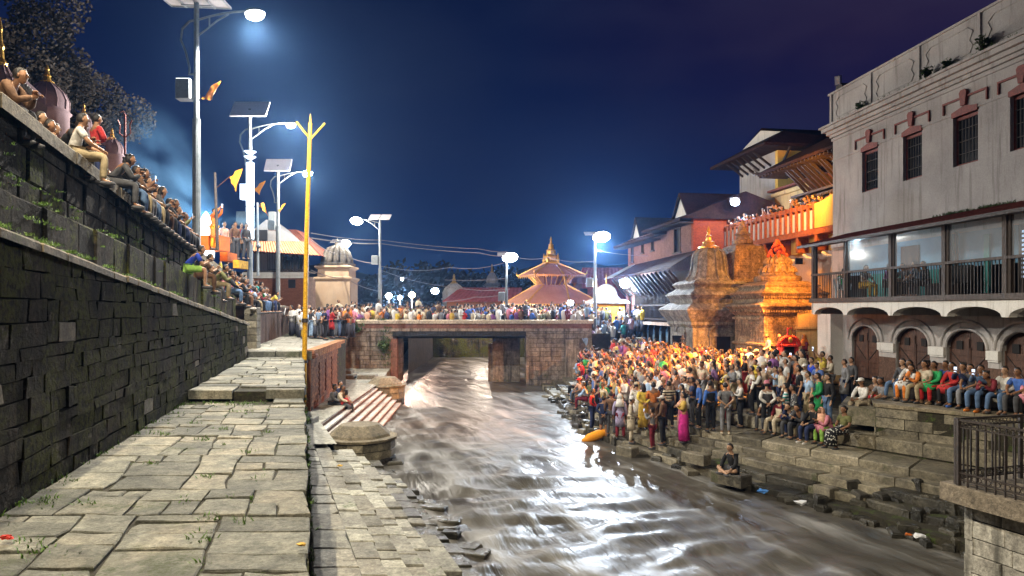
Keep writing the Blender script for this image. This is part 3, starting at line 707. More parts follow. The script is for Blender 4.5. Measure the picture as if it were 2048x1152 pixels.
for k in range(7):
    A = edge(k); B = edge(k+1) if k < 6 else [(x+1.6, y) for x, y in A]; h = HL[k]
    for i in range(len(A)-1):
        a, b = Vector((*A[i],0)), Vector((*A[i+1],0)); c, d = Vector((*B[i+1],0)), Vector((*B[i],0)); Ls = (b-a).length; n = max(1, round(Ls/R.uniform(1.0,1.8))); ts = [0]+sorted((q+R.uniform(-.25,.25))/n for q in range(1, n))+[1]
        for t0, t1 in zip(ts, ts[1:]):
            wr = R.random(); tilt = .03 if k < 3 else .012
            far = .5*(t0+t1)
            broken = (k < 2 and i < 5 and wr < .10)
            if broken: continue
            dz = R.uniform(-.03,.005) if k < 2 else R.uniform(-.008,.006); o_ = R.uniform(-.04,.07) if k < 1 else R.uniform(-.012,.02)
            p = [a.lerp(b,t0), a.lerp(b,t1), d.lerp(c,t1), d.lerp(c,t0)]
            nrm2 = Vector((b.y-a.y, -(b.x-a.x), 0)).normalized(); 
            if nrm2.x > 0: nrm2 = -nrm2
            q = [Vector((p[0].x,p[0].y,h+dz))+nrm2*o_, Vector((p[1].x,p[1].y,h+dz))+nrm2*o_, Vector((p[2].x,p[2].y,h+dz)), Vector((p[3].x,p[3].y,h+dz))]
            cc = sum(q, Vector())/4; q = [z_+(cc-z_).normalized()*.015 for z_ in q]
            mt = m_wet_shade if ((k == 0 and cc.y < 19) or (k < 5 and cc.y < 17.0) or (k < 2 and R.random() < .25) or (cc.y < 15.5)) else m_step  # nearest steps dark at every level, shade put into their colour
            if k == 0: pass
            gp.add(q[::-1], (R.uniform(-.02,.02),R.uniform(-.02,.02),1), .36, .03, tilt, mt)
gp.done()
rk = Pieces(ghat, 'loose_stone', m_wet_shade, 110)
for k in range(115):
    Y = R.choice([R.uniform(12.5,18), R.uniform(13.5,34), R.uniform(12.5,18), R.uniform(20,45)]); kk = R.choice([0,0,0,1,1,2,3] if Y < 18 else [0,0,0,0,1]) ; x = xof(edge(kk), Y)+R.uniform(-.28,.25); s_ = R.uniform(.12,.36) if Y > 18 else R.uniform(.09,.22); a = R.uniform(-1.2,.3)-.6
    z0 = (WZ if x < xof(WL,Y) else ground_right(x,Y))+R.uniform(.03,.12)
    rk.add([(x+s_*(p*math.cos(a)-w*math.sin(a)), Y+s_*(p*math.sin(a)+w*math.cos(a)), z0) for p, w in ((-1,-.5),(1,-.6),(.9,.6),(-1,.5))], (R.uniform(-.12,.12),R.uniform(-.12,.12),1), .4, .035, .03, m_wet_shade if R.random() < .7 or Y < 18 else m_step)
rk.done()
for u, v, s_, w_, h in ((1392,905,.42,.3,-4.40),(1462,945,.5,.4,-4.60),(1255,893,.35,.3,-4.7)):
    p = G(u, v, -h); o = MB(); vs, fs = slab_geo([Vector((p.x+s_*(a*.6-b*.5*w_/s_), p.y+s_*(-a*.8-b*.3), h)) for a, b in ((-1,1),(-1,-1),(1,-1),(1,1))][::-1], Vector((0,.02,1)), .32, .03, R, .02)
    o.add(vs, fs).build('block_seat', m_step, ghat)
# terrace where people sit under the balcony
tb = thing('seating_terrace', 'long stone terrace wall with a bench, under the timber balcony', 'terrace', (12,20,-3.6))
TZ = -2.75
poly = [(10.62,20.45),(12.9,17.7),(16.8,13.1),(24,13.1),(24,30),(14.2,30),(12.6,24.9)]
mb = MB(); mb.prism(poly[::-1] if False else poly, -5, TZ-.08); mb.build('terrace_core', m_joint, tb)
pc = Pieces(tb, 'facing_block', m_step, 150)
def face_blocks(pc, A, B, z0, z1, course, lens, depth=.15, mt=None, jut=.02):
    A = Vector((*A,0)); B = Vector((*B,0)); d = (B-A).normalized(); n = Vector((d.y,-d.x,0)); Ls = (B-A).length; z = z0
    while z < z1-.05:
        zn = min(z1, z+R.uniform(*course)); 
        if z1-zn < .1: zn = z1
        x = 0
        while x < Ls-.05:
            x2 = min(Ls, x+R.uniform(*lens)); 
            if Ls-x2 < .2: x2 = Ls
            o_ = R.uniform(-jut, jut); f = lambda s_, zz_: A+d*s_+n*o_+Vector((0,0,zz_))
            pc.add([f(x+.008,z+.008), f(x2-.008,z+.008), f(x2-.008,zn-.008), f(x+.008,zn-.008)], n, depth, .012, .008, mt); x = x2
        z = zn
face_blocks(pc, poly[0], poly[1], -4.1, TZ-.10, (.26,.36), (.6,1.2)); face_blocks(pc, poly[1], poly[2], -4.6, TZ-.10, (.26,.36), (.6,1.2)); face_blocks(pc, poly[6], poly[0], -3.7, TZ-.10, (.26,.36), (.6,1.2))
pc.done()
pc = Pieces(tb, 'terrace_slab', m_cope, 60)
for A, B in ((poly[6],poly[0]),(poly[0],poly[1]),(poly[1],poly[2])):
    A = Vector((*A,TZ)); B = Vector((*B,TZ)); d = (B-A).normalized(); n = Vector((d.y,-d.x,0)); x = 0; Ls = (B-A).length
    while x < Ls-.05:
        x2 = min(Ls, x+R.uniform(.8,1.5)); f = lambda s_, q: A+d*s_+n*q
        pc.add([f(x+.006,.05), f(x2-.006,.05), f(x2-.006,-.8), f(x+.006,-.8)], (0,0,1), .10, .015, .003); x = x2
pc.done()
mb = MB()      # bench ledge
BL = [(12.05,21.6),(13.7,19.55),(16.5,16.1)]
for A, B in zip(BL, BL[1:]):
    A = Vector((*A,0)); B = Vector((*B,0)); d = (B-A).normalized(); n = Vector((d.y,-d.x,0))
    a, b, c, e = A, B, B-n*.45, A-n*.45; mb.prism([(a.x,a.y),(b.x,b.y),(c.x,c.y),(e.x,e.y)], TZ, TZ+.40)
mb.build('bench', m_step, tb)
# near right: railed stone platform
rp_ = thing('railed_stone_platform', 'pale stone pier with projecting slab at the water, iron railing on top', 'pier', (9,11.7,-6))
A0 = Vector((7.66,11.9,0)); A1 = Vector((8.2,10.3,0)); dd = (A1-A0).normalized(); nn = Vector((dd.y,-dd.x,0))
pc = Pieces(rp_, 'ashlar_block', mat('pale ashlar', [(.30,.28,.24),(.42,.40,.34),(.52,.49,.43)], 2.2,.85,.5,rand=.35,grime=.4,streak=((.1,.095,.08),.4)), 120)
face_blocks(pc, (7.68,11.9), (9.3,7.2), -5.9, -3.28, (.24,.34), (.5,1.0)); face_blocks(pc, (12.8,13.4), (7.68,11.9), -5.9, -3.28, (.24,.34), (.5,1.0)); pc.done()
mb = MB(); mb.prism([(7.74,11.86),(9.3,7.3),(13,7.3),(13,13.2)], -6, -3.3); mb.build('core', m_joint, rp_)
mb = MB(); mb.prism([(7.36,12.05),(7.46,11.6),(8.05,9.9),(9.1,6.6),(14,6.6),(14,14.2)], -3.26, -2.96, ch=.02); mb.build('slab', mat('edge slab', [(.17,.14,.10),(.24,.20,.15)], 2,.85,.6,grime=.5,moss=(MOSS,.4)), rp_)
rl = thing('iron_railing', 'rusty black iron railing with ring frieze on the near stone platform', 'railing', (7.6,11.5,-2.96))
def railing(root, A, B, z0, z1, nb, posts=True):
    A = Vector((*A,0)); B = Vector((*B,0)); Z = lambda p, z_: Vector((p.x,p.y,z_))
    mb = MB(); mb.bar(Z(A,z1), Z(B,z1), .05, .03); mb.build('top_rail', m_iron, root)
    mb = MB(); mb.bar(Z(A,z1-.12), Z(B,z1-.12), .03, .02); mb.bar(Z(A,z0+.10), Z(B,z0+.10), .03, .02); mb.bar(Z(A,z0+.22), Z(B,z0+.22), .03, .02); mb.build('mid_rail', m_iron, root)
    for k in range(nb+1):
        p = A.lerp(B, k/nb); post = k in (0, nb) or k % 9 == 0
        mb = MB(); mb.bar(Z(p,z0), Z(p,z1+(.02 if post else -.12)), .055 if post else .022); mb.build('rail_post' if post else 'baluster', m_iron, root)
    for zc in (z1-.065, z0+.16):
        mb = MB()
        for k in range(nb*2):
            p = A.lerp(B, (k+.5)/nb/2); d = (B-A).normalized()
            mb.tube([Z(p,zc)+(d*math.cos(t)+Vector((0,0,1))*math.sin(t))*.042 for t in [q*math.pi/3 for q in range(7)]], .007, 4, cap=False)
        mb.build('ring_frieze', m_iron, root)
railing(rl, (7.50,11.75), (8.35,9.2), -2.96, -1.86, 17); railing(rl, (7.52,11.85), (11.5,13.0), -2.96, -1.86, 26)
# ================================================================ BRIDGE
BY = 46.0
br = thing('stone_bridge', 'stone bridge with a beige coping and red parapet band, packed with onlookers', 'bridge', (-3, BY, -5.2))
xl0, xl1, xr0, xr1 = -11.0, -7.85, .92, 5.25
m_redband = mat('faded red parapet', [(.20,.085,.055),(.30,.14,.095)], 1.5,.85,.3,grime=.35,streak=((.16,.09,.06),.6))
pc = Pieces(br, 'coping_stone', mat('bridge coping', [(.55,.45,.32),(.68,.57,.42)], 2,.8,.3,grime=.3,rand=.2), 30)
x = xl0-.1
while x < xr1:
    x2 = min(xr1+.1, x+R.uniform(.9,1.4)); pc.add([(x+.008,BY-.1,-.74),(x2-.008,BY-.1,-.74),(x2-.008,BY+.45,-.70),(x+.008,BY+.45,-.70)], (0,0,1), .22, .03, .004); x = x2
pc.done()
mb = MB(); mb.box(xl0,xr1,BY,BY+.35,-1.28,-.93); mb.build('parapet', m_redband, br)
mb = MB(); mb.box(xl0,xr1,BY-.06,BY+.5,-1.46,-1.28); mb.box(xl1-.2,xr0+.2,BY+.5,BY+4.6,-1.8,-1.62); mb.build('deck_edge', m_abut, br)
mb = MB(); mb.box(xl1-.1,xr0+.1,BY+.02,BY+.12,-1.76,-1.47); mb.box(xl1-.1,xr0+.1,BY-.05,BY+.2,-1.79,-1.75)
for k in range(44): mb.box(xl1+k*.2,xl1+k*.2+.06,BY-.02,BY+.02,-1.75,-1.48)
for yy in (1.8,3.0,4.2): mb.box(xl1-.1,xr0+.1,BY+yy,BY+yy+.15,-2.0,-1.8)
mb.build('steel_girder', mat('dark girder', [(.02,.022,.024),(.05,.052,.055)], 3,.5,.3), br)
def abut(x0, x1, yd, name, lab=None, top=-1.45):
    mb = MB(); mb.box(x0+.08,x1-.08,BY+.1,BY+yd,-6,top); mb.build(name+'_core', m_joint, br)
    pc = Pieces(br, name+'_stone', m_abut, 110)
    face_blocks(pc, (x0,BY+.0), (x1,BY+.0), -5.9, top-.02, (.26,.36), (.45,1.0), .2, jut=.03)
    face_blocks(pc, (x1,BY), (x1,BY+yd), -5.9, top-.02, (.3,.4), (.7,1.4), .2); face_blocks(pc, (x0,BY+yd), (x0,BY), -5.9, top-.02, (.3,.4), (.7,1.4), .2)
    pc.done()
abut(xl0, xl1, 4.6, 'abutment'); abut(xr0, xr1, 4.6, 'abutment')
mb = MB(); mb.box(xl1-.12,xl1+.32,BY-.04,BY+.4,-5,-1.95); mb.build('red_pilaster', m_redband, br)
mb = MB(); mb.box(xr0+2.6,xr0+3.45,BY-.35,BY+.0,-5.2,-2.0); mb.build('plain_pilaster', m_abut, br)
mb = MB(); mb.box(-1.35,.55,BY+2.4,BY+4.4,-6,-1.92); mb.box(-1.65,-.3,BY+2.6,BY+3.0,-6,-2.4); mb.build('inner_pier', m_abut, br)
# banks beyond the bridge
lb = MB(); lb.add([(-400,46,-1.64),(xl0+.0,46,-1.64),(xl0,54,-1.64),(-9,60,-1.64),(-9,130,-1.64),(-400,130,-1.64)], [tuple(range(6))])
lb.add([(xl1,BY,-1.64),(xl1,BY+4.6,-1.64),(xl0-1,BY+4.6,-1.64),(xl0-1,BY,-1.64)], [(0,1,2,3)])
lb.box(-40,-8.4,53.5,54,-6,-1.66); lb.add([(-8,54,-1.64),(-9,130,-1.64),(-9,130,-6),(-8,54,-6)], [(0,3,2,1)])
lb.build('left_bank_ground', m_soil, kind='structure', origin=(-60,80,-2))
rb = MB(); rb.add([(xr0,BY,-1.64),(xr1,BY,-1.64),(7.5,BY+2,-1.64),(12,60,-1.64),(400,60,-1.64),(400,130,-1.64),(4,130,-1.64),(2.4,54,-1.64),(2.4,50.6,-1.64),(xr0,50.6,-1.64)], [tuple(range(10))])
rb.add([(2.4,54,-1.64),(4,130,-1.64),(4,130,-6),(2.4,54,-6)], [(0,1,2,3)]); rb.add([(xr1,BY,-1.64),(xr1,BY,-6),(7.5,BY+2,-6),(7.5,BY+2,-1.64)], [(0,1,2,3)])
rb.build('right_bank_ground', m_soil, kind='structure', origin=(60,80,-2))
fb_ = MB(); fb_.add([(-400,130,-1.66),(400,130,-1.66),(600,1200,-1.66),(-600,1200,-1.66)], [(0,1,2,3)]); fb_.add([(-30,130,-1.66),(30,130,-1.66),(30,130,-6),(-30,130,-6)], [(3,2,1,0)])
fb_.build('far_ground', m_soil, kind='structure', origin=(0,400,-2))
eb = MB(); eb.box(-9.4,4.4,73,130,-6,-1.63); eb.build('river_bend_bank', m_wall, kind='structure')
lo = MB(); lo.add([(6.5,45,-3.44),(30,45,-3.44),(30,62,-3.44),(9.6,62,-3.44),(7.6,48.2,-3.44)], [tuple(range(5))]); lo.build('lane', m_step, kind='structure', origin=(12,50,-4))
# ================================================================ RIGHT BUILDINGS
# facades on the right all run along the same line: x = c - .146 Y (balcony house -.1)
def frame_of(c, k, Y0):
    """matrix: local x runs along the facade towards the camera, local y points into the building, local z up, origin at Y0"""
    d = Vector((k, -1, 0)).normalized(); inn = Vector((1, k, 0)).normalized()
    return Matrix(((d.x, inn.x, 0, c-k*Y0),(d.y, inn.y, 0, Y0),(0,0,1,0),(0,0,0,1)))
def fx(c, k, Y0, Y): return (Y0-Y)*math.sqrt(1+k*k)     # local x of the facade point at depth Y
def wall_with_holes(mb, x0, x1, z0, z1, holes, th=.3, m=0):
    """holes: (xa, xb, za, zb) not overlapping in x"""
    x = x0
    for a, b, za, zb in sorted(holes):
        if a > x: mb.box(x, a, 0, th, z0, z1, m)
        if za > z0: mb.box(a, b, 0, th, z0, za, m)
        if zb < z1: mb.box(a, b, 0, th, zb, z1, m)
        x = b
    if x < x1: mb.box(x, x1, 0, th, z0, z1, m)
def roof_sheet(mb, a, b, c, d, n, amp=.03, m=0, th=.03):
    """corrugated sheet over the quad a b (eave) c d (ridge)"""
    a, b, c, d = map(Vector, (a, b, c, d)); nr = (b-a).cross(d-a).normalized(); vs = []
    for i in range(n+1):
        t = i/n; h = nr*(amp*math.cos(math.pi*i)); vs += [a.lerp(b,t)+h, d.lerp(c,t)+h, a.lerp(b,t)+h-nr*th, d.lerp(c,t)+h-nr*th]
    fs = []
    for i in range(n):
        k = i*4; fs += [(k,k+4,k+5,k+1),(k+2,k+3,k+7,k+6),(k,k+2,k+6,k+4),(k+1,k+5,k+7,k+3)]
    mb.add(vs, fs, m)
# ---------------- white balcony building
k1 = .1; cU = 16.7
Y0 = 29.9; MU = frame_of(cU, k1, Y0); X = lambda Y: fx(cU, k1, Y0, Y)
wb = thing('white_riverside_building', 'tall grey-white plastered building with dark windows over a timber balcony and arched doors', 'building', (MU.translation.x, Y0, -2.75))
wins = []
for u0, u1 in ((1724,1756),(1806,1844),(1906,1956),(2020,2075)):
    s0 = cU/((u0-1024)/F+k1); s1 = cU/((u1-1024)/F+k1); wins.append((X(s0), X(s1)))
mb = MB(MU); XE = X(9)
wall_with_holes(mb, 0, XE, 2.6, 7.55, [(a,b,4.62,6.22) for a,b in wins], .35); mb.box(0,.35,.35,12,-2.75,7.55); mb.box(.35,XE,11.6,12,-2.75,7.55)
mb.box(0,XE,-.0,.35,2.45,2.6)
mb.build('upper_wall', m_white, wb)
mb = MB(MU)
for z0, z1, o_ in ((7.15,7.25,.05),(7.30,7.42,.10),(7.42,7.56,.2),(7.56,7.72,.34),(7.72,7.80,.42)): mb.box(-o_, XE, -o_, 0 if z1 < 7.56 else .4, z0, z1)
mb.box(-.03,XE,-.03,0,6.30,6.36); mb.box(-.04,XE,-.04,0,3.05,3.12); mb.box(-.06,XE,-.06,0,2.6,2.78)
mb.build('cornice', m_white, wb)
mb = MB(MU); mb.box(-.1,XE,-.1,.15,7.8,9.12); mb.box(-.15,XE,-.15,.2,9.12,9.2); mb.box(-.1,.15,.15,12,7.8,9.12); mb.build('roof_parapet', m_white, wb)
x = .05
while x < XE:
    mb = MB(MU); mb.box(x,x+.10,-.16,-.1,7.8,9.12); mb.build('parapet_pilaster', m_white, wb)
    w = 2.75; a, b = x+.35, x+w-.25; mb = MB(MU)      # moulded outline panel
    pts = [(a,8.05),(a,8.85),(a+.3,8.85),(b-.3,8.85),(b,8.7),(b-.12,8.5),(b,8.25),(b-.15,8.05),(a,8.05)]
    pts = [(a+.12,8.05),(a,8.25),(a+.14,8.45),(a,8.7),(a+.25,8.88),(b-.25,8.88),(b,8.7),(b-.14,8.45),(b,8.25),(b-.12,8.05),(a+.12,8.05)]
    for p, q in zip(pts, pts[1:]): mb.bar((p[0],-.11,p[1]),(q[0],-.11,q[1]),.03,.025)
    mb.build('parapet_moulding', m_white, wb); x += w
for a, b in wins:
    f = MB(MU); c = (a+b)/2
    f.box(a,a+.07,.12,.22,4.62,6.22); f.box(b-.07,b,.12,.22,4.62,6.22); f.box(a+.07,b-.07,.12,.22,4.62,4.69); f.box(a+.07,b-.07,.12,.22,6.12,6.22)
    fr = f.build('window', m_trim, wb)
    g = MB(MU); g.box(a+.07,b-.07,.17,.19,4.69,6.12); g.build('pane', m_glass, fr)
    g = MB(MU)
    for k in range(7):
        xx = a+.1+k*(b-a-.2)/6; g.box(xx-.008,xx+.008,.13,.146,4.69,6.12)
    for zz_ in (5.0,5.4,5.8): g.box(a+.07,b-.07,.115,.13,zz_,zz_+.02)
    g.build('grille', m_iron, fr)
    l = MB(MU); l.add([(a-.02,-.05,6.22),(b+.02,-.05,6.22),(b+.02,-.05,6.38),(c,-.05,6.5),(a-.02,-.05,6.38),(a-.02,.12,6.22),(b+.02,.12,6.22),(b+.02,.12,6.38),(c,.12,6.5),(a-.02,.12,6.38)], [(0,1,2,3,4),(0,5,6,1),(1,6,7,2),(2,7,8,3),(3,8,9,4),(4,9,5,0)])
    l.add([(c-.09,-.1,6.5),(c+.09,-.1,6.5),(c+.16,-.1,6.92),(c+.09,-.1,7.0),(c-.09,-.1,7.0),(c-.16,-.1,6.92)]+[(c-.09,0,6.5),(c+.09,0,6.5),(c+.16,0,6.92),(c+.09,0,7.0),(c-.09,0,7.0),(c-.16,0,6.92)], [(0,1,2,3,4,5)]+[(i,i+6,(i+1)%6+6,(i+1)%6) for i in range(6)])
    l.build('keystone_lintel', m_trim, wb)
    l = MB(MU); w = (b-a)/2+.42
    for s_ in (-1,1): l.box(min(c+s_*.17,c+s_*w),max(c+s_*.17,c+s_*w),-.06,-.001,6.74,6.80); l.box(min(c+s_*w,c+s_*(w-.05)),max(c+s_*w,c+s_*(w-.05)),-.06,-.001,6.42,6.74)
    l.build('hood_moulding', m_trim, wb)
# ground floor: arcade wall with arched doors
doors = []
for u0, u1 in ((1704,1758),(1792,1860),(1893,1976),(2003,2095)):
    s0 = cU/((u0-1024)/F+k1); s1 = cU/((u1-1024)/F+k1); doors.append((X(s0), X(s1)))
mb = MB(MU); ZS = -1.25
def arch_wall(mb, a, b, z0, zs, rise, x0, x1, zt, y0, y1, n=12, m=0):
    """wall piece x0..x1 up to zt with a round-headed opening a..b"""
    if a > x0: mb.box(x0,a,y0,y1,z0,zt,m)
    if x1 > b: mb.box(b,x1,y0,y1,z0,zt,m)
    c, r = (a+b)/2, (b-a)/2
    for k in range(n):
        t0, t1 = math.pi-math.pi*k/n, math.pi-math.pi*(k+1)/n
        p0, p1 = (c+r*math.cos(t0), zs+rise*math.sin(t0)), (c+r*math.cos(t1), zs+rise*math.sin(t1))
        mb.add([(p0[0],y0,p0[1]),(p1[0],y0,p1[1]),(p1[0],y0,zt),(p0[0],y0,zt),(p0[0],y1,p0[1]),(p1[0],y1,p1[1]),(p1[0],y1,zt),(p0[0],y1,zt)], [(0,1,2,3),(4,5,1,0)], m)
x = 0
for i, (a, b) in enumerate(doors):
    nx = (b+doors[i+1][0])/2 if i+1 < len(doors) else b+1
    arch_wall(mb, a, b, -2.75, ZS, .62, x, nx, .26, 0, .3); x = nx
mb.box(x,XE,0,.3,-2.75,.26); mb.build('arcade_wall', m_white, wb)
for i, (a, b) in enumerate(doors):
    c = (a+b)/2; fr = MB(MU); r = (b-a)/2
    fr.tube([(c+(r+.0)*math.cos(t), -.02, ZS+.62*math.sin(t)) for t in [math.pi-math.pi*q/12 for q in range(13)]], .05, 6)
    fr.tube([(c+(r+.25)*math.cos(t), -.02, ZS+.02+.85*math.sin(t)) for t in [math.pi-math.pi*q/12 for q in range(13)]], .045, 6); fr.build('arch_moulding', m_white, wb)
    cap = MB(MU); nx = doors[i+1][0] if i+1 < len(doors) else b+1
    cap.box(b+.02,nx-.02,-.10,0,ZS-.30,ZS-.02); cap.box(b+.06,nx-.06,-.06,0,ZS-.36,ZS-.3); cap.build('pier_capital', m_white2, wb)
    br2 = MB(MU); br2.box(b+.01,nx-.01,-.012,0,-2.75,ZS-.55); br2.build('pier_dado', mat('brown pier dado',[(.09,.05,.035),(.14,.08,.055)],3,.85,.4), wb)
    for s_ in (0,1):
        leaf = MB(MU); xa, xb = (a+.02, c-.01) if s_ == 0 else (c+.01, b-.02); n = 8
        pts = []
        for q in range(n+1):
            xx = lerp(xa, xb, q/n); zz_ = ZS+.60*math.sqrt(max(0, 1-((xx-c)/r)**2)); pts.append((xx, zz_))
        vs = [(xa,.14,-2.73),(xb,.14,-2.73)]+[(p[0],.14,p[1]) for p in pts[::-1]]
        leaf.add(vs, [tuple(range(len(vs)))])
        dl = leaf.build('door_leaf', m_wood2, wb)
        pk = MB(MU)
        for q in range(7): pk.box(xa+.01,xb-.01,.115,.139,-2.7+q*.2,-2.7+q*.2+.185)
        pk.box(xa,xa+.05,.09,.115,-2.72,ZS); pk.box(xb-.05,xb,.09,.115,-2.72,ZS+.3)
        pk.build('door_plank', m_wood2, dl)
        hd = MB(MU); cx = (xa+xb)/2; hd.box(cx-.13,cx+.13,.10,.13,ZS-.05,ZS+.22); hd.build('door_hatch', m_black, dl)
        hd = MB(MU); hd.bar((xa+.06,.10,-1.4) if s_ == 0 else (xb-.06,.10,-1.4), (xb-.08,.10,-2.0) if s_ == 0 else (xa+.08,.10,-2.0), .02); hd.build('door_brace', m_iron, dl)
# balcony: white arched beam, corner pier, floor, timber posts, glazed upper, railing, roof
cB = 15.0; YB = 28.35; MBm = frame_of(cB, k1, YB); XB = lambda Y: fx(cB, k1, YB, Y); DEP = 1.69
posts = [XB(cB/((u-1024)/F+k1)) for u in (1626,1690,1781,1888,2010,2160)]
mb = MB(MBm)
for a, b in zip(posts, posts[1:]): arch_wall(mb, a+.12, b-.12, -.22, -.20, .27, a, b, .26, 0, .25, 10)
mb.box(0-.05,.0,0,DEP,-.2,.26); mb.build('arched_beam', m_white2, wb)
mb = MB(MBm); mb.box(-.05,posts[-1],0,DEP-.0,.262,.33); mb.box(-.1,posts[-1],-.08,.14,.26,.42); mb.build('balcony_floor', m_graywood, wb)
mb = MB(MBm)
for p in posts: mb.box(p-.16,p+.16,.25,DEP,-.2,.258)
mb.build('soffit_arch', m_white, wb)
mb = MB(MU); mb.box(-.25,.75,-.55,0,-2.75,.0); mb.build('corner_pier', m_white2, wb)
for i, p in enumerate(posts):
    mb = MB(MBm); w = .075 if i != 1 else .06; mb.box(p-w,p+w,-.03,.12,.42,2.56); mb.build('balcony_post', m_graywood, wb)
    mb = MB(MBm); mb.box(p+w+.005,p+w+.11,.0,.10,.42,2.5); mb.build('post_lining', m_wood, wb)
mb = MB(MBm); mb.box(-.05,posts[-1],-.04,.12,1.33,1.41); mb.build('handrail', m_graywood, wb)
mb = MB(MBm); mb.box(-.05,posts[-1],-.04,.14,2.5,2.66); mb.build('eave_beam', m_graywood, wb)
for a, b in zip(posts, posts[1:]):
    n = max(4, int((b-a)/.125))
    for k in range(1, n):
        x = lerp(a, b, k/n); mb = MB(MBm); mb.bar((x,.05,.42),(x,.05,1.33),.022); mb.build('baluster', m_iron, wb)
m_clear = bpy.data.materials.new('clear pane'); m_clear.use_nodes = True
bb_ = m_clear.node_tree.nodes['Principled BSDF']; bb_.inputs['Base Color'].default_value = (.9,.95,1,1); bb_.inputs['Roughness'].default_value = .08; bb_.inputs['Transmission Weight'].default_value = 0; bb_.inputs['Alpha'].default_value = .10
for a, b in zip(posts[1:], posts[2:]):
    mb = MB(MBm); mb.box(a+.09,b-.09,.03,.036,1.42,2.5); mb.build('pane', m_clear, wb)
mb = MB(MBm); roof_sheet(mb, (-.45,-.42,2.56), (posts[-1],-.42,2.56), (posts[-1],DEP+.05,3.12), (-.15,DEP+.05,3.12), 110, .018); mb.build('balcony_roof', m_tin, wb)
mb = MB(MBm); mb.box(-.42,posts[-1],-.44,-.36,2.46,2.56); mb.build('fascia', m_wood, wb)
# inside of the balcony: back wall with teal dado, door, shelves, screens
mb = MB(MU); mb.box(.35,X(20.3),.02,.06,1.35,2.6); mb.build('room_wall', m_bluewall, wb)
mb = MB(MU); mb.box(X(27.5),X(22.2),.0,.06,.33,1.348); mb.build('dado', m_teal, wb)
mb = MB(MU); mb.box(X(20.3),XE,.02,.06,.33,2.6); mb.build('dark_room_wall', m_wood, wb)
mb = MB(MU); mb.box(-.1,1.2,.0,.04,.33,2.6); mb.build('end_room_wall', m_pink, wb)
dx = X(25.0); mb = MB(MU); mb.box(dx-.45,dx+.5,-.03,.02,.33,2.25); mb.build('room_door', m_wood2, wb)
for k in range(11):
    xx = X(21.0)+.9; mb = MB(MU); mb.box(xx,xx+.42,-.05,.02,.9+k*.13,.96+k*.13); mb.build('louvre_slat', emit('glowing louvre',(.55,.75,1),.9), wb)  # slats given a glow of their own in place of lamplight
mb = MB(MU); mb.box(XB(20.0),XB(20.0)+.22,-.03,.02,.5,2.3); mb.build('teal_board', m_teal, wb)
mb = MB(MU); mb.box(X(23.4)+.4,X(23.4)+.5,-.12,-.02,.35,2.5); mb.box(X(23.4)+.75,X(23.4)+.8,-.12,-.02,.35,2.5); mb.build('drain_pipe', m_graywood, wb)
mb = MB(MU); mb.box(.35,XE,.2,11,7.3,7.4); mb.box(.35,XE,.3,11,2.7,2.75); mb.build('floor_slab', m_black, wb)
# rooftop floodlight, stub tower
fl = thing('floodlight', 'pale rectangular floodlight tilted up on the parapet corner of the white building', 'floodlight', tuple(MU@Vector((.4,0,9.2))))
mb = MB(MU); mb.box(.3,.75,-.05,.3,9.2,9.42); mb.build('bracket', m_iron, fl)
mb = MB(MU); mb.obox((.5,-.05,9.62),(.20,.62,.34),(.35,.0,.9)); mb.build('lamp_housing', m_panelback, fl)
mb = MB(MU); mb.box(X(18.4),XE,.6,5,9.2,11.5); mb.build('roof_room', m_white, wb)
mb = MB(MU); mb.box(X(18.4)-.16,X(18.4)-.01,.6,.9,8.9,11.6); mb.build('black_side_strip', m_black, wb)  # black upright strip beside the roof room
# ---------------- orange gallery building (C)
k2 = .146; cC = 19.0; YC = 42.9; MC = frame_of(cC, k2, YC); XC = lambda Y: fx(cC, k2, YC, Y); XCE = XC(30.2)
gc = thing('orange_gallery_building', 'floodlit orange and white building with a long crowded parapet gallery of upright piers', 'building', (MC.translation.x, YC, -3.4))
mb = MB(MC); mb.box(0,XCE,.9,1.3,-3.4,3.5); mb.box(-.0,.3,1.3,8,-3.4,5); mb.build('lower_wall', m_pink, gc)
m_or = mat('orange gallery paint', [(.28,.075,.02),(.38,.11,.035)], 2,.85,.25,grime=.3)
m_yl = mat('yellow-lit tone', [(.60,.36,.07),(.70,.44,.10)], 1,.85,.25,grime=.2,streak=((.4,.25,.1),.3))  # floodlight yellow put into the colour of parapet and bracket panels
mb = MB(MC); mb.box(-.02,XCE,-.04,.95,3.5,3.78); mb.build('gallery_floor', m_or, gc)
mb = MB(MC); mb.box(-.02,XCE-2.6,-.03,.18,4.78,4.98); mb.build('gallery_rail', m_or, gc)
n = 21
for k in range(n):
    x = k*(XCE-2.7)/(n-1); mb = MB(MC); mb.box(x-.08,x+.08,-.06,.2,3.78,5.02); mb.build('gallery_pier', m_or, gc)
    if k < n-1:
        x2 = (k+1)*(XCE-2.7)/(n-1); mb = MB(MC); mb.box(x+.082,x2-.082,.02,.12,3.78,4.66); mb.build('gallery_panel', m_white2, gc)
mb = MB(MC); xa = XCE-2.6; pts = [(xa,3.78),(XCE,3.78),(XCE,5.35)]+[(xa+2.6-t*2.6, 5.35-.0*t-.42*math.sin(t*math.pi/2)**2-.0) for t in (.2,.4,.6,.8,1)]
vs = [(p[0],-.06,p[1]) for p in pts]+[(p[0],.2,p[1]) for p in pts]; K = len(pts); mb.add(vs, [tuple(range(K))]+[(i,i+K,(i+1)%K+K,(i+1)%K) for i in range(K)]); mb.build('solid_parapet', m_yl, gc)
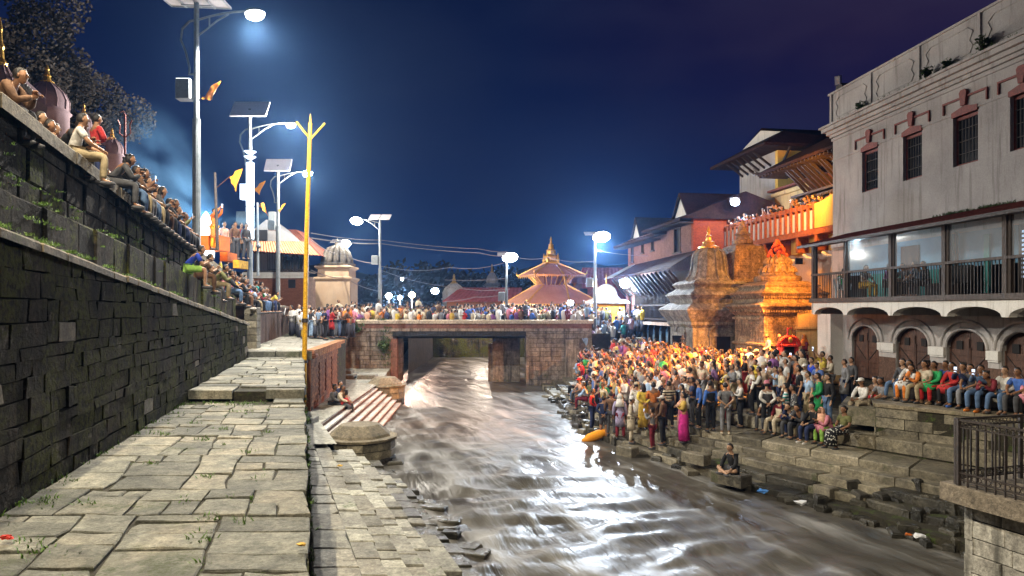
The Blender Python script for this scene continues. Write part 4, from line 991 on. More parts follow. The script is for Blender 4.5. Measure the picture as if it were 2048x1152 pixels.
for k in range(8):
    x = .6+k*(XCE-.6)/7.6; mb = MB(MC); mb.box(x-.10,x+.10,-.02,.9,2.75,3.5); mb.build('gallery_bracket', m_or, gc)
    mb = MB(MC); mb.box(x+.1,x+.75,.55,.9,2.75,3.5); mb.build('bracket_panel', m_yl, gc)
    if k > 2:
        mb = MB(MC); mb.tube([(x-.2,.5,2.7),(x+.1,.3,2.62),(x+.4,.3,2.48),(x+.75,.5,2.42)], [.06,.09,.09,.05], 6); mb.build('scroll_corbel', m_white2, gc)
mb = MB(MC); mb.box(0,XC(36),3.6,4,3.7,7.2); mb.box(-.1,XC(36),3.4,3.6,6.9,7.1); mb.build('set_back_wall', m_cream, gc)
mb = MB(MC); mb.box(-.2,XC(35.8),3.2,4.2,7.2,7.32); mb.build('roof_edge', m_tile, gc)
mb = MB(MC); mb.box(-1.0,1.0,2.6,3.5,3.7,6.2); mb.build('stair_turret', m_pink, gc)
# ---------------- pagoda-roofed temple house (E)
cE = 21.2; ME = frame_of(cE, k2, 37.2); XX = lambda Y: fx(cE, k2, 37.2, Y); xe0, xe1 = 0, XX(30.6)
ph = thing('carved_temple_house', 'dark carved timber temple house with sweeping roof on angled struts behind the gallery', 'temple', (ME.translation.x, 37.2, -3.4))
mb = MB(ME); mb.box(xe0,xe1,0,6,-3.4,6.9); mb.build('wall', m_brickplain, ph)
mb = MB(ME); mb.box(xe0-.1,xe1,-.06,0,4,5.6); mb.build('timber_screen', mat('carved timber with blue light tint',[(.10,.10,.12),(.2,.2,.24)],8,.6,.8,grime=.5), ph)  # blue lamplight put into the timber colour
mb = MB(ME)
for z0, o_ in ((5.55,.35),(5.75,.5),(5.95,.65)): mb.box(xe0-o_,xe1,-o_,0,z0,z0+.12)
for k in range(34): mb.box(xe0-.4+k*.2,xe0-.3+k*.2,-.62,-.5,5.70,5.78)
mb.build('carved_cornice', m_graywood, ph)
mb = MB(ME)
for z0,z1,yo in ((7.35,9.6,-1.9),):
    a, b = (xe0-1.9,yo,7.5), (xe1,yo,7.5); c, d = (xe1,3,10.3), (xe0+2.6,3,10.3)
    mb.add([a,b,c,d,(xe0-1.9,8,7.5),(a[0],a[1],7.34),(b[0],b[1],7.34),(xe0-1.9,8,7.34)], [(0,1,2,3),(4,0,3),(5,6,1,0),(7,5,0,4)])
    mb.add([(xe0-1.9,yo,7.33),(xe1,yo,7.33),(xe1,.0,7.9),(xe0,0,7.9),(xe0-1.9,8,7.33),(xe0,8,7.9)], [(3,2,1,0),(3,0,4,5)])
mb.build('roof', m_tiledark, ph)
for k in range(16):
    x = xe0+k*.42; mb = MB(ME); mb.bar((x,-.05,6.1),(x+(R.uniform(-.25,.25)),-1.45,7.4),.10,.14); mb.build('roof_strut', m_wood, ph)
mb = MB(ME)
for k in range(26): mb.box(xe0-1.8+k*.32,xe0-1.72+k*.32,-1.88,-.2,7.22,7.33)
mb.build('rafter_row', m_wood, ph)
mb = MB(ME)
for k in range(9):
    t = k/8; mb.add([(xe0-1.9-.25*t*t,-1.9-.15*t,7.38+.4*t*t),(xe0-1.7-.25*t*t,-1.9-.15*t,7.38+.4*t*t),(xe0-1.8-.25*t*t,-1.8-.15*t,7.55+.4*t*t)], [(0,1,2)])
mb.tube([(xe0-1.7,-1.7,7.45),(xe0-2.1,-2.0,7.5),(xe0-2.4,-2.15,7.75)], [.1,.07,.03], 6); mb.build('corner_finial', m_wood, ph)
# ---------------- white tower with gabled roof (D)
cD = 22.95; YD = 48.7; MD = frame_of(cD, k2, YD); xd = fx(cD, k2, YD, 44.0)
td = thing('white_tower_house', 'tall pale tower with overhanging tiled roof and white gable, highest on the bank', 'building', (MD.translation.x, YD, -3.4))
mb = MB(MD); mb.box(0,xd,0,.4,-3.4,10.4); mb.box(.02,xd-.02,.4,.6,-3.4,10.4); mb.build('side_wall', m_white, td)
mb = MB(MD); mb.box(xd,xd+.3,0.02,7,-3.4,10.2); mb.build('lit_end_wall', m_yl, td)  # pale tower wall in yellow, the floodlight put into its colour
mb = MB(MD); e = 1.5; zE = 10.2; zR = 12.0; yw = 7.0
A, B, C, D_ = (-e,-e,zE-.1), (xd+e,-e,zE-.1), (xd+e,yw+e,zE-.1), (-e,yw+e,zE-.1)
m_ = xd/2; g0 = (m_,.5,zR); g1 = (m_,yw-.5,zR); gl = (m_-1.5,.4,zE+1.15); gr = (m_+1.5,.4,zE+1.15)
mb.add([A,B,C,D_,(m_,.35,zR),(m_,yw,zR),(-.4,.35,zE+.9),(xd+.4,.35,zE+.9),tuple(Vector(A)-Vector((0,0,.18))),tuple(Vector(B)-Vector((0,0,.18))),tuple(Vector(C)-Vector((0,0,.18))),tuple(Vector(D_)-Vector((0,0,.18)))],
       [(0,1,7,6),(1,2,5,4,7),(3,0,6,4,5),(8,9,1,0),(9,10,2,1),(11,8,0,3),(11,10,9,8)])
mb.build('roof', m_tiledark, td)
mb = MB(MD); mb.add([(-.2,.3,zE+.92),(xd+.2,.3,zE+.92),(m_,.3,zR-.18)], [(0,1,2)]); mb.build('gable', m_white2, td)
for k in range(6):
    mb = MB(MD); x = .5+k*(xd-1)/5; mb.bar((x,0,zE-1.1),(x,-1.2,zE-.25),.10,.13); mb.build('roof_strut', m_wood, td)
for k in range(5):
    mb = MB(MD); y = .3+k*1.4; mb.bar((xd+.3,y,zE-1.2),(xd+1.3,y,zE-.25),.10,.13); mb.build('roof_strut', m_wood, td)
mb = MB(MD); mb.box(-.05,xd,-.08,0,7.0,7.12); mb.build('string_course', m_white, td)
mb = MB(MD); mb.box(-7.5,0,1.0,1.2,-3,6.4); mb.add([(-8,.6,6.3),(0,.6,7.9),(0,5,9.6),(-7,5,7.6)], [(0,1,2,3)]); mb.build('annex_roof', m_tiledark, td)
mb = MB(MD); mb.add([(-5,.5,5.6),(0,.5,7.4),(0,.5,6.2),(-5,.5,5.4)], [(0,1,2,3)]); mb.build('annex_wall', m_white, td)
# ---------------- red brick timber house (B)
cR = 17.0; YR = 54.5; MR = frame_of(cR, k2, YR); XR = lambda Y: fx(cR, k2, YR, Y); xr = XR(42.3)
rh = thing('brick_timber_house', 'dark red brick house with tiled roofs, white gables and timber arcade', 'building', (MR.translation.x, YR, -3.4))
mb = MB(MR); w1 = [(.75,1.35,3.6,5.0),(3.2,3.7,4.1,4.7),(5.3,5.85,4.1,4.75),(9.6,10.7,3.6,5.1)]
wall_with_holes(mb, 0, xr, 2.4, 5.35, w1, .3); m_pb = mat('pink brick wall',[(.12,.055,.04),(.19,.095,.07)],2.4,.85,.5,grime=.4,streak=((.12,.06,.05),.4)); mb.build('upper_wall', m_pb, rh)
for a, b, z0, z1 in w1:
    mb = MB(MR); mb.box(a,a+.09,-.05,.1,z0,z1); mb.box(b-.09,b,-.05,.1,z0,z1); mb.box(a-.12,b+.12,-.08,.1,z1,z1+.1); mb.box(a-.12,b+.12,-.1,.1,z0-.1,z0); w_ = mb.build('window', m_wood, rh)
    mb = MB(MR); mb.box(a+.09,b-.09,.12,.14,z0,z1); mb.build('shutter', m_black, w_)
mb = MB(MR); mb.box(xr,xr+.3,0.02,9,-3.4,5.6); mb.build('end_wall', mat('brick with floodlight orange',[(.26,.04,.008),(.36,.065,.014)],2,.85,.4,grime=.35,fine=24,stretch=(1,1,3)), rh)  # sodium orange put into the brick colour
mb = MB(MR)
for z0, x0, x1, e_, rz in ((4.95,0,xr*.62,.9,6.5),(5.4,xr*.56,xr,.95,7.1)):
    mb.add([(x0-1.0,-e_,z0),(x1+.6,-e_,z0),(x1+.6,3.2,rz),(x0+1.2,3.2,rz),(x0-1,7,z0),(x0-1.0,-e_,z0-.15),(x1+.6,-e_,z0-.15),(x1+.6,8,z0),(x0-1.0,7,z0-.15)], [(0,1,2,3),(4,0,3),(5,6,1,0),(1,7,2),(8,5,0,4)])
    mb.add([(x0-1.0,-e_,z0-.16),(x1+.6,-e_,z0-.16),(x1+.6,.3,z0+.1),(x0-1,.3,z0+.1)], [(3,2,1,0)])
mb.build('roof', m_tiledark, rh)
mb = MB(MR)
for z0, x0, x1 in ((4.95,-1,xr*.62),(5.4,xr*.56,xr+.6)):
    for k in range(int((x1-x0)/.3)): mb.box(x0+k*.3,x0+k*.3+.08,-.86,-.02,z0-.26,z0-.17)
mb.build('rafter_row', m_wood, rh)
for cx, w, z0, z1, yy in ((1.6,.95,5.45,6.95,.2),(10.1,1.15,5.9,7.4,.3)):
    mb = MB(MR); mb.add([(cx-w,yy,z0),(cx+w,yy,z0),(cx,yy,z1-.1),(cx-w,yy+.12,z0),(cx+w,yy+.12,z0),(cx,yy+.12,z1-.1)], [(0,1,2),(0,3,4,1),(1,4,5,2),(2,5,3,0)]); gb_ = mb.build('gable', m_white2, rh)
    mb = MB(MR); mb.add([(cx-w-.2,yy-.15,z0-.1),(cx,yy-.15,z1),(cx,4,z1),(cx-w-.2,4,z0-.1),(cx+w+.2,yy-.15,z0-.1),(cx+w+.2,4,z0-.1)], [(0,1,2,3),(1,4,5,2)]); mb.bar((cx-w-.2,yy-.15,z0-.16),(cx,yy-.15,z1-.06),.08,.12); mb.bar((cx+w+.2,yy-.15,z0-.16),(cx,yy-.15,z1-.06),.08,.12); mb.build('gable_roof', m_tiledark, gb_)
mb = MB(MR); roof_sheet(mb, (-.9,-1.7,2.35), (1.7,-1.7,2.4), (1.7,.0,3.35), (-.1,.0,3.3), 12, .03); mb.build('sheet_roof', mat('white-lit corrugated sheet',[(.30,.29,.28),(.4,.39,.37)],2,.5,.2,grime=.25), rh)  # white-lit corner of the arcade roof, the light put into its colour
mb = MB(MR); mb.add([(1.7,-1.7,2.38),(xr+1.2,-1.7,2.5),(xr+1.2,0,3.5),(1.7,0,3.35),(1.7,-1.7,2.24),(xr+1.2,-1.7,2.36)], [(0,1,2,3),(4,5,1,0)]); mb.build('arcade_roof', m_tiledark, rh)
for k in range(16):
    mb = MB(MR); x = .4+k*xr/15.5; mb.bar((x,-.3,1.0),(x+.1,-1.45,2.3),.09,.14); mb.build('roof_strut', m_wood, rh)
mb = MB(MR); mb.box(0,xr,.0,.3,-.9,2.4); mb.build('arcade_wall', m_wood, rh)
mb = MB(MR)
for k in range(30): mb.box(2.0+k*.27,2.06+k*.27,-.14,-.0,-.7,1.9)
for zz_ in (-.75,.2,1.2,1.9): mb.box(1.9,10.1,-.2,-.0,zz_,zz_+.12)
mb.build('carved_screen', m_wood, rh)
for a, b in ((.0,.25),(1.3,1.6)):
    mb = MB(MR); mb.box(a,b,-.15,-.001,-.9,2.2); mb.build('brick_jamb', mat('pink jamb',[(.45,.2,.17),(.55,.28,.22)],3,.85,.3), rh)
mb = MB(MR); mb.box(-.25,xr,-.25,0,-1.1,-.9); mb.build('ledge', m_pink, rh)
mb = MB(MR); mb.box(0,xr,.6,.8,-3.4,-1.1); mb.build('ground_wall', m_wood, rh)
for k in range(9):
    x = .5+k*1.28; mb = MB(MR); mb.box(x,x+.95,.45,.55,-3.4,-1.55); mb.tube([(x+.475+.47*math.cos(t),.5,-1.55+.3*math.sin(t)) for t in [math.pi-math.pi*q/8 for q in range(9)]], .05, 6); d_ = mb.build('blue_door', m_bluedoor, rh)
    mb = MB(MR); mb.box(x+.44,x+.50,.42,.45,-3.4,-1.5); mb.box(x+.1,x+.4,.43,.45,-2.9,-1.8); mb.box(x+.55,x+.85,.43,.45,-2.9,-1.8); mb.build('door_panel', mat('pale blue paint',[(.20,.36,.58),(.3,.48,.7)],4,.5,.1), d_)
    mb = MB(MR); mb.box(x-.2,x-.12,.2,.5,-3.4,-1.1); mb.build('timber_column', m_wood, rh)
# ================================================================ SHRINES
def course(mb, hs, c, rot, n=4, sq=1): mb.lathe(hs, c, n, rot=rot, sq=sq)
RZ = math.atan(.146)
def sqr(mb, prof, c, m=0, sub=0):
    """square stepped body with a slightly proud central face on each side"""
    mb.lathe(prof, c, 4, m, rot=RZ, sq=0)   # n=4 with half-step offset: corners at 45 degrees
def S(p): return [(r*1.4142, z) for r, z in p]
# grey bell-domed shrine
s1 = thing('bell_domed_shrine', 'pale grey stone shrine with a big bell-shaped dome and gilt finial', 'shrine', (10.4,37,-3.4), 'stone shrines beside the ghat')
c1 = (10.45,37.2,0); mb = MB()
sqr(mb, S([(1.95,-3.4),(1.95,-3.0),(1.7,-2.9),(1.7,-.75)]), c1); mb.build('plinth_wall', m_greystone, s1)
mb = MB(); sqr(mb, S([(1.72,-.95),(1.85,-.8),(1.85,-.65),(2.1,-.35),(2.28,-.05),(2.2,.05),(1.9,.22),(1.75,.32)]), c1); mb.build('lower_cornice', m_greystone, s1)
mb = MB(); sqr(mb, S([(1.7,.3),(1.75,.5),(1.95,.72),(1.85,.82),(1.55,1.0),(1.45,1.1),(1.62,1.3),(1.5,1.42),(1.28,1.5)]), c1); mb.build('upper_cornice', m_greystone, s1)
mb = MB(); mb.lathe([(1.42,1.42),(1.36,1.52),(1.18,1.7),(1.04,2.05),(.98,2.55),(.90,2.9),(.68,3.12),(.5,3.2)], c1, 24, rot=RZ, sq=.12); 
mb.build('bell_dome', m_greystone, s1, smooth=True)
for k in range(12):
    a = RZ+k*math.pi/6; mb = MB(); mb.tube([(c1[0]+r*math.cos(a), c1[1]+r*math.sin(a), z) for r, z in ((1.42,1.5),(1.2,1.74),(1.06,2.1),(1.0,2.6),(.90,2.96),(.6,3.2))], .045, 5); mb.build('dome_rib', m_greystone, s1)
mb = MB(); mb.lathe([(.5,3.15),(.62,3.2),(.62,3.3),(.42,3.36),(.34,3.5),(.36,3.56),(.2,3.62),(.16,3.8),(.2,3.86),(.1,3.92),(.09,4.05),(.13,4.1),(.02,4.4)], c1, 12, rot=RZ); mb.build('finial', m_gold, s1)
for fa in range(4):
    a = RZ+fa*math.pi/2; d = Vector((math.cos(a), math.sin(a), 0)); t = Vector((-d.y, d.x, 0)); C = Vector(c1)
    mb = MB(); o = C+d*1.72
    for s_ in (-1,1): mb.bar(o+t*s_*.62+Vector((0,0,-2.9)), o+t*s_*.62+Vector((0,0,-1.4)), .2)
    mb.bar(o+t*-.8+Vector((0,0,-1.32)), o+t*.8+Vector((0,0,-1.32)), .24, .16)
    mb.tube([o+t*.7*math.cos(q)+Vector((0,0,-1.22+.42*math.sin(q))) for q in [math.pi-math.pi*j/8 for j in range(9)]], .09, 6); mb.build('niche_frame', m_greystone, s1)
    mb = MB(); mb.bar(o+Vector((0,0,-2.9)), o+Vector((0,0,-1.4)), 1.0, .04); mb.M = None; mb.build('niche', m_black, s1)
# brick shikhara shrine
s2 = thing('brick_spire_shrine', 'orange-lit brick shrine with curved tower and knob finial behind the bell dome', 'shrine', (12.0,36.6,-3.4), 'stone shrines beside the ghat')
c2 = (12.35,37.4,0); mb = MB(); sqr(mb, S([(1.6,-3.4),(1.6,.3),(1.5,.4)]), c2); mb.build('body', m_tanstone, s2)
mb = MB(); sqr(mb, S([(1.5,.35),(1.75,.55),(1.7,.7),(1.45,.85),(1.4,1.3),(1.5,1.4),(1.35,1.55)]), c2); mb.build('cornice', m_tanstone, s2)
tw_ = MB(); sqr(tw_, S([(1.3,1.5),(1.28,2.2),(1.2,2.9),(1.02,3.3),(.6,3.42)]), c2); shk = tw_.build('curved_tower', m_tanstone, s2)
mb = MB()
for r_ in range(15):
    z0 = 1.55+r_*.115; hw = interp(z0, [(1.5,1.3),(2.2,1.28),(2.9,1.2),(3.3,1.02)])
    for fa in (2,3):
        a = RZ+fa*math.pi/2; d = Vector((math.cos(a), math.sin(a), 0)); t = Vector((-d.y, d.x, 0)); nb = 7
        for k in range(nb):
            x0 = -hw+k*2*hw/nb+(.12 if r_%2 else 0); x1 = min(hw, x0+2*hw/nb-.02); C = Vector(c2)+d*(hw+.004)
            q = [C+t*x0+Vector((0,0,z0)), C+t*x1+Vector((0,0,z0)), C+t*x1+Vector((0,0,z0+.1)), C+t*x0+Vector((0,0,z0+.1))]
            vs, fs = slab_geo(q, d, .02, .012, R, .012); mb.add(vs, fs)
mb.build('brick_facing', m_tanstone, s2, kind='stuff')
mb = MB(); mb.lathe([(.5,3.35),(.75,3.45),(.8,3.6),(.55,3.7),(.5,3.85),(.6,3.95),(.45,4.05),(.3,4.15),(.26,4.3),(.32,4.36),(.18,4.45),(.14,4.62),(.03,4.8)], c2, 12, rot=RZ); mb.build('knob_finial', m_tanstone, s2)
# arched stone porch between the shrines
po = thing('stone_porch', 'small stone porch with two pointed arch openings between the shrines', 'porch', (11.2,34.0,-3.4))
MP = frame_of(11.3+.146*34.2, k2, 34.6)
mb = MB(MP); arch_wall(mb, .15, .75, -3.4, -1.5, .45, 0, .95, -.65, 0, .4, 8); arch_wall(mb, 1.1, 2.0, -3.4, -1.5, .5, .95, 2.2, -.65, 0, .4, 8); mb.build('arcade', m_tanstone, po)
MP2 = MP @ Matrix.Translation((2.2,0,0)) @ Matrix.Rotation(math.pi/2, 4, 'Z')
mb = MB(MP2); arch_wall(mb, .25, 1.25, -3.4, -1.5, .55, 0, 1.6, -.65, 0, .4, 8); mb.build('arcade', m_tanstone, po)
mb = MB(MP); mb.box(-.15,2.35,-.15,1.9,-.65,-.5); mb.box(-.25,2.45,-.25,1.9,-.5,-.38); mb.box(.2,2.1,0,1.7,-.38,-.1); mb.build('porch_roof', m_tanstone, po)
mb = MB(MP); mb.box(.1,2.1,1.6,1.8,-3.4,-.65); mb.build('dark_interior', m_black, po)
for x in (.85,2.05):
    mb = MB(MP); mb.box(x-.07,x+.17,-.06,.02,-3.4,-.8); mb.build('pilaster', m_orange, po)
# tiered tan shrine with flower-red crown
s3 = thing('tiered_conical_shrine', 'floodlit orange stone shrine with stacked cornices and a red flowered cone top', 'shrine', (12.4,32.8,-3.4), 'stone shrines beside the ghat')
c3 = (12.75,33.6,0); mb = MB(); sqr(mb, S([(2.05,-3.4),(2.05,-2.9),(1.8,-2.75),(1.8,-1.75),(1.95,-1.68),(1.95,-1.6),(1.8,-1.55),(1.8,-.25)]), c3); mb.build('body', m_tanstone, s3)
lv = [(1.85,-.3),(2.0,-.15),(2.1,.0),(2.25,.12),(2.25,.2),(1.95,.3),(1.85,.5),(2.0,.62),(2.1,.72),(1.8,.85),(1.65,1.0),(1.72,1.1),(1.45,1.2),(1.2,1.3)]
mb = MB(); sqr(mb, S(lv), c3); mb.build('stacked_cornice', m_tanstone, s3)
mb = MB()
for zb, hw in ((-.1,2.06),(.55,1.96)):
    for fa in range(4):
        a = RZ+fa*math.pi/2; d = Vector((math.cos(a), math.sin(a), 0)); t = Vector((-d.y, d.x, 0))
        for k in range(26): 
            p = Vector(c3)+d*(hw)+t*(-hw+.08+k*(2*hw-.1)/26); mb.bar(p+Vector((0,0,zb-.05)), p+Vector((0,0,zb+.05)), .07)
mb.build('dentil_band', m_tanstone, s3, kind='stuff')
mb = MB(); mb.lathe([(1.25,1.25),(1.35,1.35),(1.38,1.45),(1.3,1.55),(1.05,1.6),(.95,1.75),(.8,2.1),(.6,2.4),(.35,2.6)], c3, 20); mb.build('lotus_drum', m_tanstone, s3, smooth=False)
mb = MB()
for k in range(16):
    a = k*2*math.pi/16
    for r0, z0, s_ in ((.98,1.72,.2),(.74,2.12,.17)): 
        p = Vector((c3[0]+r0*math.cos(a), c3[1]+r0*math.sin(a), z0)); q = Vector((c3[0]+(r0-.14)*math.cos(a), c3[1]+(r0-.14)*math.sin(a), z0+.34)); mb.tube([p,(p+q)/2+Vector((math.cos(a),math.sin(a),0))*.04,q], [s_*.8,s_*.6,.02], 5)
mb.build('lotus_petal', m_tanstone, s3)
mb = MB()
for k in range(70):
    a = R.uniform(0,6.28); t = R.random(); r0 = .5*(1-t**1.3)+.04; mb.ball((c3[0]+r0*math.cos(a),c3[1]+r0*math.sin(a),2.5+t*.75),R.uniform(.06,.11),6,4)
mb.build('red_flowers', mat('red flowers',[(.6,.06,.02),(.8,.16,.03)],8,.8,.3), s3, kind='stuff')
mb = MB()
for fa in (2,3):
    a = RZ+fa*math.pi/2; d = Vector((math.cos(a), math.sin(a), 0)); t = Vector((-d.y, d.x, 0))
    for zz_ in (-2.6,-2.3,-2.0,-1.3,-1.0,-.7,-.4):
        for k in range(8):
            C = Vector(c3)+d*1.81; x0 = -1.75+k*.44+(.2 if int(zz_*10)%2 else 0); x1 = min(1.76,x0+.42)
            if x1-x0 > .1: vs, fs = slab_geo([C+t*x0+Vector((0,0,zz_-.0)), C+t*x1+Vector((0,0,zz_)), C+t*x1+Vector((0,0,zz_+.28)), C+t*x0+Vector((0,0,zz_+.28))], d, .02, .012); mb.add(vs, fs)
mb.build('wall_block', m_tanstone, s3, kind='stuff')
# lower courtyard wall lit orange, to the right of the tiered shrine
cw = thing('courtyard_wall', 'glowing orange plaster wall between the tiered shrine and the white corner pier', 'wall', (14.8,31.5,-3.4))
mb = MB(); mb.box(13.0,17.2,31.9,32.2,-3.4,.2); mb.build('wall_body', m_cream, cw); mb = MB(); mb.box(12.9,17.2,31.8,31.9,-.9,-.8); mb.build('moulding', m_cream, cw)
# red altar
al = thing('red_altar', 'red ornate wooden altar with carved pediment standing before the tiered shrine', 'altar', (11.7,28.6,-3.0))
ac = Vector((11.45,28.9,0)); Ma = Matrix.Translation(ac)@Matrix.Rotation(.15,4,'Z')
mb = MB(Ma); mb.box(-.36,-.28,-.1,.3,-3.4,-1.55); mb.box(.28,.36,-.1,.3,-3.4,-1.55); mb.box(-.28,.28,-.1,.3,-3.4,-2.35); mb.box(-.4,.4,-.15,.35,-1.55,-1.48); mb.build('frame', m_redcloth, al)
mb = MB(Ma); mb.box(-.28,.28,.1,.2,-2.35,-1.55); mb.build('dark_board', m_wood, al)
mb = MB(Ma)
for k in range(15):
    a = math.pi*k/14; mb.ball((.44*math.cos(a),0,-1.47+.32*math.sin(a)), .085, 7, 5)
mb.box(-.3,.3,-.03,.05,-1.47,-1.2); mb.box(-.09,.09,-.05,.05,-1.1,-.78); mb.build('pediment', m_redcloth, al)
mb = MB(Ma); mb.ball((0,-.08,-1.28), (.1,.04,.12), 8, 6); mb.box(-.06,.06,-.06,-.04,-1.08,-.82); mb.build('gilt_emblem', m_gold, al)
s1.scale = (.9,.9,1); s2.scale = (.72,.72,1); s3.scale = (.8,.8,1)
# ================================================================ STREET LAMPS
def solar_lamp(label, u, vbase_z, ulamp, vlamp, Y, vpanel, pw, ph, rad, power, col, ptilt=.5, box=True, cat='lamp', group='solar street lamps', prot=0., lens=None, two=False, head=.16, loop=True, lk=None):
    x = (u-1024)/F*Y; zl = (HV-vlamp)/F*Y; zp = (HV-vpanel)/F*Y; xl = (ulamp-1024)/F*Y
    t = thing('solar_street_lamp', label, cat, (x, Y, vbase_z), group)
    mb = MB(); mb.tube([(x,Y,vbase_z),(x,Y,lerp(vbase_z,zp,.55)),(x,Y,lerp(vbase_z,zp,.551)),(x,Y,zp)], [rad*1.25,rad*1.15,rad*.85,rad*.75], 12); mb.build('pole', m_steel2, t, smooth=False)
    s_ = 1 if xl > x else -1; L_ = abs(xl-x); pts = []
    for k in range(7): 
        q = k/6; pts.append((x+s_*lerp(0, L_-.1, q), Y, zl+.08-.32*L_/2*(1-q)**2))
    mb = MB(); mb.tube(pts, rad*.32, 6)
    mb.tube([(x,Y,zl-.75),(x+s_*L_*.18,Y,zl-.5),(x+s_*L_*.36,Y,zl-.22),(x+s_*L_*.55,Y,zl-.02)], rad*.26, 6); mb.bar((x+s_*L_*.22,Y,zl-.08),(x+s_*L_*.22,Y,zl-.4), rad*.35)
    if loop: mb.tube([(x,Y,zl-.2),(x-s_*.22,Y,zl-.25),(x-s_*.46,Y,zl-.5),(x-s_*.5,Y,zl-.85),(x-s_*.34,Y,zl-1.25),(x-s_*.22,Y,zl-1.75),(x-s_*.24,Y,zl-1.95),(x-s_*.05,Y,zl-1.95)], rad*.34, 6)
    mb.build('curved_arm', m_steel2, t)
    pm = Matrix.Translation((x,Y,zp))@Matrix.Rotation(prot,4,'Z')@Matrix.Rotation(ptilt,4,'X')
    for cx in ((-pw*.27,pw*.27) if two else (0,)):
        w = pw*.5 if two else pw; mb = MB(pm); mb.box(cx-w/2,cx+w/2,-ph/2,ph/2,-.02,.02)
        p_ = mb.build('solar_panel', m_panelback, t)
        mb = MB(pm)
        for a, b, c, d in ((-w/2,w/2,-ph/2,-ph/2+.04),(-w/2,w/2,ph/2-.04,ph/2),(-w/2,-w/2+.04,-ph/2,ph/2),(w/2-.04,w/2,-ph/2,ph/2),(-.015,.015,-ph/2,ph/2)): mb.box(cx+a,cx+b,c,d,-.05,-.021)
        mb.box(cx-w*.25,cx-w*.22,-ph*.4,ph*.4,-.09,-.05); mb.box(cx+w*.22,cx+w*.25,-ph*.4,ph*.4,-.09,-.05); mb.box(cx-w*.25,cx+w*.25,-.04,.04,-.12,-.09); mb.build('panel_frame', m_steel, p_)
    if box:
        zb = lerp(vbase_z, zp, box if box is not True else .55); mb = MB(); mb.bbox(x-rad-.5,x-rad-.02,Y-.2,Y+.2,zb-.3,zb+.35,.03); mb.build('battery_box', m_steel2, t)
    hm = Matrix.Translation((xl,Y,zl))@Matrix.Rotation(-s_*.12,4,'Y')
    mb = MB(hm); r = head; vs = []
    mb.lathe([(r*.3,.09),(r*.9,.07),(r*1.0,.02),(r*1.0,-.01)], (0,0,0), 12); hd = mb.build('lamp_head', m_steel2, t)
    mb = MB(hm); mb.ball((0,0,-.03), (r*.92,r*.75,r*.55), 12, 8); mb.build('lens', lens or e_white, hd, smooth=True)  # oversized lens, the lamp's glare put into its shape
    if power: light((xl, Y-.02, zl-r*.9-.12), power, col, .12, parent=t, **(lk or {}))
    return t
CW = (.92,.96,1.0); WW = (1,.95,.84)
LAMPS = [
 dict(label='tallest and nearest solar street lamp, with a grey battery box on its pole', u=393, vbase_z=1.5, ulamp=510, vlamp=27, Y=22.5, vpanel=4, pw=1.9, ph=1.0, rad=.105, power=12000, col=(1,.95,.86), ptilt=.12, prot=.1, box=.66, head=.33, lk=dict(kind='SPOT', target=(-7.4,22.0,-3), size=150, blend=.4)),
 dict(label='solar street lamp wrapped in bright white, between the tallest lamp and the yellow pole', u=500, vbase_z=1.1, ulamp=582, vlamp=249, Y=34, vpanel=218, pw=1.75, ph=1.05, rad=.11, power=7500, col=(1,.95,.88), ptilt=.95, box=.38, head=.24),
 dict(label='solar street lamp whose lit head touches the yellow pole', u=556, vbase_z=0.6, ulamp=615, vlamp=346, Y=46, vpanel=330, pw=1.7, ph=1.0, rad=.115, power=7500, col=(1,.92,.78), ptilt=1.05, box=.55, head=.36),
 dict(label='solar street lamp with two panels standing at the left end of the bridge', u=760, vbase_z=-1.64, ulamp=713, vlamp=441, Y=52, vpanel=434, pw=1.5, ph=1.1, rad=.11, power=2200, col=WW, ptilt=.45, box=.62, two=True, head=.50, loop=False),
 dict(label='small solar street lamp above the ribbed dome of the beige shrine', u=679, vbase_z=-1.64, ulamp=690, vlamp=487, Y=60, vpanel=482, pw=1.4, ph=.9, rad=.08, power=2600, col=WW, ptilt=.35, box=False, head=.56, loop=False),
 dict(label='solar street lamp behind the middle of the bridge left of the pagoda', u=1013, vbase_z=-1.64, ulamp=1020, vlamp=514, Y=50.2, vpanel=508, pw=1.3, ph=.8, rad=.09, power=1000, col=CW, ptilt=.3, box=.45, head=.60, loop=False),
 dict(label='solar street lamp at the right end of the bridge beside the white-domed yellow shrine', u=1190, vbase_z=-1.64, ulamp=1203, vlamp=473, Y=50, vpanel=467, pw=1.5, ph=1.0, rad=.12, power=18000, col=(.76,.87,1), ptilt=.3, box=.5, head=.68, loop=False, lk=dict(kind='SPOT', target=(-1,33,-5), size=112, blend=.5)),
]
for k in LAMPS: solar_lamp(**k)
# white wrapping on the second lamp's pole, lamp glare put in as its own glow
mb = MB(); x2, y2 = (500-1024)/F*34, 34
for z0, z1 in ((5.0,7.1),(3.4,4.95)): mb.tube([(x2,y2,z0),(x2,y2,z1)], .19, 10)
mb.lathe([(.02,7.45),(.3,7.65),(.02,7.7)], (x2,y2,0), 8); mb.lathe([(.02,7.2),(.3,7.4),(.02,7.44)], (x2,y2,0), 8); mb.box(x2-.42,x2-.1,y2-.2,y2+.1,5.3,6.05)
w_ = mb.build('loudspeaker_wrap', emit('glowing wrap',(.75,.88,1),1.6), None, label='white loudspeakers and wrapping on the second solar lamp pole, glaring pale blue', cat='loudspeaker')
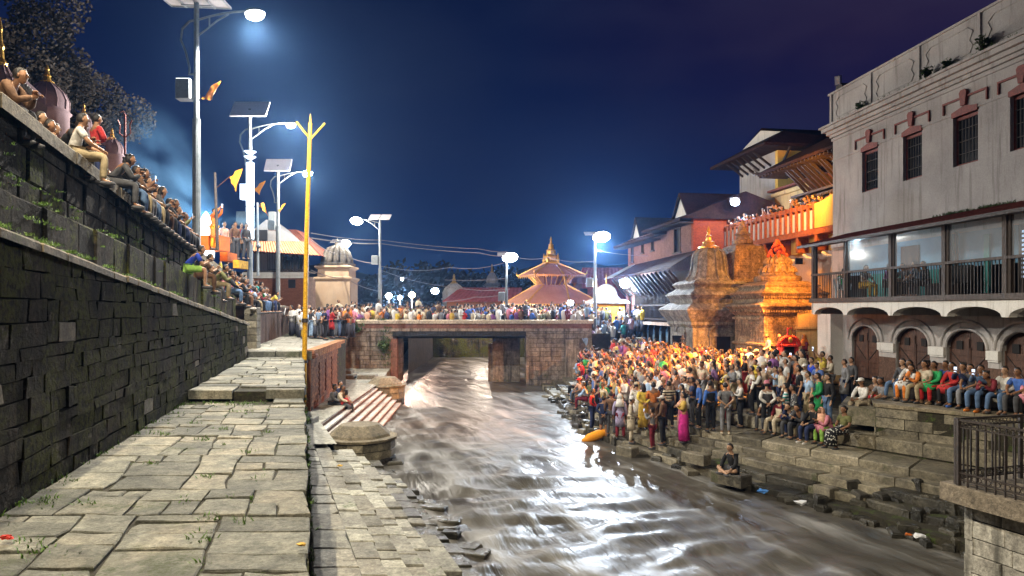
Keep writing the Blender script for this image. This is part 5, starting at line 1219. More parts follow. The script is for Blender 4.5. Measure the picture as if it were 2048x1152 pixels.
# the same row of lamps goes on behind the photographer; these light the near path
t_ = solar_lamp('solar street lamp of the same row over the near path', -70, 2.2, 260, -900, 9.2, -930, 1.8, 1.0, .10, 0, CW, head=.2, box=False)
t_.location.x += 0
def lamp_light_at(p, power, col, r=.15): return light(p, power, col, r)
light((-6.0, 9.2, 9.7), 8200, (1,.87,.64), .12, kind='SPOT', target=(-5.2,9.4,-2), size=138, blend=.35)
t_ = solar_lamp('solar street lamp of the same row behind the viewer', 300, 2.2, 700, -1500, 6.3, -1540, 1.8, 1.0, .10, 0, CW, head=.2, box=False); t_.location.y = -1.0; t_.location.x -= 1.5
light((-2.7, -1.0, 9.6), 9500, (1,.87,.66), .15, kind='SPOT', target=(-1.2,1.2,-2), size=138, blend=.35)
# ---- floodlights on the far bank
for i, (u, v, Y) in enumerate(((778,592,66),(800,595,70),(824,590,66))):
    p = P(u, v, Y); t = thing('flood_lamp', ('white flood lamp on a short mast, left of three behind the bridge crowd','dimmest flood lamp, middle of three behind the bridge crowd','brightest flood lamp, right of three behind the bridge crowd')[i], 'flood lamp', (p.x,Y,-1.64), 'flood lamps behind the bridge')
    mb = MB(); mb.tube([(p.x,Y,-1.64),(p.x,Y,p.z)], .06, 6); mb.build('mast', m_steel, t)
    mb = MB(); mb.ball((p.x,Y-.1,p.z), (.30,.12,.27) if i != 1 else (.22,.1,.2), 12, 8); mb.build('lens', e_warm if i == 2 else e_white, t, smooth=True)
    light((p.x,Y-.35,p.z), 4200 if i != 1 else 2400, (1,.93,.82) if i < 2 else (1,.66,.5), .2, parent=t)
def bare_lamp(label, u, v, Y, r, mtl, power, col, wall=None, name='wall_lamp', cat='lamp'):
    p = P(u, v, Y); t = thing(name, label, cat, tuple(p))
    mb = MB(); mb.ball(tuple(p), (r,r*.6,r*.8), 12, 8); mb.build('lens', mtl, t, smooth=True)
    mb = MB(); mb.box(p.x-r*1.05,p.x+r*1.05,p.y+.02,p.y+r*.9,p.z+r*.3,p.z+r*1.0); mb.bar((p.x,p.y+r*.5,p.z),(p.x+.5,p.y+.9,p.z+.1),.05); mb.build('housing', m_iron, t)
    if power: light((p.x,p.y-.3-r,p.z-.05), power, col, .15, parent=t)
bare_lamp('cold blue floodlight under the eave of the brick timber house', 1250, 568, 51.0, .38, e_blue, 2600, (.58,.76,1))
bare_lamp('smaller blue-white lamp right of the cold blue floodlight', 1268, 580, 52.5, .2, e_blue, 300, (.6,.75,1))
bare_lamp('blue-white lamp fixed to the cream wall above the orange gallery', 1470, 404, 40.5, .27, e_blue, 700, (.62,.74,1))
bare_lamp('small bluish lamp under the balcony eave of the white building', 1702, 478, 25.8, .09, e_blue, 210, (.50,.80,1))
bare_lamp('blue-white spotlight glaring at the right corner of the pagoda', 1141, 606, 57, .26, e_blue, 700, (.8,.8,1))
bare_lamp('tiny pale lamp among the far trees', 804, 558, 120, .3, e_white, 0, CW); bare_lamp('bluish lamp at a far house beyond the bridge', 870, 582, 110, .6, e_blue, 0, CW)
# sodium floodlights that wash the shrines and the gallery
SOD = (1,.42,.07)
p = Vector((12.0, 29.6, 1.9)); t = thing('sodium_floodlight', 'orange sodium floodlight under the far end of the balcony, facing the shrines', 'floodlight', tuple(p))
mb = MB(); mb.box(p.x,p.x+.3,p.y,p.y+.12,p.z,p.z+.25); mb.build('housing', m_iron, t)
mb = MB(); mb.box(p.x+.02,p.x+.28,p.y+.12,p.y+.14,p.z+.02,p.z+.23); mb.build('lens', e_warm, t)
light((p.x+.15,p.y+.35,p.z+.1), 2300, (1,.33,.03), .10, parent=t, kind='SPOT', target=(12.9,36,-.6), size=78, blend=.6)
light((11.7,28.9,2.0), 27000, (1,.35,.06), .12, kind='SPOT', target=(7.4,31.5,-3.4), size=92, blend=.7)      # washes the crowd
light((12.6,30.9,6.6), 3600, (1,.40,.05), .15, kind='SPOT', target=(14.5,37,4), size=110, blend=.6)      # washes the gallery
light((17.2,34.5,6.4), 2200, (1,.5,.12), .15, kind='SPOT', target=(17.5,44,9), size=90, blend=.6)       # up at the tower
light((15.4,31.5,-.2), 260, (1,.45,.06), .1, kind='SPOT', target=(15,33,-1.5), size=140)
bare_lamp('small added warm lamp on the far bank, lighting the water beyond the bridge', 966, 628, 71.5, .14, e_warm, 1300, (1,.82,.66)); light((6.5,57,3.0), 450, (1,.30,.16), .3); light((-.5,56.0,1.6), 380, (1,.48,.18), .3)  # far bank lamp added to brighten the water beyond the bridge
# ================================================================ YELLOW POLE, FLAGS
yp = thing('yellow_pole', 'tall yellow iron pole with a forked top at the edge of the upper path', 'pole', (-7.72,26.0,-3.8))
mb = MB(); Y = 26.0; mb.tube([(-7.74,Y,-3.8),(-7.62,Y,3),(-7.49,Y,6.9)], [.095,.085,.07], 10); mb.build('shaft', m_yellow, yp)
mb = MB(); mb.tube([(-7.49,Y,6.3),(-8.0,Y,6.95)], .035, 6); mb.tube([(-7.49,Y,6.3),(-6.95,Y,6.9)], .035, 6); mb.build('fork_arm', m_yellow, yp)
mb = MB(); mb.tube([(-7.49,Y,6.9),(-7.49,Y,7.25)], [.05,.01], 6); mb.build('spike', m_yellow, yp)
mb = MB(); mb.tube([(-7.68,Y,-.5),(-7.68,Y,-.35)], .13, 10); mb.tube([(-7.7,Y,-2),(-7.7,Y,-1.9)], .12, 10); mb.build('collar', m_iron, yp)
def pennant(label, u, v, Y, pts, base, col=None, stick=True):
    """pts: offsets in photo pixels of the cloth corners from (u, v)"""
    p = P(u, v, Y); k = Y/F; t = thing('prayer_flag', label, 'flag', tuple(p), 'saffron pennants on the left bank')
    a, b, c = [Vector((p.x+x*k, Y+(.06 if i else 0), p.z-y*k)) for i, (x, y) in enumerate(pts)]; mb = MB(); vs = []; n = 7
    for i in range(n+1):
        for j in range(n+1-i): q = a+(b-a)*(i/n)+(c-a)*(j/n); q.y += .10*math.sin(i*1.1+j*1.7); vs.append(q)
    idx = lambda i, j: sum(n+1-q for q in range(i))+j; fs = []
    for i in range(n):
        for j in range(n-i):
            fs.append((idx(i,j),idx(i+1,j),idx(i,j+1)))
            if j < n-i-1: fs.append((idx(i+1,j),idx(i+1,j+1),idx(i,j+1)))
    mb.add(vs, fs); mb.build('cloth', col or m_flag, t, smooth=True)
    if stick: s0 = P(*base, Y); mb = MB(); mb.tube([s0, a.lerp(b,.1)], .014, 5); mb.build('stick', m_wood2, t)
pennant('yellow-orange pennant blowing from the tallest solar lamp pole', 402, 192, 22.3, ((0,5),(36,-34),(22,8)), (393,205))
pennant('dark orange pennant on a stick from the bare wooden pole', 458, 362, 26, ((0,-8),(24,-27),(14,22)), (434,375))
pennant('pale overlit pennant on the white-wrapped lamp pole', 507, 378, 33.8, ((0,0),(22,-18),(12,12)), (500,385))
pennant('yellow pennant on the short white mast', 519, 412, 36, ((0,0),(6,-8),(19,22)), (515,406))
pennant('thin orange pennant on the third solar lamp pole', 556, 420, 45.8, ((0,0),(14,-15),(3,6)), (556,420))
pm_ = thing('wooden_pole', 'bare grey wooden pole leaning slightly beside the tallest lamp', 'pole', (P(433,480,26).x,26,1.2)); mb = MB(); mb.tube([P(435,500,26),P(430,345,26)],[.07,.045],8); mb.build('shaft', m_graywood, pm_)
pm_ = thing('white_mast', 'short white mast with a round lamp fitting between two solar lamps', 'mast', (P(516,550,36).x,36,1.0)); mb = MB(); mb.tube([P(516,552,36),P(515,405,36)],[.07,.06],8); mb.ball(tuple(P(517,492,35.9)),.13); mb.build('shaft', m_steel2, pm_)
# ================================================================ LEFT BUILDINGS
Yh = 50; H = lambda u, v, Y=Yh: P(u, v, Y)
lh = thing('corrugated_roof_house', 'two-storey brick house with a pale hipped sheet roof and crowded railed veranda', 'house', (H(575,630).x,Yh,-1.64))
x0, x1 = H(545,0).x, H(612,0).x; mb = MB(); mb.box(x0-2,x1,Yh,Yh+6,-1.64,2.35); mb.build('brick_storey', m_brickplain, lh)
mb = MB(); mb.box(x0-2.1,x1+.15,Yh-.12,Yh+.0,2.2,2.62); mb.box(x0-2.1,x1+.25,Yh-.2,Yh+.0,2.4,2.5); mb.build('cornice', m_white2, lh)
mb = MB(); mb.box(x0-2,x1-.8,Yh+1.8,Yh+2,2.6,5.2); mb.build('veranda_wall', m_pink, lh)
mb = MB(); mb.box(x0-2,x1+.1,Yh-.15,Yh+2,2.62,2.72); mb.build('veranda_floor', m_graywood, lh)
mb = MB(); mb.box(x0-.3,x1+.1,Yh-.1,Yh-.05,4.0,4.06); mb.box(x0-.3,x1+.1,Yh-.1,Yh-.05,2.8,2.85); mb.build('railing', m_iron, lh)
for k in range(26):
    mb = MB(); x = lerp(x0-.3,x1+.1,k/25); mb.bar((x,Yh-.08,2.72),(x,Yh-.08,4.0),.03); mb.build('baluster', m_iron, lh)
for u in (563,590,612): mb = MB(); x = H(u,0).x; mb.bar((x,Yh-.1,2.7),(x,Yh-.1,5.0),.1); mb.build('veranda_post', m_wood, lh)
ap = H(545,450); el = H(500,512); er = H(650,517)
mb = MB(); roof_sheet(mb, (el.x-1,Yh-1.0,4.0), (er.x,Yh-1.0,3.75), (ap.x+1.0,Yh+2.0,5.9), (ap.x-1.0,Yh+2.0,5.9), 46, .03); mb.build('tin_roof', m_tile, lh)
mb = MB(); roof_sheet(mb, (er.x,Yh-1.0,3.75), (er.x-.6,Yh+7,3.75), (ap.x+1.0,Yh+4.0,5.9), (ap.x+1.0,Yh+2.0,5.9), 26, .03); mb.build('tin_roof', m_tile, lh)
m_sheet = mat('pale grey sheet',[(.17,.17,.18),(.24,.24,.25)],1.5,.5,.2,grime=.2)
gx0, gx1 = H(515,0).x, H(598,0).x
mb = MB(); A_, B_, C_ = Vector((gx0-.8,Yh-1.3,4.75)), Vector((gx1+.2,Yh-1.3,4.7)), Vector((ap.x,Yh-1.2,6.25)); mb.add([A_,B_,C_,A_+Vector((0,3,0)),B_+Vector((0,3,0)),C_+Vector((0,3,0))], [(0,1,2),(0,2,5,3),(2,1,4,5)]); mb.build('sheet_gable', m_sheet, lh)
mb = MB(); mb.box(H(524,0).x,H(548,0).x,Yh-1.38,Yh-1.31,4.78,5.5); mb.build('gable_opening', m_black, lh)
mb = MB(); roof_sheet(mb, (gx0-1,Yh-1.9,4.1), (er.x+.1,Yh-1.9,3.7), (gx1+.9,Yh-1.3,4.7), (gx0-.8,Yh-1.3,4.72), 60, .03); mb.build('awning', mat('orange striped awning',[(.5,.2,.1),(.62,.30,.18)],1,.6,.2,grime=.2), lh)
mb = MB(); mb.bbox(H(541,0).x,H(555,0).x,Yh-.5,Yh+.2,6.2,6.9,.04); mb.build('water_tank', m_steel2, lh)
mb = MB(); mb.box(H(577,0).x,H(591,0).x,Yh-.06,Yh-.01,1.5,2.1); mb.build('dark_sign', m_black, lh)
Yg = 50; g0, g1 = H(631,0).x, H(700,0).x; gc_ = (g0+g1)/2
bs = thing('ribbed_dome_shrine', 'beige plastered shrine with a ribbed grey dome at the left end of the bridge', 'shrine', (gc_,51.5,-1.64))
hw = (g1-g0)/2; c4 = (gc_, Yg+hw, 0)
mb = MB(); mb.lathe(S([(hw,-1.64),(hw,2.0),(hw+.12,2.15),(hw+.14,2.25),(hw-.1,2.35),(hw-.12,2.85),(hw+.1,3.0),(hw+.05,3.1),(hw-.35,3.2)]), c4, 4); mb.build('body', mat('beige plaster',[(.36,.25,.16),(.46,.34,.23)],.9,.85,.25,grime=.2,streak=((.3,.24,.18),.3)), bs)
mb = MB()
for k in range(12):
    a = k*math.pi/6+.2; mb.tube([(c4[0]+r*math.cos(a),c4[1]+r*math.sin(a),z) for r, z in ((1.0,3.2),(.94,3.6),(.78,4.1),(.58,4.4),(.3,4.55))],[.22,.22,.2,.15,.1],7)
m_dkdome = mat('dark dome stone',[(.07,.06,.05),(.13,.115,.10),(.20,.18,.15)],1.5,.85,.6,grime=.5); mb.build('ribbed_dome', m_dkdome, bs, smooth=True)  # darker than the other grey shrine stone
mb = MB(); mb.lathe([(1.3,3.15),(1.35,3.3),(1.0,3.35)], c4, 16); mb.lathe([(.3,4.5),(.34,4.6),(.2,4.7),(.14,4.82),(.16,4.88),(.03,5.15)], c4, 10); mb.build('dome_finial', m_dkdome, bs)
# far left temples above the seats
def small_stupa(label, u, v0, v1, Y, w, body, fin, name='domed_shrine'):
    c = P(u, v0, Y); zt = c.z; zb = P(u, v1, Y).z; h = zt-zb; t = thing(name, label, 'shrine', (c.x,Y,zb-2), 'temples above the left bank')
    mb = MB(); mb.lathe([(w*1.0,-2-0),(w*1.0,.1*h),(w*1.12,.14*h),(w*.95,.2*h),(w*.98,.35*h),(w*.8,.5*h),(w*.45,.62*h),(w*.25,.68*h)], (c.x,Y,zb), 20); mb.build('dome', body, t, smooth=True)
    mb = MB(); q = w; mb.lathe([(q*.28,.66*h),(q*.34,.69*h),(q*.2,.72*h),(q*.16,.78*h),(q*.2,.80*h),(q*.12,.84*h),(q*.09,.90*h),(q*.12,.92*h),(q*.03,1.0*h)], (c.x,Y,zb), 10); mb.build('finial', fin, t)
    for k in range(12):
        a_ = k*math.pi/6; mb = MB(); mb.tube([(c.x+r*w*math.cos(a_),Y+r*w*math.sin(a_),zb+z*h) for r, z in ((.97,.2),(1.0,.35),(.82,.5),(.47,.62),(.27,.68))], w*.035, 4); mb.build('rib', body, t)
    return t
m_lilac = mat('lilac-toned plaster',[(.26,.17,.18),(.38,.26,.27)],1,.8,.2,grime=.2)  # even lilac tone for domes, spires and parapet
small_stupa('lilac bulbous temple dome with a gilt finial above the seated crowd', 94, 130, 240, 27, .75, m_lilac, m_gold)
small_stupa('small gilt spire right of the lilac dome', 168, 206, 270, 27, .28, m_lilac, m_gold)
small_stupa('small orange stepped spire beside the red-shirted man', 224, 256, 320, 28, .42, m_lilac, m_gold)
small_stupa('big pinkish shikhara tower at the upper left corner of the photo', 0, 35, 330, 24, .7, m_lilac, m_gold, 'shikhara_temple')
tt = thing('white_temple_roof', 'white fluted temple parapet and lilac wall below the lilac dome', 'temple', (P(50,200,24).x,24,2))
mb = MB(); a, b = P(34,150,24), P(76,190,24); c, d = P(98,235,24), P(36,185,24)
mb.add([a,b,P(72,200,24),P(30,163,24),a+Vector((0,.4,0)),b+Vector((0,.4,0))], [(0,3,2,1),(0,1,5,4)]); mb.add([P(30,165,24.1),P(95,215,24.1),P(85,260,24.1),P(25,205,24.1)], [(0,3,2,1)]); mb.build('parapet', m_lilac, tt)
for k in range(9): mb = MB(); t0 = k/9; q = a.lerp(b, t0+.05); mb.tube([q+Vector((0,-.05,0)), q+Vector((0,-.05,-.22))], .045, 6); mb.build('flute', m_white2, tt)
tr = thing('iron_trident', 'thin curled iron trident standing above the seats on the left', 'trident', tuple(P(252,300,20)))
mb = MB(); b_ = P(250,310,20); mb.tube([b_, b_+Vector((0,0,1.15))], .03, 5)
for s_ in (-1,1): mb.tube([b_+Vector((s_*.0,0,.5)), b_+Vector((s_*.16,0,.62)), b_+Vector((s_*.14,0,.85)), b_+Vector((s_*.2,0,1.0))], .02, 5)
mb.tube([b_+Vector((0,0,1.15)), b_+Vector((-.05,0,1.25)), b_+Vector((-.14,0,1.22))], .02, 5); mb.build('prongs', m_trim, tr)
# aarti stage with bright cloth and flames
ast = thing('ritual_stage', 'small ritual stage with orange cloth and a glaring white canopy by the smoke', 'stage', tuple(P(420,510,29)))
for a, b, c, d, mt in ((383,440,470,500,m_orange),(440,455,504,522,m_orange),(466,478,520,536,mat('yellow cloth',[(.5,.27,.015),(.58,.34,.03)],2,.8,.1))):
    q = P(a,c,28.5); w = P(b,d,28.5); mb = MB(); mb.box(q.x,w.x,28.5,29.5,w.z,q.z); mb.build('cloth_front', mt, ast)
mb = MB(); q = P(412,440,29); mb.lathe([(.32,-1.0),(.36,.0),(.28,.45),(.12,.8),(.02,.95)], (q.x,29,q.z-.6), 10); mb.build('glow_canopy', e_glow, ast, smooth=True)
q = P(402,455,28.6); mb = MB(); mb.lathe([(.03,-.25),(.12,-.12),(.10,.05),(.02,.3)], tuple(q), 8); mb.build('flame', e_fire, ast, smooth=True)
light(tuple(P(430,470,27.0)), 180, (1,.5,.22), .2); light(tuple(P(418,440,31)), 260, (.45,.75,1), .25)
# ================================================================ MIDDLE DISTANCE
Yp = 62; c5 = P(1106,600,Yp); K_ = Yp/F
pg = thing('two_roof_pagoda', 'golden-lit two-roofed pagoda temple with a tall gilt spire beyond the bridge', 'pagoda', (c5.x,Yp+3.5,-1.64))
cc5 = (c5.x, Yp+3.3, 0); ROT = .30
def pag(name, prof, m, n=4, rot=ROT, sm=False): mb = MB(); mb.lathe(prof, cc5, n, rot=rot); return mb.build(name, m, pg, smooth=sm)
m_copper = mat('copper roof with pink light tint',[(.46,.22,.14),(.58,.30,.20)],1.2,.45,.3,grime=.25,metal=.2)  # pink lamplight put into the copper colour
pag('ground_storey', S([(2.0,-1.64),(2.0,.7)]), m_brickplain); pag('middle_storey', S([(1.1,1.9),(1.1,3.3)]), m_brickplain)
r1_ = pag('lower_roof', S([(3.5,.42),(3.55,.5),(2.6,1.25),(1.15,2.2)]), m_copper); r2_ = pag('upper_roof', S([(2.4,3.05),(2.45,3.13),(1.5,3.75),(.5,4.25)]), m_copper)
for fa in range(4):
    a = ROT+fa*math.pi/2; d = Vector((math.cos(a),math.sin(a),0)); t_ = Vector((-d.y,d.x,0)); C = Vector(cc5)
    for (e0,z0,e1,z1,par) in ((3.5,.52,1.15,2.22,r1_),(2.42,3.15,.5,4.27,r2_)):
        for k in range(-4,5):
            s_ = k/4.5; mb = MB(); zm = (.52+.0) ; mb.bar(C+d*e0+t_*s_*e0+Vector((0,0,z0)), C+d*e1+t_*s_*e1+Vector((0,0,z1)), .07, .09); mb.build('roof_seam', m_copper, par)
        mb = MB(); mb.bar(C+d*e0+t_*e0+Vector((0,0,z0)), C+d*e1+t_*e1+Vector((0,0,z1)), .16, .14); q = C+(d+t_)*e0; mb.tube([q+Vector((0,0,z0)), q+(d+t_)*.12+Vector((0,0,z0+.12)), q+(d+t_)*.14+Vector((0,0,z0+.35))], [.1,.07,.02], 6); mb.build('hip_ridge', m_gold, par)
        mb = MB()
        for k in range(24): s_ = -1+k/12+.04; mb.add([C+d*(e0+.02)+t_*s_*e0+Vector((0,0,z0-.05)), C+d*(e0+.02)+t_*(s_+.07)*e0+Vector((0,0,z0-.05)), C+d*(e0+.02)+t_*(s_+.035)*e0+Vector((0,0,z0-.3))], [(0,1,2)])
        mb.build('eave_fringe', m_gold, par)
    for s_ in (-.8,-.4,0,.4,.8):
        mb = MB(); mb.bar(C+d*1.1+t_*s_+Vector((0,0,2.2)), C+d*1.9+t_*s_*1.5+Vector((0,0,3.1)), .09); mb.build('roof_strut', m_gold, pg)
mb = MB(); d = Vector((math.cos(ROT-math.pi/2),math.sin(ROT-math.pi/2),0)); C = Vector(cc5); mb.bar(C+d*.5+Vector((.3,0,4.3)), C+d*2.5+Vector((.3,0,3.1)), .14,.05); mb.bar(C+d*2.5+Vector((.3,0,3.1)), C+d*3.4+Vector((.5,0,.5)), .16,.05); mb.build('gilt_streamer', m_gold, pg)
mb = MB(); mb.lathe([(.75,4.2),(.8,4.35),(.62,4.5),(.62,4.8),(.66,4.9),(.45,5.1),(.42,5.4),(.46,5.48),(.28,5.6),(.22,5.95),(.26,6.0),(.12,6.1),(.08,6.4),(.12,6.45),(.02,6.75)], cc5, 8, rot=ROT)
for k in range(4):
    a = ROT+math.pi/4+k*math.pi/2; q = C+Vector((math.cos(a),math.sin(a),0))*.72; mb.lathe([(.14,4.3),(.16,4.6),(.08,4.8),(.1,4.9),(.02,5.2)], (q.x,q.y,0), 6)
mb.build('gilt_spire', m_gold, pg)
# white domed yellow shrine
Yy = 52; cy = P(1217,600,Yy); ys_ = thing('white_domed_yellow_shrine', 'glowing yellow shrine with an overlit white bell dome at the right bridge end', 'shrine', (cy.x,Yy+1.2,-1.64)); c6 = (cy.x,Yy+1.3,0)
mb = MB(); mb.lathe(S([(1.18,-1.7),(1.18,.38)]), c6, 4, rot=.05); mb.build('body', m_saff, ys_)
mb = MB(); mb.lathe(S([(1.2,.38),(1.52,.45),(1.5,.52),(1.15,.72)]), c6, 4, rot=.05); mb.lathe([(1.12,.7),(1.02,.85),(.86,1.0),(.8,1.3),(.66,1.6),(.4,1.8),(.1,1.9)], c6, 20); mb.build('bell_dome', m_white2, ys_, smooth=False)
mb = MB(); mb.lathe([(.06,1.85),(.05,2.3),(.01,2.7)], c6, 6); mb.build('finial', m_gold, ys_)
mb = MB(); mb.box(c6[0]-.25,c6[0]+.25,c6[1]-1.25,c6[1]-1.19,-1.64,-.3); mb.build('doorway', m_black, ys_)
light((cy.x-.6,Yy-2.2,1.6), 500, (1,.8,.5), .2)
def hall(label, u0, u1, ve, vr, Y, dep, wall, name='red_roofed_hall', lean=.0, ml=m_tile):
    a, b = P(u0,ve,Y), P(u1,ve,Y); zr = P(0,vr,Y+dep/2).z; t = thing(name, label, 'hall', ((a.x+b.x)/2,Y,-1.64))
    mb = MB(); mb.box(a.x+.5,b.x-.5,Y+.5,Y+dep,-1.64,a.z+.05); w_ = mb.build('wall', wall, t)
    mb = MB(); i = min((b.x-a.x)*.2, dep*.5); roof_sheet(mb, (a.x,Y,a.z),(b.x,Y,b.z),(b.x-i*lean,Y+dep/2,zr),(a.x+i,Y+dep/2,zr),int((b.x-a.x)/.25),.02); mb.add([(a.x,Y,a.z),(a.x+i,Y+dep/2,zr),(a.x,Y+dep,a.z)],[(0,1,2)]); mb.add([(b.x,Y,b.z),(b.x,Y+dep,b.z),(b.x-i*lean,Y+dep/2,zr)],[(0,1,2)]); mb.build('roof', ml, t)
    n = int((b.x-a.x)/1.6)
    for k in range(n):
        x = a.x+.9+k*1.6; mb = MB(); mb.box(x,x+.7,Y+.44,Y+.5,a.z-1.5,a.z-.5); mb.build('window', m_black, t)
    return t
m_redroof = mat('crimson roof',[(.34,.07,.07),(.44,.11,.10)],.6,.7,.3,grime=.3)  # even red for the far hall roofs
hall('long crimson-roofed hall behind the pagoda and the lamp at the right bridge end', 1150, 1262, 600, 535, 74, 8, m_trim, ml=m_redroof, lean=.2)
hall('low dark red hall with a long roof beyond the middle of the bridge', 884, 1045, 603, 575, 78, 7, m_brickplain, ml=m_redroof)
hall('small side roof joined to the right of the pagoda', 1142, 1176, 566, 548, 66, 3, m_brickplain, ml=m_copper, name='side_roof')
hall('pale flat-topped house behind the middle street lamp', 965, 1000, 572, 565, 92, 6, m_white, name='far_house', ml=m_white)
small_stupa('little white bell-shaped stupa left of the low red hall', 908, 548, 606, 82, 1.35, m_white, m_gold, 'white_stupa')
small_stupa('tiny white shrine top behind the low red hall', 984, 528, 580, 95, .8, m_white, m_gold, 'white_stupa')
# ---- cables
def cable(label, pts, r, sag=.0):
    q = [P(*p) for p in pts]; mb = MB(); out = []
    for a, b in zip(q, q[1:]):
        for k in range(6): t = k/6; p = a.lerp(b,t); p.z -= sag*math.sin(math.pi*t); out.append(p)
    out.append(q[-1]); mb.tube(out, r, 5); mb.build('overhead_cable', m_wire, label=label, cat='cable', group='overhead cables')
cable('upper pair of cables from the yellow pole to the middle lamp, topmost strand', [(622,466,30),(760,480,50),(960,498,58),(1015,503,60)], .022, .1)
cable('thicker lower strand of the cable pair over the bridge', [(622,476,30),(760,487,50),(960,506,58),(1015,512,60)], .03, .1)
cable('cable that dips from the yellow pole across the ribbed dome', [(622,480,30),(679,506,58),(760,528,52)], .025, .2)
cable('cable from the second lamp pole down to the bridge lamp', [(760,532,52),(900,535,58),(1013,524,60)], .022, .3)
cable('lowest faint cable from the bridge lamp to the middle lamp', [(760,540,52),(900,574,60),(1020,578,60)], .022, .2)
cable('pale cable sagging left of the middle lamp post', [(890,560,60),(1010,557,60)], .022, .1); cable('cable crossing from the middle lamp towards the right lamp', [(1020,512,60),(1100,515,56),(1190,522,50)], .018, .2)
cable('cable from the right lamp to the brick timber house', [(1190,500,50),(1300,512,50)], .018, .1); cable('pale cable looping down to the low red hall', [(890,603,64),(950,594,62),(1013,588,60)], .025, .1)
cable('cable from the house roof down to the bridge end', [(622,540,44),(690,556,50),(760,583,52)], .025, .15)
# ================================================================ TREES
def tree(label, cx, cy, z0, h, rad, nleaf, seed, mtl=m_leafd, name='dense_tree', size=.3, ry=None, group='dark trees on the skyline'):
    rr = random.Random(seed); t = thing(name, label, 'tree', (cx,cy,z0), group)
    mb = MB(); mb.tube([(cx,cy,z0),(cx+.1*h*rr.uniform(-.5,.5),cy,z0+h*.35),(cx,cy,z0+h*.7)], [h*.035,h*.025,h*.01], 8)
    for k in range(6):
        a = rr.uniform(0,6.28); q = Vector((cx,cy,z0+h*rr.uniform(.3,.55))); mb.tube([q, q+Vector((math.cos(a)*rad*.35,math.sin(a)*rad*.35,h*.15)), q+Vector((math.cos(a)*rad*.7,math.sin(a)*rad*.7,h*.25))], [h*.015,h*.01,h*.004], 5)
    mb.build('trunk', m_bark, t)
    cl = [(rr.gauss(0,.42)*rad, rr.gauss(0,.42)*(ry or rad), z0+h*rr.uniform(.35,.95), rad*rr.uniform(.22,.42)) for _ in range(20)]
    mb = MB()
    for k in range(nleaf):
        x, y, z, r = cl[rr.randrange(20)]; d = Vector((rr.gauss(0,1),rr.gauss(0,1),rr.gauss(0,.8))).normalized()*r*rr.uniform(.6,1.05)
        p = Vector((cx+x,cy+y,z))+d; u = Vector((rr.gauss(0,1),rr.gauss(0,1),rr.gauss(0,1))).normalized()*size*rr.uniform(.5,1); w = u.orthogonal().normalized()*size*rr.uniform(.35,.7)
        mb.add([p-u, p+w, p+u, p-w], [(0,1,2,3)])
    mb.build('crown', mtl, t)
tree('big brownish tree filling the upper left corner', -24.5, 33, 1, 15.5, 5.0, 26000, 1, size=.13)
tree('second tree sloping down behind the lilac dome', -22.5, 36, 1, 11.6, 3.2, 16000, 2, size=.12)
tree('rounded tree top ending right of the gilt finials', -21.2, 34, 1, 8.3, 2.4, 13000, 3, size=.10)
for i, (u, v, Y, r) in enumerate(((800,548,125,6),(840,540,125,7),(885,556,130,6),(930,566,120,5),(1085,570,110,4),(760,565,120,5),(965,560,135,5),(720,575,120,5),(1000,545,150,8))):
    c = P(u, v, Y); tree(('faint tree right of the bridge lamp','highest faint tree over the far floodlights','low spreading tree left of the white stupa','tree behind the little white stupa','tree in front of the pagoda lamp','tree behind the two-panel lamp','tree between stupa and middle lamp','tree behind the ribbed dome','broad tree behind the middle lamp')[i], c.x, Y, -1.7, c.z+1.7, r, 1500, 20+i, size=.7, group='far trees beyond the bridge')
hb = MB(); n = 60
for i in range(n+1):
    x = -420+i*14; h = 4+7*noise.noise(Vector((x*.012,0,0)))+5*noise.noise(Vector((x*.05,3,0)))
    hb.v += [(x,300,-2),(x,300,6+h),(x,420,16+h*1.6)]
for i in range(n): k = i*3; hb.f += [(k,k+3,k+4,k+1),(k+1,k+4,k+5,k+2)]
hb.m = [0]*len(hb.f); hb.build('far_hill', m_leafd, kind='structure', origin=(0,300,-2))
# ---- weeds, moss, grass tufts
def tufts(name, spots, mtl, hgt, parent=None, seed=5):
    rr = random.Random(seed); mb = MB()
    for p, n, s_ in spots:
        for k in range(n):
            a = rr.uniform(0,6.28); r = s_*rr.random()**.6; b = Vector(p)+Vector((math.cos(a)*r, math.sin(a)*r, 0)); d = Vector((rr.gauss(0,.5),rr.gauss(0,.5),1)).normalized(); h = hgt*rr.uniform(.4,1.1); w = Vector((math.cos(a+1),math.sin(a+1),0))*h*.12
            t = b+d*h+Vector((math.cos(a),math.sin(a),-.2))*h*.35; mb.add([b-w, b+w, b+d*h*.6+w*.8, t, b+d*h*.6-w*.8], [(0,1,2,3,4)])
    return mb.build(name, mtl, kind='stuff')
sp = []
for k in range(60):
    Y = R.uniform(4.6, 15); t = R.choice([.03,.04,.08,.3,.45,.55,.7,.8]); x = lerp(wx(Y), ex(Y), t)+R.uniform(-.1,.1); sp.append(((x,Y,-2.06), R.randint(6,16), R.uniform(.05,.22)))
for u, v in ((415,955),(70,1100),(60,1085),(420,1038),(500,905),(405,880),(450,860),(330,870),(520,790),(540,785),(560,782),(300,930),(170,1010),(85,1008),(100,1000),(400,1080)): sp.append((tuple(G(u,v,2.05)), 26, .12))
for k in range(40): sp.append(((lerp(-7.0,-5.4,R.random()), YS-R.uniform(.2,.6), -2.06), 6, .12))
tufts('grass', sp, m_leafb, .07)
sp = []
for k in range(120):
    Y = R.uniform(4.4,22); sp.append(((ex(Y)+.02, Y, R.uniform(-3.4,-2.1)), 12, .07))
for k in range(36): Y = R.uniform(5,20); sp.append(((wx(Y)+.04, Y, -2.05), 10, .09))
tufts('hanging_weeds', sp, m_leafb, .075, seed=6)
sp = []
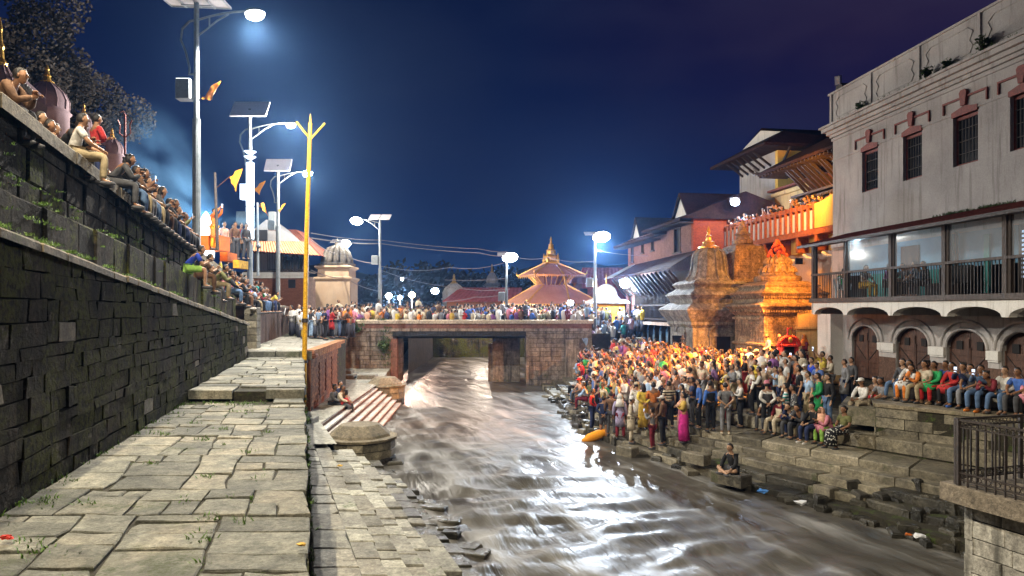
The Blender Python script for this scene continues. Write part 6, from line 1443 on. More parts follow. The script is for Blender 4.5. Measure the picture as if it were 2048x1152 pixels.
for k in range(130):
    Y = R.choice([R.uniform(6,12),R.uniform(7,9.5),R.uniform(9,22)]); o_, z = R.choice([(.02,lambda y: zt1(y)-.02),(-.0,zt1),(-S2+.03,lambda y: lerp(zt1(y),zt2(y),.6)),(-S3+.03,lambda y: lerp(zt2(y),zt3(y),R.random()*.7)),(-S3+.03,lambda y: lerp(zt2(y),zt3(y),.3)),(-S2,zt2)]); sp.append(((wx(Y)+o_+.02, Y, z(Y)), 20, .10))
tufts('wall_weeds', sp, m_leafb, .055, seed=7)
def shrub(label, p, r, n, seed, mtl=m_leaf, g='shrubs rooted in the masonry'):
    rr = random.Random(seed); t = thing('wild_shrub', label, 'shrub', tuple(p), g); mb = MB(); st_ = MB(); p = Vector(p)
    for k in range(7):
        d = Vector((rr.gauss(0,.6),rr.gauss(0,.3)-.2,1)).normalized(); st_.tube([p, p+d*r*1.3], .012, 4)
        for q in range(n//7):
            c = p+d*r*rr.uniform(.3,1.5)+Vector((rr.gauss(0,1),rr.gauss(0,1),rr.gauss(0,1)))*r*.22; u = Vector((rr.gauss(0,1),rr.gauss(0,1),rr.gauss(0,1))).normalized()*.06; w = u.orthogonal()*.7; mb.add([c-u,c+w,c+u,c-w],[(0,1,2,3)])
    mb.build('leaves', mtl, t); st_.build('stem', m_bark, t)
for lab, xx, r, sd in (('largest weed shrub growing on the cornice of the white building', X(21.2), .30, 1),('small weed on the cornice above the second window', X(23.6), .22, 2),('weed between the second and third windows on the cornice', X(22.8), .18, 3),('tiny weed at the far end of the cornice', X(27.5), .18, 4)):
    shrub(lab, MU@Vector((xx,-.3,7.8)), r, 160, sd)
sp = [(tuple(MU@Vector((X(Y_)+R.uniform(-.2,.2),-.28,7.8))), 20, .12) for Y_ in [20+q*.35 for q in range(26)]]+[(tuple(MU@Vector((X(R.uniform(18,23.5)),-.1,3.08))), 30, .2) for _ in range(26)]
tufts('cornice_moss', sp, m_leaf, .12, seed=9)
shrub('green shrub sprouting high on the left bridge abutment', P(716,664,45.8), .42, 260, 5); shrub('creeper hanging on the abutment beside the red pilaster', P(770,700,45.8), .35, 300, 6); shrub('small shrub at the top of the inner right pier', P(1008,690,48.9), .35, 200, 7)
sp = [(tuple(P(R.uniform(760,784), R.uniform(655,740), 45.85)), 14, .3) for _ in range(26)]+[(tuple(P(R.uniform(700,785), 640, 45.9)), 10, .2) for _ in range(10)]
tufts('abutment_creeper', sp, m_leaf, .2, seed=10)
# ---- litter
def litter(label, p, s_, mtl, name='plastic_bag', seed=1):
    rr = random.Random(seed); mb = MB(); mb.ball(tuple(p), (s_, s_*.6, s_*.3), 7, 5); mb.v = [(a+rr.uniform(-1,1)*s_*.25, b+rr.uniform(-1,1)*s_*.2, c+rr.uniform(-1,1)*s_*.12) for a,b,c in mb.v]; mb.build(name, mtl, label=label, cat='litter')
litter('crumpled blue plastic bag on the wet step left of the pier', G(1525,990,4.75)+Vector((0,0,.1)), .16, mat('blue plastic',[(.05,.2,.6),(.1,.3,.7)],3,.4,0), seed=1)
litter('white plastic scrap lying at the waterline', G(1602,1014,4.75)+Vector((0,0,.1)), .17, m_plastic, seed=2)
litter('pale rag near the railed pier at the water', G(1838,1080,4.7)+Vector((0,0,.08)), .15, m_plastic, seed=3); litter('small orange wrapper beside the pale rag', G(1816,1076,4.7)+Vector((0,0,.08)), .08, m_orange, seed=4)
litter('crushed red and white wrapper on the paving at the photo edge', G(14,1079,2.0)+Vector((0,0,.02)), .06, m_redcloth, name='wrapper', seed=5)
litter('tan cigarette-sized scrap at the right edge of the upper path', G(603,1091,2.0)+Vector((0,0,.01)), .045, m_yl, name='scrap', seed=6)
litter('yellow-green dropped leaf on the lower quay', G(680,933,3.7)+Vector((0,0,.02)), .07, m_yl, name='scrap', seed=7)
# ================================================================ PEOPLE
def cloth_mat(name, stripes=None, dots=False):
    m = bpy.data.materials.new(name); m.use_nodes = True; nt = m.node_tree; N = nt.nodes.new; L = nt.links.new; b = nt.nodes['Principled BSDF']
    b.inputs['Roughness'].default_value = .85; b.inputs['Specular IOR Level'].default_value = .2
    oi = N('ShaderNodeObjectInfo'); tc = N('ShaderNodeTexCoord'); n = N('ShaderNodeTexNoise'); n.inputs['Scale'].default_value = 9; n.inputs['Detail'].default_value = 5; L(tc.outputs['Object'], n.inputs[0])
    mr = N('ShaderNodeMapRange'); mr.inputs[1].default_value = .3; mr.inputs[2].default_value = .7; mr.inputs[3].default_value = .6; mr.inputs[4].default_value = 1.2; L(n.outputs[0], mr.inputs[0])
    cc = N('ShaderNodeCombineColor'); [L(mr.outputs[0], cc.inputs[i]) for i in range(3)]
    mx = N('ShaderNodeMix'); mx.data_type = 'RGBA'; mx.blend_type = 'MULTIPLY'; mx.inputs[0].default_value = 1; L(oi.outputs['Color'], mx.inputs[6]); L(cc.outputs[0], mx.inputs[7]); src = mx.outputs[2]
    if stripes or dots:
        sp = N('ShaderNodeSeparateXYZ'); L(tc.outputs['Object'], sp.inputs[0])
        if dots: t = N('ShaderNodeTexVoronoi'); t.inputs['Scale'].default_value = 16; L(tc.outputs['Object'], t.inputs[0]); v = t.outputs[0]; thr = .32
        else:
            w = N('ShaderNodeMath'); w.operation = 'MULTIPLY'; w.inputs[1].default_value = 62; L(sp.outputs[2], w.inputs[0]); s = N('ShaderNodeMath'); s.operation = 'SINE'; L(w.outputs[0], s.inputs[0]); v = s.outputs[0]; thr = 0
        lt = N('ShaderNodeMath'); lt.operation = 'LESS_THAN'; L(v, lt.inputs[0]); lt.inputs[1].default_value = thr
        m2 = N('ShaderNodeMix'); m2.data_type = 'RGBA'; L(lt.outputs[0], m2.inputs[0]); L(src, m2.inputs[6]); m2.inputs[7].default_value = (*(stripes or (.55,.55,.5)), 1); src = m2.outputs[2]
    L(src, b.inputs['Base Color']); bp = N('ShaderNodeBump'); bp.inputs['Strength'].default_value = .6; bp.inputs['Distance'].default_value = .03; L(n.outputs[0], bp.inputs['Height']); L(bp.outputs[0], b.inputs['Normal'])
    return m
m_cloth = cloth_mat('clothing cloth'); m_stripeW = cloth_mat('white striped cloth', (.6,.62,.62)); m_stripeK = cloth_mat('black striped cloth', (.03,.025,.02)); m_dots = cloth_mat('dotted cloth', dots=True)
m_skin = cloth_mat('skin tone'); m_skin.node_tree.nodes['Principled BSDF'].inputs['Roughness'].default_value = .5
m_hair = mat('black hair', [(.008,.006,.005),(.02,.015,.012)], 20, .5, .4, grime=.2, stretch=(1,1,.3)); m_eye = mat('dark eye', [(.01,.008,.006),(.015,.01,.01)], 3, .3, 0, grime=0)
# joints, facing +y; origin under the feet (standing), on the seat (sitting) or on the ground (cross-legged)
def V(*a): return Vector(a)
def base_stand():
    return dict(pel=V(0,0,.95), wai=V(0,.0,1.10), che=V(0,-.01,1.28), nek=V(0,.0,1.43), hd=V(0,.03,1.57),
      sL=V(-.17,-.01,1.375), sR=V(.17,-.01,1.375), eL=V(-.23,-.03,1.10), eR=V(.23,-.03,1.10), wL=V(-.24,.06,.86), wR=V(.24,.06,.86),
      hL=V(-.085,0,.90), hR=V(.085,0,.90), kL=V(-.10,.02,.49), kR=V(.10,.02,.49), aL=V(-.11,-.02,.08), aR=V(.11,-.02,.08))
def base_sit():
    return dict(pel=V(0,-.02,.11), wai=V(0,.0,.25), che=V(0,.04,.42), nek=V(0,.08,.56), hd=V(0,.12,.70),
      sL=V(-.17,.06,.51), sR=V(.17,.06,.51), eL=V(-.22,.20,.28), eR=V(.22,.20,.28), wL=V(-.10,.38,.20), wR=V(.10,.38,.20),
      hL=V(-.09,.02,.09), hR=V(.09,.02,.09), kL=V(-.13,.44,.08), kR=V(.13,.44,.08), aL=V(-.13,.42,-.34), aR=V(.13,.42,-.34))
def mod(b, **k): d = b(); d.update({a: V(*c) for a, c in k.items()}); return d
POSES = {
 'stand': mod(base_stand, kR=(.11,.05,.49), aR=(.14,.0,.08)),
 'cross': mod(base_stand, eL=(-.22,.08,1.12), eR=(.22,.08,1.12), wL=(.06,.21,1.17), wR=(-.06,.19,1.20), aL=(-.14,-.02,.08)),
 'clasp': mod(base_stand, eL=(-.23,.0,1.10), eR=(.23,.0,1.10), wL=(-.04,.20,.95), wR=(.04,.20,.96), hd=(.02,.05,1.56)),
 'phone': mod(base_stand, eL=(-.20,.16,1.24), eR=(.20,.16,1.24), wL=(-.05,.32,1.46), wR=(.05,.32,1.46)),
 'reach': mod(base_stand, eL=(-.16,.22,1.48), eR=(.18,.22,1.46), wL=(-.06,.36,1.68), wR=(.05,.36,1.70)),
 'behind': mod(base_stand, eL=(-.25,-.12,1.14), eR=(.25,-.12,1.14), wL=(-.04,-.16,.98), wR=(.04,-.17,.97), kL=(-.10,.06,.49)),
 'lean': mod(base_stand, wai=(0,.03,1.09), che=(0,.10,1.25), nek=(0,.17,1.38), hd=(0,.24,1.50), sL=(-.17,.13,1.34), sR=(.17,.13,1.34), eL=(-.24,.25,1.10), eR=(.24,.25,1.10), wL=(-.12,.42,1.12), wR=(.12,.42,1.12)),
 'sit': base_sit(),
 'sitback': mod(base_sit, che=(0,-.03,.42), nek=(0,-.02,.57), hd=(0,.02,.71), sL=(-.17,-.03,.52), sR=(.17,-.03,.52), eL=(-.24,.04,.28), eR=(.24,.04,.28), wL=(-.12,.24,.17), wR=(.12,.24,.17), kL=(-.10,.43,.09), kR=(.16,.45,.08), aL=(-.09,.36,-.34), aR=(.2,.47,-.34)),
 'sitlean': mod(base_sit, wai=(0,.06,.23), che=(0,.17,.37), nek=(0,.27,.47), hd=(0,.35,.58), sL=(-.17,.23,.45), sR=(.17,.23,.45), eL=(-.20,.38,.18), eR=(.20,.38,.18), wL=(-.03,.50,.30), wR=(.03,.52,.28)),
 'sitphone': mod(base_sit, che=(0,.0,.42), nek=(0,.02,.57), hd=(0,.06,.71), sL=(-.17,.0,.52), sR=(.17,.0,.52), eL=(-.2,.18,.36), eR=(.2,.18,.36), wL=(-.05,.34,.56), wR=(.05,.34,.56)),
 'lotus': mod(base_sit, pel=(0,-.02,.11), hL=(-.09,.02,.10), hR=(.09,.02,.10), kL=(-.34,.26,.14), kR=(.34,.24,.14), aL=(.06,.36,.06), aR=(-.12,.42,.07), eL=(-.24,.14,.28), eR=(.24,.14,.28), wL=(-.24,.34,.17), wR=(.16,.30,.14)),
}
SIT = lambda p: p.startswith('sit')
temps = []
def skin_req(key, verts, edges, radii, extra=None, sub=1):
    """queue a skeleton for the Skin modifier; the pelvis is the root vertex"""
    me = bpy.data.meshes.new(key); me.from_pydata([tuple(v) for v in verts], edges, []); o = bpy.data.objects.new(key, me); COL.objects.link(o)
    md = o.modifiers.new('skin', 'SKIN'); md.use_smooth_shade = True; md.branch_smoothing = .6
    if not me.skin_vertices: me.attributes.new('skin','FLOAT','POINT')
    temps.append((key, o, radii, extra, sub))
def chain(J, names, rad, m=None):
    pass
def body_skel(J, arms=True):
    v = ['pel','wai','che','nek','hd','sL','eL','wL','fL','sR','eR','wR','fR','hL','kL','aL','tL','hR','kR','aR','tR']; Q = dict(J)
    for s in 'LR':
        Q['f'+s] = Q['w'+s]+(Q['w'+s]-Q['e'+s]).normalized()*.075; Q['t'+s] = Q['a'+s]+V(0,.15,-.045)
        if (Q['a'+s]-Q['k'+s]).normalized().z > -.5: Q['t'+s] = Q['a'+s]+V((.1 if s == 'L' else -.1),.03,-.02)
    r = dict(pel=.115,wai=.10,che=.12,nek=.055,hd=.05,sL=.058,sR=.058,eL=.042,eR=.042,wL=.027,wR=.027,fL=.034,fR=.034,hL=.088,hR=.088,kL=.058,kR=.058,aL=.038,aR=.038,tL=.032,tR=.032)
    e = [('pel','wai'),('wai','che'),('che','nek'),('nek','hd'),('che','sL'),('sL','eL'),('eL','wL'),('wL','fL'),('che','sR'),('sR','eR'),('eR','wR'),('wR','fR'),('pel','hL'),('hL','kL'),('kL','aL'),('aL','tL'),('pel','hR'),('hR','kR'),('kR','aR'),('aR','tR')]
    ix = {n: i for i, n in enumerate(v)}
    return [Q[n] for n in v], [(ix[a], ix[b]) for a, b in e], [r[n] for n in v], Q
def top_skel(J, style):
    Q = dict(J); hem = Q['pel'].lerp(Q['wai'], -.25 if not J['pel'].z < .3 else .1)
    v = [hem, Q['wai'], Q['che'], Q['nek'].lerp(Q['che'],.22)]; r = [.135,.125,.142,.075]; e = [(0,1),(1,2),(2,3)]
    for s in 'LR':
        b = len(v)
        if style == 'short': v += [Q['s'+s], Q['s'+s].lerp(Q['e'+s],.75)]; r += [.078,.066]; e += [(2,b),(b,b+1)]
        elif style == 'vest': v += [Q['s'+s].lerp(Q['che'],.12)]; r += [.082]; e += [(2,b)]
        else: v += [Q['s'+s], Q['e'+s], Q['w'+s].lerp(Q['e'+s],.08)]; r += [.075,.060,.045]; e += [(2,b),(b,b+1),(b+1,b+2)]
    return v, e, r
def bottom_skel(J, style):
    Q = J; v = [Q['pel']]; r = [.13]; e = []
    k = 1.0 if style == 'trousers' else .0
    for s in 'LR':
        b = len(v)
        if style == 'shorts': v += [Q['h'+s], Q['k'+s].lerp(Q['h'+s],.12)]; r += [.10,.085]; e += [(0,b),(b,b+1)]
        else: v += [Q['h'+s], Q['k'+s], Q['a'+s].lerp(Q['k'+s],.04)]; r += [.10,.074,.056]; e += [(0,b),(b,b+1),(b+1,b+2)]
    return v, e, r
def skirt_geo(J, length, flare=1.0):
    """a draped skirt lofted over both legs"""
    mb = MB(); n = 14
    a = J['wai'].lerp(J['pel'],.3); K = (J['kL']+J['kR'])/2; A = (J['aL']+J['aR'])/2; hip = (J['hL']+J['hR'])/2; wk = abs(J['kR'].x-J['kL'].x)/2
    if J['pel'].z > .5: ring = [(a,.145,.11),(J['pel'],.175,.14),(hip.lerp(K,.5),.19*flare,.16*flare),(K,.20*flare,.17*flare),(A+V(0,.02,0),.22*flare,.19*flare)]
    else: ring = [(a,.15,.12),(J['pel']+V(0,.06,.02),.18,.15),(K.lerp(hip,.45),.19,.13),(K+V(0,.03,-.02),.20,.13),(A+V(0,.03,.03),.21,.14)]
    if length == 'knee': ring = ring[:4]
    vs = []; fs = []
    for i, (c, rx, ry) in enumerate(ring):
        d = (ring[min(i+1,len(ring)-1)][0]-ring[max(i-1,0)][0]).normalized(); x = V(1,0,0); y = d.cross(x).normalized()
        for k in range(n):
            t = 2*math.pi*k/n; w = 1+.05*math.sin(5*t)*(i > 1); vs.append(c+x*rx*w*math.cos(t)+y*ry*w*math.sin(t))
    for i in range(len(ring)-1):
        for k in range(n): q = (k+1)%n; fs.append((i*n+k,(i+1)*n+k,(i+1)*n+q,i*n+q))
    fs.append(tuple(range(n))); fs.append(tuple((len(ring)-1)*n+k for k in range(n-1,-1,-1))); mb.add(vs, fs); return mb
def head_geo(c, mb):
    """skull, jaw, nose, ears and brow; material 1 is the eyes"""
    nu, nv = 14, 11; b = len(mb.v); vs = []
    mb.ball(tuple(c), (.076,.094,.112), nu, nv, 0)
    for i in range(b, len(mb.v)):
        p = Vector(mb.v[i])-c
        if p.z < 0: p.x *= 1+p.z*3.0; p.y = p.y*(1+p.z*1.2)+.008
        if p.y > .05: p.y = .05+(p.y-.05)*.72
        mb.v[i] = tuple(c+p)
    mb.add([c+V(-.014,.082,-.022),c+V(.014,.082,-.022),c+V(0,.112,-.026),c+V(-.007,.084,.024),c+V(.007,.084,.024)], [(0,2,3),(2,1,4),(2,4,3),(0,1,2)], 0)
    for s in (-1,1):
        mb.ball(tuple(c+V(s*.078,-.002,-.004)), (.010,.020,.030), 6, 5, 0); mb.ball(tuple(c+V(s*.031,.079,.014)), (.013,.008,.007), 6, 4, 1)
        mb.add([c+V(s*.014,.086,.030),c+V(s*.052,.076,.032),c+V(s*.052,.076,.038),c+V(s*.014,.086,.036)], [(0,1,2,3)], 1)
    mb.add([c+V(-.022,.083,-.055),c+V(.022,.083,-.055),c+V(0,.088,-.062)], [(0,1,2)], 1)
def hand_geo(Q, s, mb):
    f = Q['f'+s]; d = (Q['w'+s]-Q['e'+s]).normalized(); x = d.cross(V(0,0,1)); x = (x if x.length > .1 else V(0,1,0)).normalized(); y = x.cross(d)
    p0 = f-d*.01
    for k, (o_, l) in enumerate(((-.024,.062),(-.008,.072),(.008,.068),(.023,.052))):
        a = p0+x*o_; mb.tube([a, a+d*(.02+l*.5)+y*.004, a+d*(.015+l*.85)-y*.016, a+d*(.0+l)-y*.03], [.011,.0095,.009,.007], 5, 0)
    a = Q['w'+s]+d*.03; mb.tube([a, a-x*.036+d*.03-y*.005, a-x*.042+d*.058-y*.018], [.013,.011,.008], 5, 0)
for pn, J in POSES.items():
    v, e, r, Q = body_skel(J); skin_req('B:'+pn, v, e, r, Q)
    for st_ in ('short','long','vest'): skin_req('T:%s:%s' % (pn, st_), *top_skel(J, st_)[:3])
    for st_ in ('trousers','shorts'): skin_req('L:%s:%s' % (pn, st_), *bottom_skel(J, st_)[:3])
for key, o, radii, extra, sub in temps:
    sv = o.data.skin_vertices
    if not sv:
        pass
    for i, rr_ in enumerate(radii):
        f_ = 1.12 if key[0] == 'T' and i == 2 else 1; o.data.skin_vertices[0].data[i].radius = (rr_*f_, rr_); o.data.skin_vertices[0].data[i].use_root = (i == 0)
    ss = o.modifiers.new('sub', 'SUBSURF'); ss.levels = 1; ss.render_levels = 1
bpy.context.view_layer.update(); dg = bpy.context.evaluated_depsgraph_get(); PM = {}
for key, o, radii, extra, sub in temps:
    ev = o.evaluated_get(dg); me = ev.to_mesh(); mb = MB(); mb.add([v.co.copy() for v in me.vertices], [tuple(p.vertices) for p in me.polygons]); ev.to_mesh_clear()
    if key[0] == 'B':
        head_geo(extra['hd'], mb)
        for s in 'LR': hand_geo(extra, s, mb)
        PM[key] = mb.mesh('person_body', [m_skin, m_eye], smooth=True)
    else:
        PM[key] = mb.mesh('clothing', [m_cloth], smooth=True); pn = key.split(':')[1]
        if key[0] == 'T' and key.endswith('long'):
            m2 = MB(); m2.v = list(mb.v); m2.f = list(mb.f); m2.m = list(mb.m); sk = skirt_geo(POSES[pn], 'knee', .92); m2.add(sk.v, sk.f); PM['T:%s:kurta' % pn] = m2.mesh('clothing', [m_cloth], smooth=True)
for key, o, *_ in temps: me = o.data; bpy.data.objects.remove(o); bpy.data.meshes.remove(me)
for pn, J in POSES.items():
    PM['L:%s:skirt' % pn] = skirt_geo(J, 'long').mesh('clothing', [m_cloth], smooth=True)
    mb = MB(); Q = body_skel(J)[3]
    for s in 'LR':
        a, t = Q['a'+s], Q['t'+s]; d = (t-a); d.z = 0; d = d.normalized(); c = a+d*.055+V(0,0,-.045); x = V(-d.y,d.x,0); b = len(mb.v); mb.ball((0,0,0), (.048,.135,.045), 8, 5)
        mb.v[b:] = [tuple(c+x*p[0]+d*p[1]+V(0,0,p[2])) for p in mb.v[b:]]
    PM['S:'+pn] = mb.mesh('shoes', [m_cloth], smooth=True)
def hair_mesh(style):
    mb = MB(); mb.ball((0,-.010,.014), (.086,.100,.112), 16, 11); out = []
    for p in mb.v:
        x, y, z = p
        if y > .02 and z < .062: x, y, z = x*.82, y*.74, z*.8     # clear of the face
        if style in ('short','balding') and y <= .02 and z < -.035: x, y, z = x*.85, y*.82, z*.85
        if style == 'balding' and z > .05: x, y, z = x*.84, y*.84, z*.88
        if z < -.03 and y > .0: x *= .8; y *= .8
        out.append((x,y,z))
    mb.v = out
    if style == 'long':
        b = len(mb.v); mb.ball((0,-.075,-.10), (.088,.045,.16), 12, 8)
    if style == 'bun': mb.ball((0,-.12,.02), (.045,.04,.045), 9, 7); mb.ball((0,-.055,-.05), (.07,.05,.07), 10, 6)
    if style == 'messy':
        rr = random.Random(3)
        for k in range(16): a = rr.uniform(0,6.28); mb.ball((.07*math.cos(a),-.02+.075*math.sin(a)*.8,.07+.03*rr.random()), .028, 6, 4)
    return mb.mesh('hair', [m_hair], smooth=True)
HM = {s: hair_mesh(s) for s in ('short','balding','long','bun','messy')}
def hat_mesh(kind):
    mb = MB()
    if kind == 'topi': mb.lathe([(.088,.03),(.092,.06),(.080,.12),(.055,.15)], (0,-.01,0), 14)
    elif kind == 'cap': mb.lathe([(.094,.03),(.094,.07),(.080,.11),(.03,.128)], (0,-.012,0), 14); mb.prism([(-.07,.05),(.07,.05),(.05,.155),(-.05,.155)], .03, .045)
    elif kind == 'veil':
        mb.ball((0,-.02,.0), (.105,.115,.13), 14, 9); mb.v = [(x*(.8 if y > .03 and z < .08 else 1), y*(.6 if y > .03 and z < .08 else 1), z) for x,y,z in mb.v]; mb.lathe([(.20,-.34),(.16,-.22),(.11,-.06)], (0,-.04,0), 14)
    elif kind == 'beard': mb.ball((0,.045,-.075), (.052,.045,.045), 10, 7)
    return mb.mesh('headwear', [m_hair if kind == 'beard' else m_cloth], smooth=True)
HT = {s: hat_mesh(s) for s in ('topi','cap','veil','beard')}
PH = MB().box(-.04,.04,-.006,.006,-.07,.07).mesh('phone', [emit('phone screen',(.6,.75,1),1.2)])
CO = dict(white=(.62,.60,.56), cream=(.55,.47,.34), black=(.018,.018,.02), navy=(.025,.035,.09), blue=(.05,.13,.42), royal_blue=(.02,.06,.50), light_blue=(.30,.42,.58), grey=(.20,.20,.21), dark_grey=(.07,.07,.075),
  brown=(.13,.07,.04), maroon=(.17,.02,.03), red=(.52,.03,.03), orange=(.68,.20,.03), saffron=(.75,.33,.02), yellow=(.68,.50,.06), mustard=(.50,.32,.05), green=(.02,.30,.09), olive=(.14,.14,.05), lime=(.28,.50,.10),
  teal=(.03,.28,.26), pink=(.62,.22,.28), magenta=(.52,.03,.22), purple=(.22,.08,.25), peach=(.68,.38,.25), khaki=(.34,.27,.16), denim=(.09,.15,.26), tan=(.38,.26,.15), lilac=(.38,.33,.50))
SK = [(.30,.155,.085),(.36,.20,.12),(.24,.12,.065),(.40,.24,.15)]
PEOPLE = []
TOPN = dict(short='shirt', long='jacket', vest='waistcoat', kurta='kurta')
PN = dict(stand='standing', cross='arms crossed', clasp='hands clasped', phone='holding up a phone', reach='arms raised', behind='hands behind back', lean='leaning forward', sit='sitting', sitback='sitting upright', sitlean='sitting hunched', sitphone='sitting with phone', lotus='sitting cross-legged')
def part(name, me, root, col, mt=None, loc=None, rz=0, rx=0):
    o = bpy.data.objects.new(name, me); COL.objects.link(o); o.parent = root; o.color = (*col, 1)
    if loc is not None: o.location = loc; o.rotation_euler = (rx,0,rz)
    if mt: o.material_slots[0].link = 'OBJECT'; o.material_slots[0].material = mt
    return o
def person(loc, rz, pose='stand', top='short', tc='white', bot='trousers', bc='black', hair='short', hat=None, hc='white', sex='man', zone='', scale=1.0, label=None, group=None, tm=None, bm=None, shoes='dark_grey', skin=None, inner=None, hz=None, vis='all', pat=False):
    if pose not in POSES: pose = 'stand'
    if pat and tm is None and top in ('short','kurta') and R.random() < .16: tm = R.choice([m_dots, m_stripeW, m_dots])
    r = bpy.data.objects.new('person', PM['B:'+pose]); COL.objects.link(r); r.location = loc; r.rotation_euler = (0,0,rz); r.scale = (scale,)*3
    sk = skin or R.choice(SK); r.color = (*sk, 1); hd = POSES[pose]['hd']; hz = R.uniform(-.5,.5) if hz is None else hz
    hz = 0
    tcol, bcol = CO[tc], CO[bc]; j = R.uniform(.75,1.1); g_ = sum(tcol)/3; k_ = .28 if pat else .06; tcol = tuple(min(.8,(c*(1-k_)+g_*k_)*j) for c in tcol)
    part({'short':'shirt','long':'jacket','vest':'waistcoat','kurta':'kurta'}[top], PM['T:%s:%s' % (pose, top)], r, tcol, tm)
    if inner: part('shirt', PM['T:%s:long' % pose], r, CO[inner]).scale = (.97,.97,.995)
    if vis == 'all':
        part(bot, PM['L:%s:%s' % (pose, bot)], r, bcol, bm)
        part('shoes', PM['S:'+pose], r, CO[shoes])
    if hair: part('hair', HM[hair], r, (0,0,0), loc=hd)
    if hat: part({'topi':'topi','cap':'cap','veil':'veil','beard':'beard'}[hat], HT[hat], r, CO[hc], loc=hd)
    if pose in ('phone','reach','sitphone'):
        w = (POSES[pose]['wL']+POSES[pose]['wR'])/2; o = part('phone', PH, r, (0,0,0), loc=w+V(0,.05,.09))
    info = dict(o=r, sex=sex, tc=tc.replace('_',' '), top=TOPN[top], bc=bc.replace('_',' '), bot=bot, pose=PN[pose], hat=hat, hc=hc, hair=hair, zone=zone, vis=vis, pos=Vector(loc), inner=inner, label=label)
    r['category'] = 'person'
    if group: r['group'] = group
    PEOPLE.append(info); return r
def face(dx, dy): return math.atan2(-dx, dy)
def on_ghat(u, v):
    Y = 13.0
    while Y < 47:
        p = P(u, v, Y); z = ground_right(p.x, Y)
        if p.z <= z: return Vector((p.x, Y, z))
        Y += .05
    return Vector((p.x, 46, z))
GG = 'onlookers on the right bank ghat'; ZR = 'at the water edge of the ghat'
def hero(u, v, **k):
    p = on_ghat(u, v); a = k.pop('a', None); a = face(-1,.15)+R.uniform(-.3,.3) if a is None else a; return person(p, a, group=GG, **k)
L_ = face(-1,.1)
hero(1184,861,pose='clasp',top='vest',tc='dark_grey',inner='red',bc='navy',hair='balding',zone=ZR,a=face(.8,-.3))
hero(1207,880,pose='behind',top='long',tc='navy',bot='shorts',bc='dark_grey',zone=ZR,a=face(.2,1))
hero(1222,872,pose='stand',top='long',tc='brown',bc='dark_grey',zone=ZR,a=face(.3,1))
hero(1240,879,pose='stand',top='kurta',tc='lilac',bc='maroon',hair='long',sex='woman',hat='veil',hc='white',zone=ZR,a=face(.2,1))
hero(1262,887,pose='clasp',top='kurta',tc='cream',bc='cream',hat='topi',hair='short',zone=ZR,a=face(.9,-.2))
hero(1287,868,pose='behind',top='kurta',tc='yellow',bot='skirt',bc='mustard',hair='long',sex='woman',zone=ZR,a=face(-.1,1))
hero(1273,862,pose='stand',top='kurta',tc='white',bc='cream',hat='cap',hc='cream',zone=ZR,a=face(0,1))
hero(1307,862,pose='cross',top='long',tc='orange',bc='brown',hair='short',zone=ZR,a=face(0,1),scale=1.05)
hero(1305,898,pose='phone',top='long',tc='grey',bc='maroon',hair='messy',scale=.84,zone=ZR,a=face(-.6,.4))
hero(1326,895,pose='clasp',top='long',tc='brown',bc='black',hat='cap',hc='white',zone=ZR,a=face(-.8,.5))
hero(1338,868,pose='stand',top='short',tc='cream',tm=m_stripeK,bc='black',zone=ZR,a=face(-.2,1))
hero(1368,887,pose='cross',top='kurta',tc='mustard',bot='skirt',bc='magenta',hair='bun',sex='woman',zone=ZR,a=face(-1,.1))
hero(1366,868,pose='clasp',top='kurta',tc='peach',bot='skirt',bc='pink',hair='long',sex='woman',zone=ZR,a=L_)
hero(1421,865,pose='stand',top='vest',tc='black',inner='blue',bc='black',zone='on the upper steps',a=face(-.3,1))
hero(1451,874,pose='behind',top='short',tc='grey',bc='grey',hair='balding',shoes='cream',zone='on the upper steps',a=face(.1,1))
hero(1481,856,pose='cross',top='vest',tc='grey',inner='white',bc='black',zone='on the upper steps',a=L_)
hero(1398,858,pose='stand',top='long',tc='blue',bc='black',zone='on the upper steps',a=L_)
hero(1385,852,pose='cross',top='short',tc='navy',bc='dark_grey',zone='on the upper steps',a=L_)
def stand_at(u, vhead, Y, **k):
    """by the top of the head: for people whose feet are hidden"""
    s = k.get('scale', 1); x = (u-1024)/F*Y; z = ground_right(x, Y); a = k.pop('a', None); return person((x, Y, z), L_+R.uniform(-.3,.3) if a is None else a, group=GG, **k)
stand_at(1505,0,24.3,pose='stand',top='vest',tc='maroon',inner='white',bc='black',zone='behind the seated bench row')
stand_at(1519,0,24.0,pose='cross',top='vest',tc='brown',inner='white',bc='black',zone='behind the seated bench row')
stand_at(1534,0,22.9,pose='behind',top='vest',tc='dark_grey',inner='white',bc='black',hat='topi',hc='pink',a=face(.1,1),zone='behind the seated bench row')
stand_at(1552,0,24.2,pose='phone',top='short',tc='light_blue',bc='black',zone='behind the seated bench row')
stand_at(1572,0,22.4,pose='cross',top='short',tc='teal',tm=m_stripeW,bc='navy',zone='behind the seated bench row')
stand_at(1588,0,22.0,pose='clasp',top='kurta',tc='dark_grey',tm=m_dots,bc='khaki',hair='bun',sex='woman',zone='behind the seated bench row')
stand_at(1617,0,22.2,pose='stand',top='short',tc='light_blue',bc='khaki',zone='behind the seated bench row')
stand_at(1638,0,21.8,pose='clasp',top='kurta',tc='green',bc='maroon',hair='long',sex='woman',zone='beside the seating terrace')
stand_at(1657,0,21.4,pose='stand',top='long',tc='black',bc='denim',hair='long',zone='beside the seating terrace')
stand_at(1624,0,25.2,pose='stand',top='short',tc='royal_blue',bc='denim',zone='beside the seating terrace')
stand_at(1646,0,27.0,pose='reach',top='short',tc='yellow',bc='khaki',zone='near the white corner pier',scale=1.06)
stand_at(1662,0,26.2,pose='cross',top='long',tc='cream',bc='grey',zone='near the white corner pier')
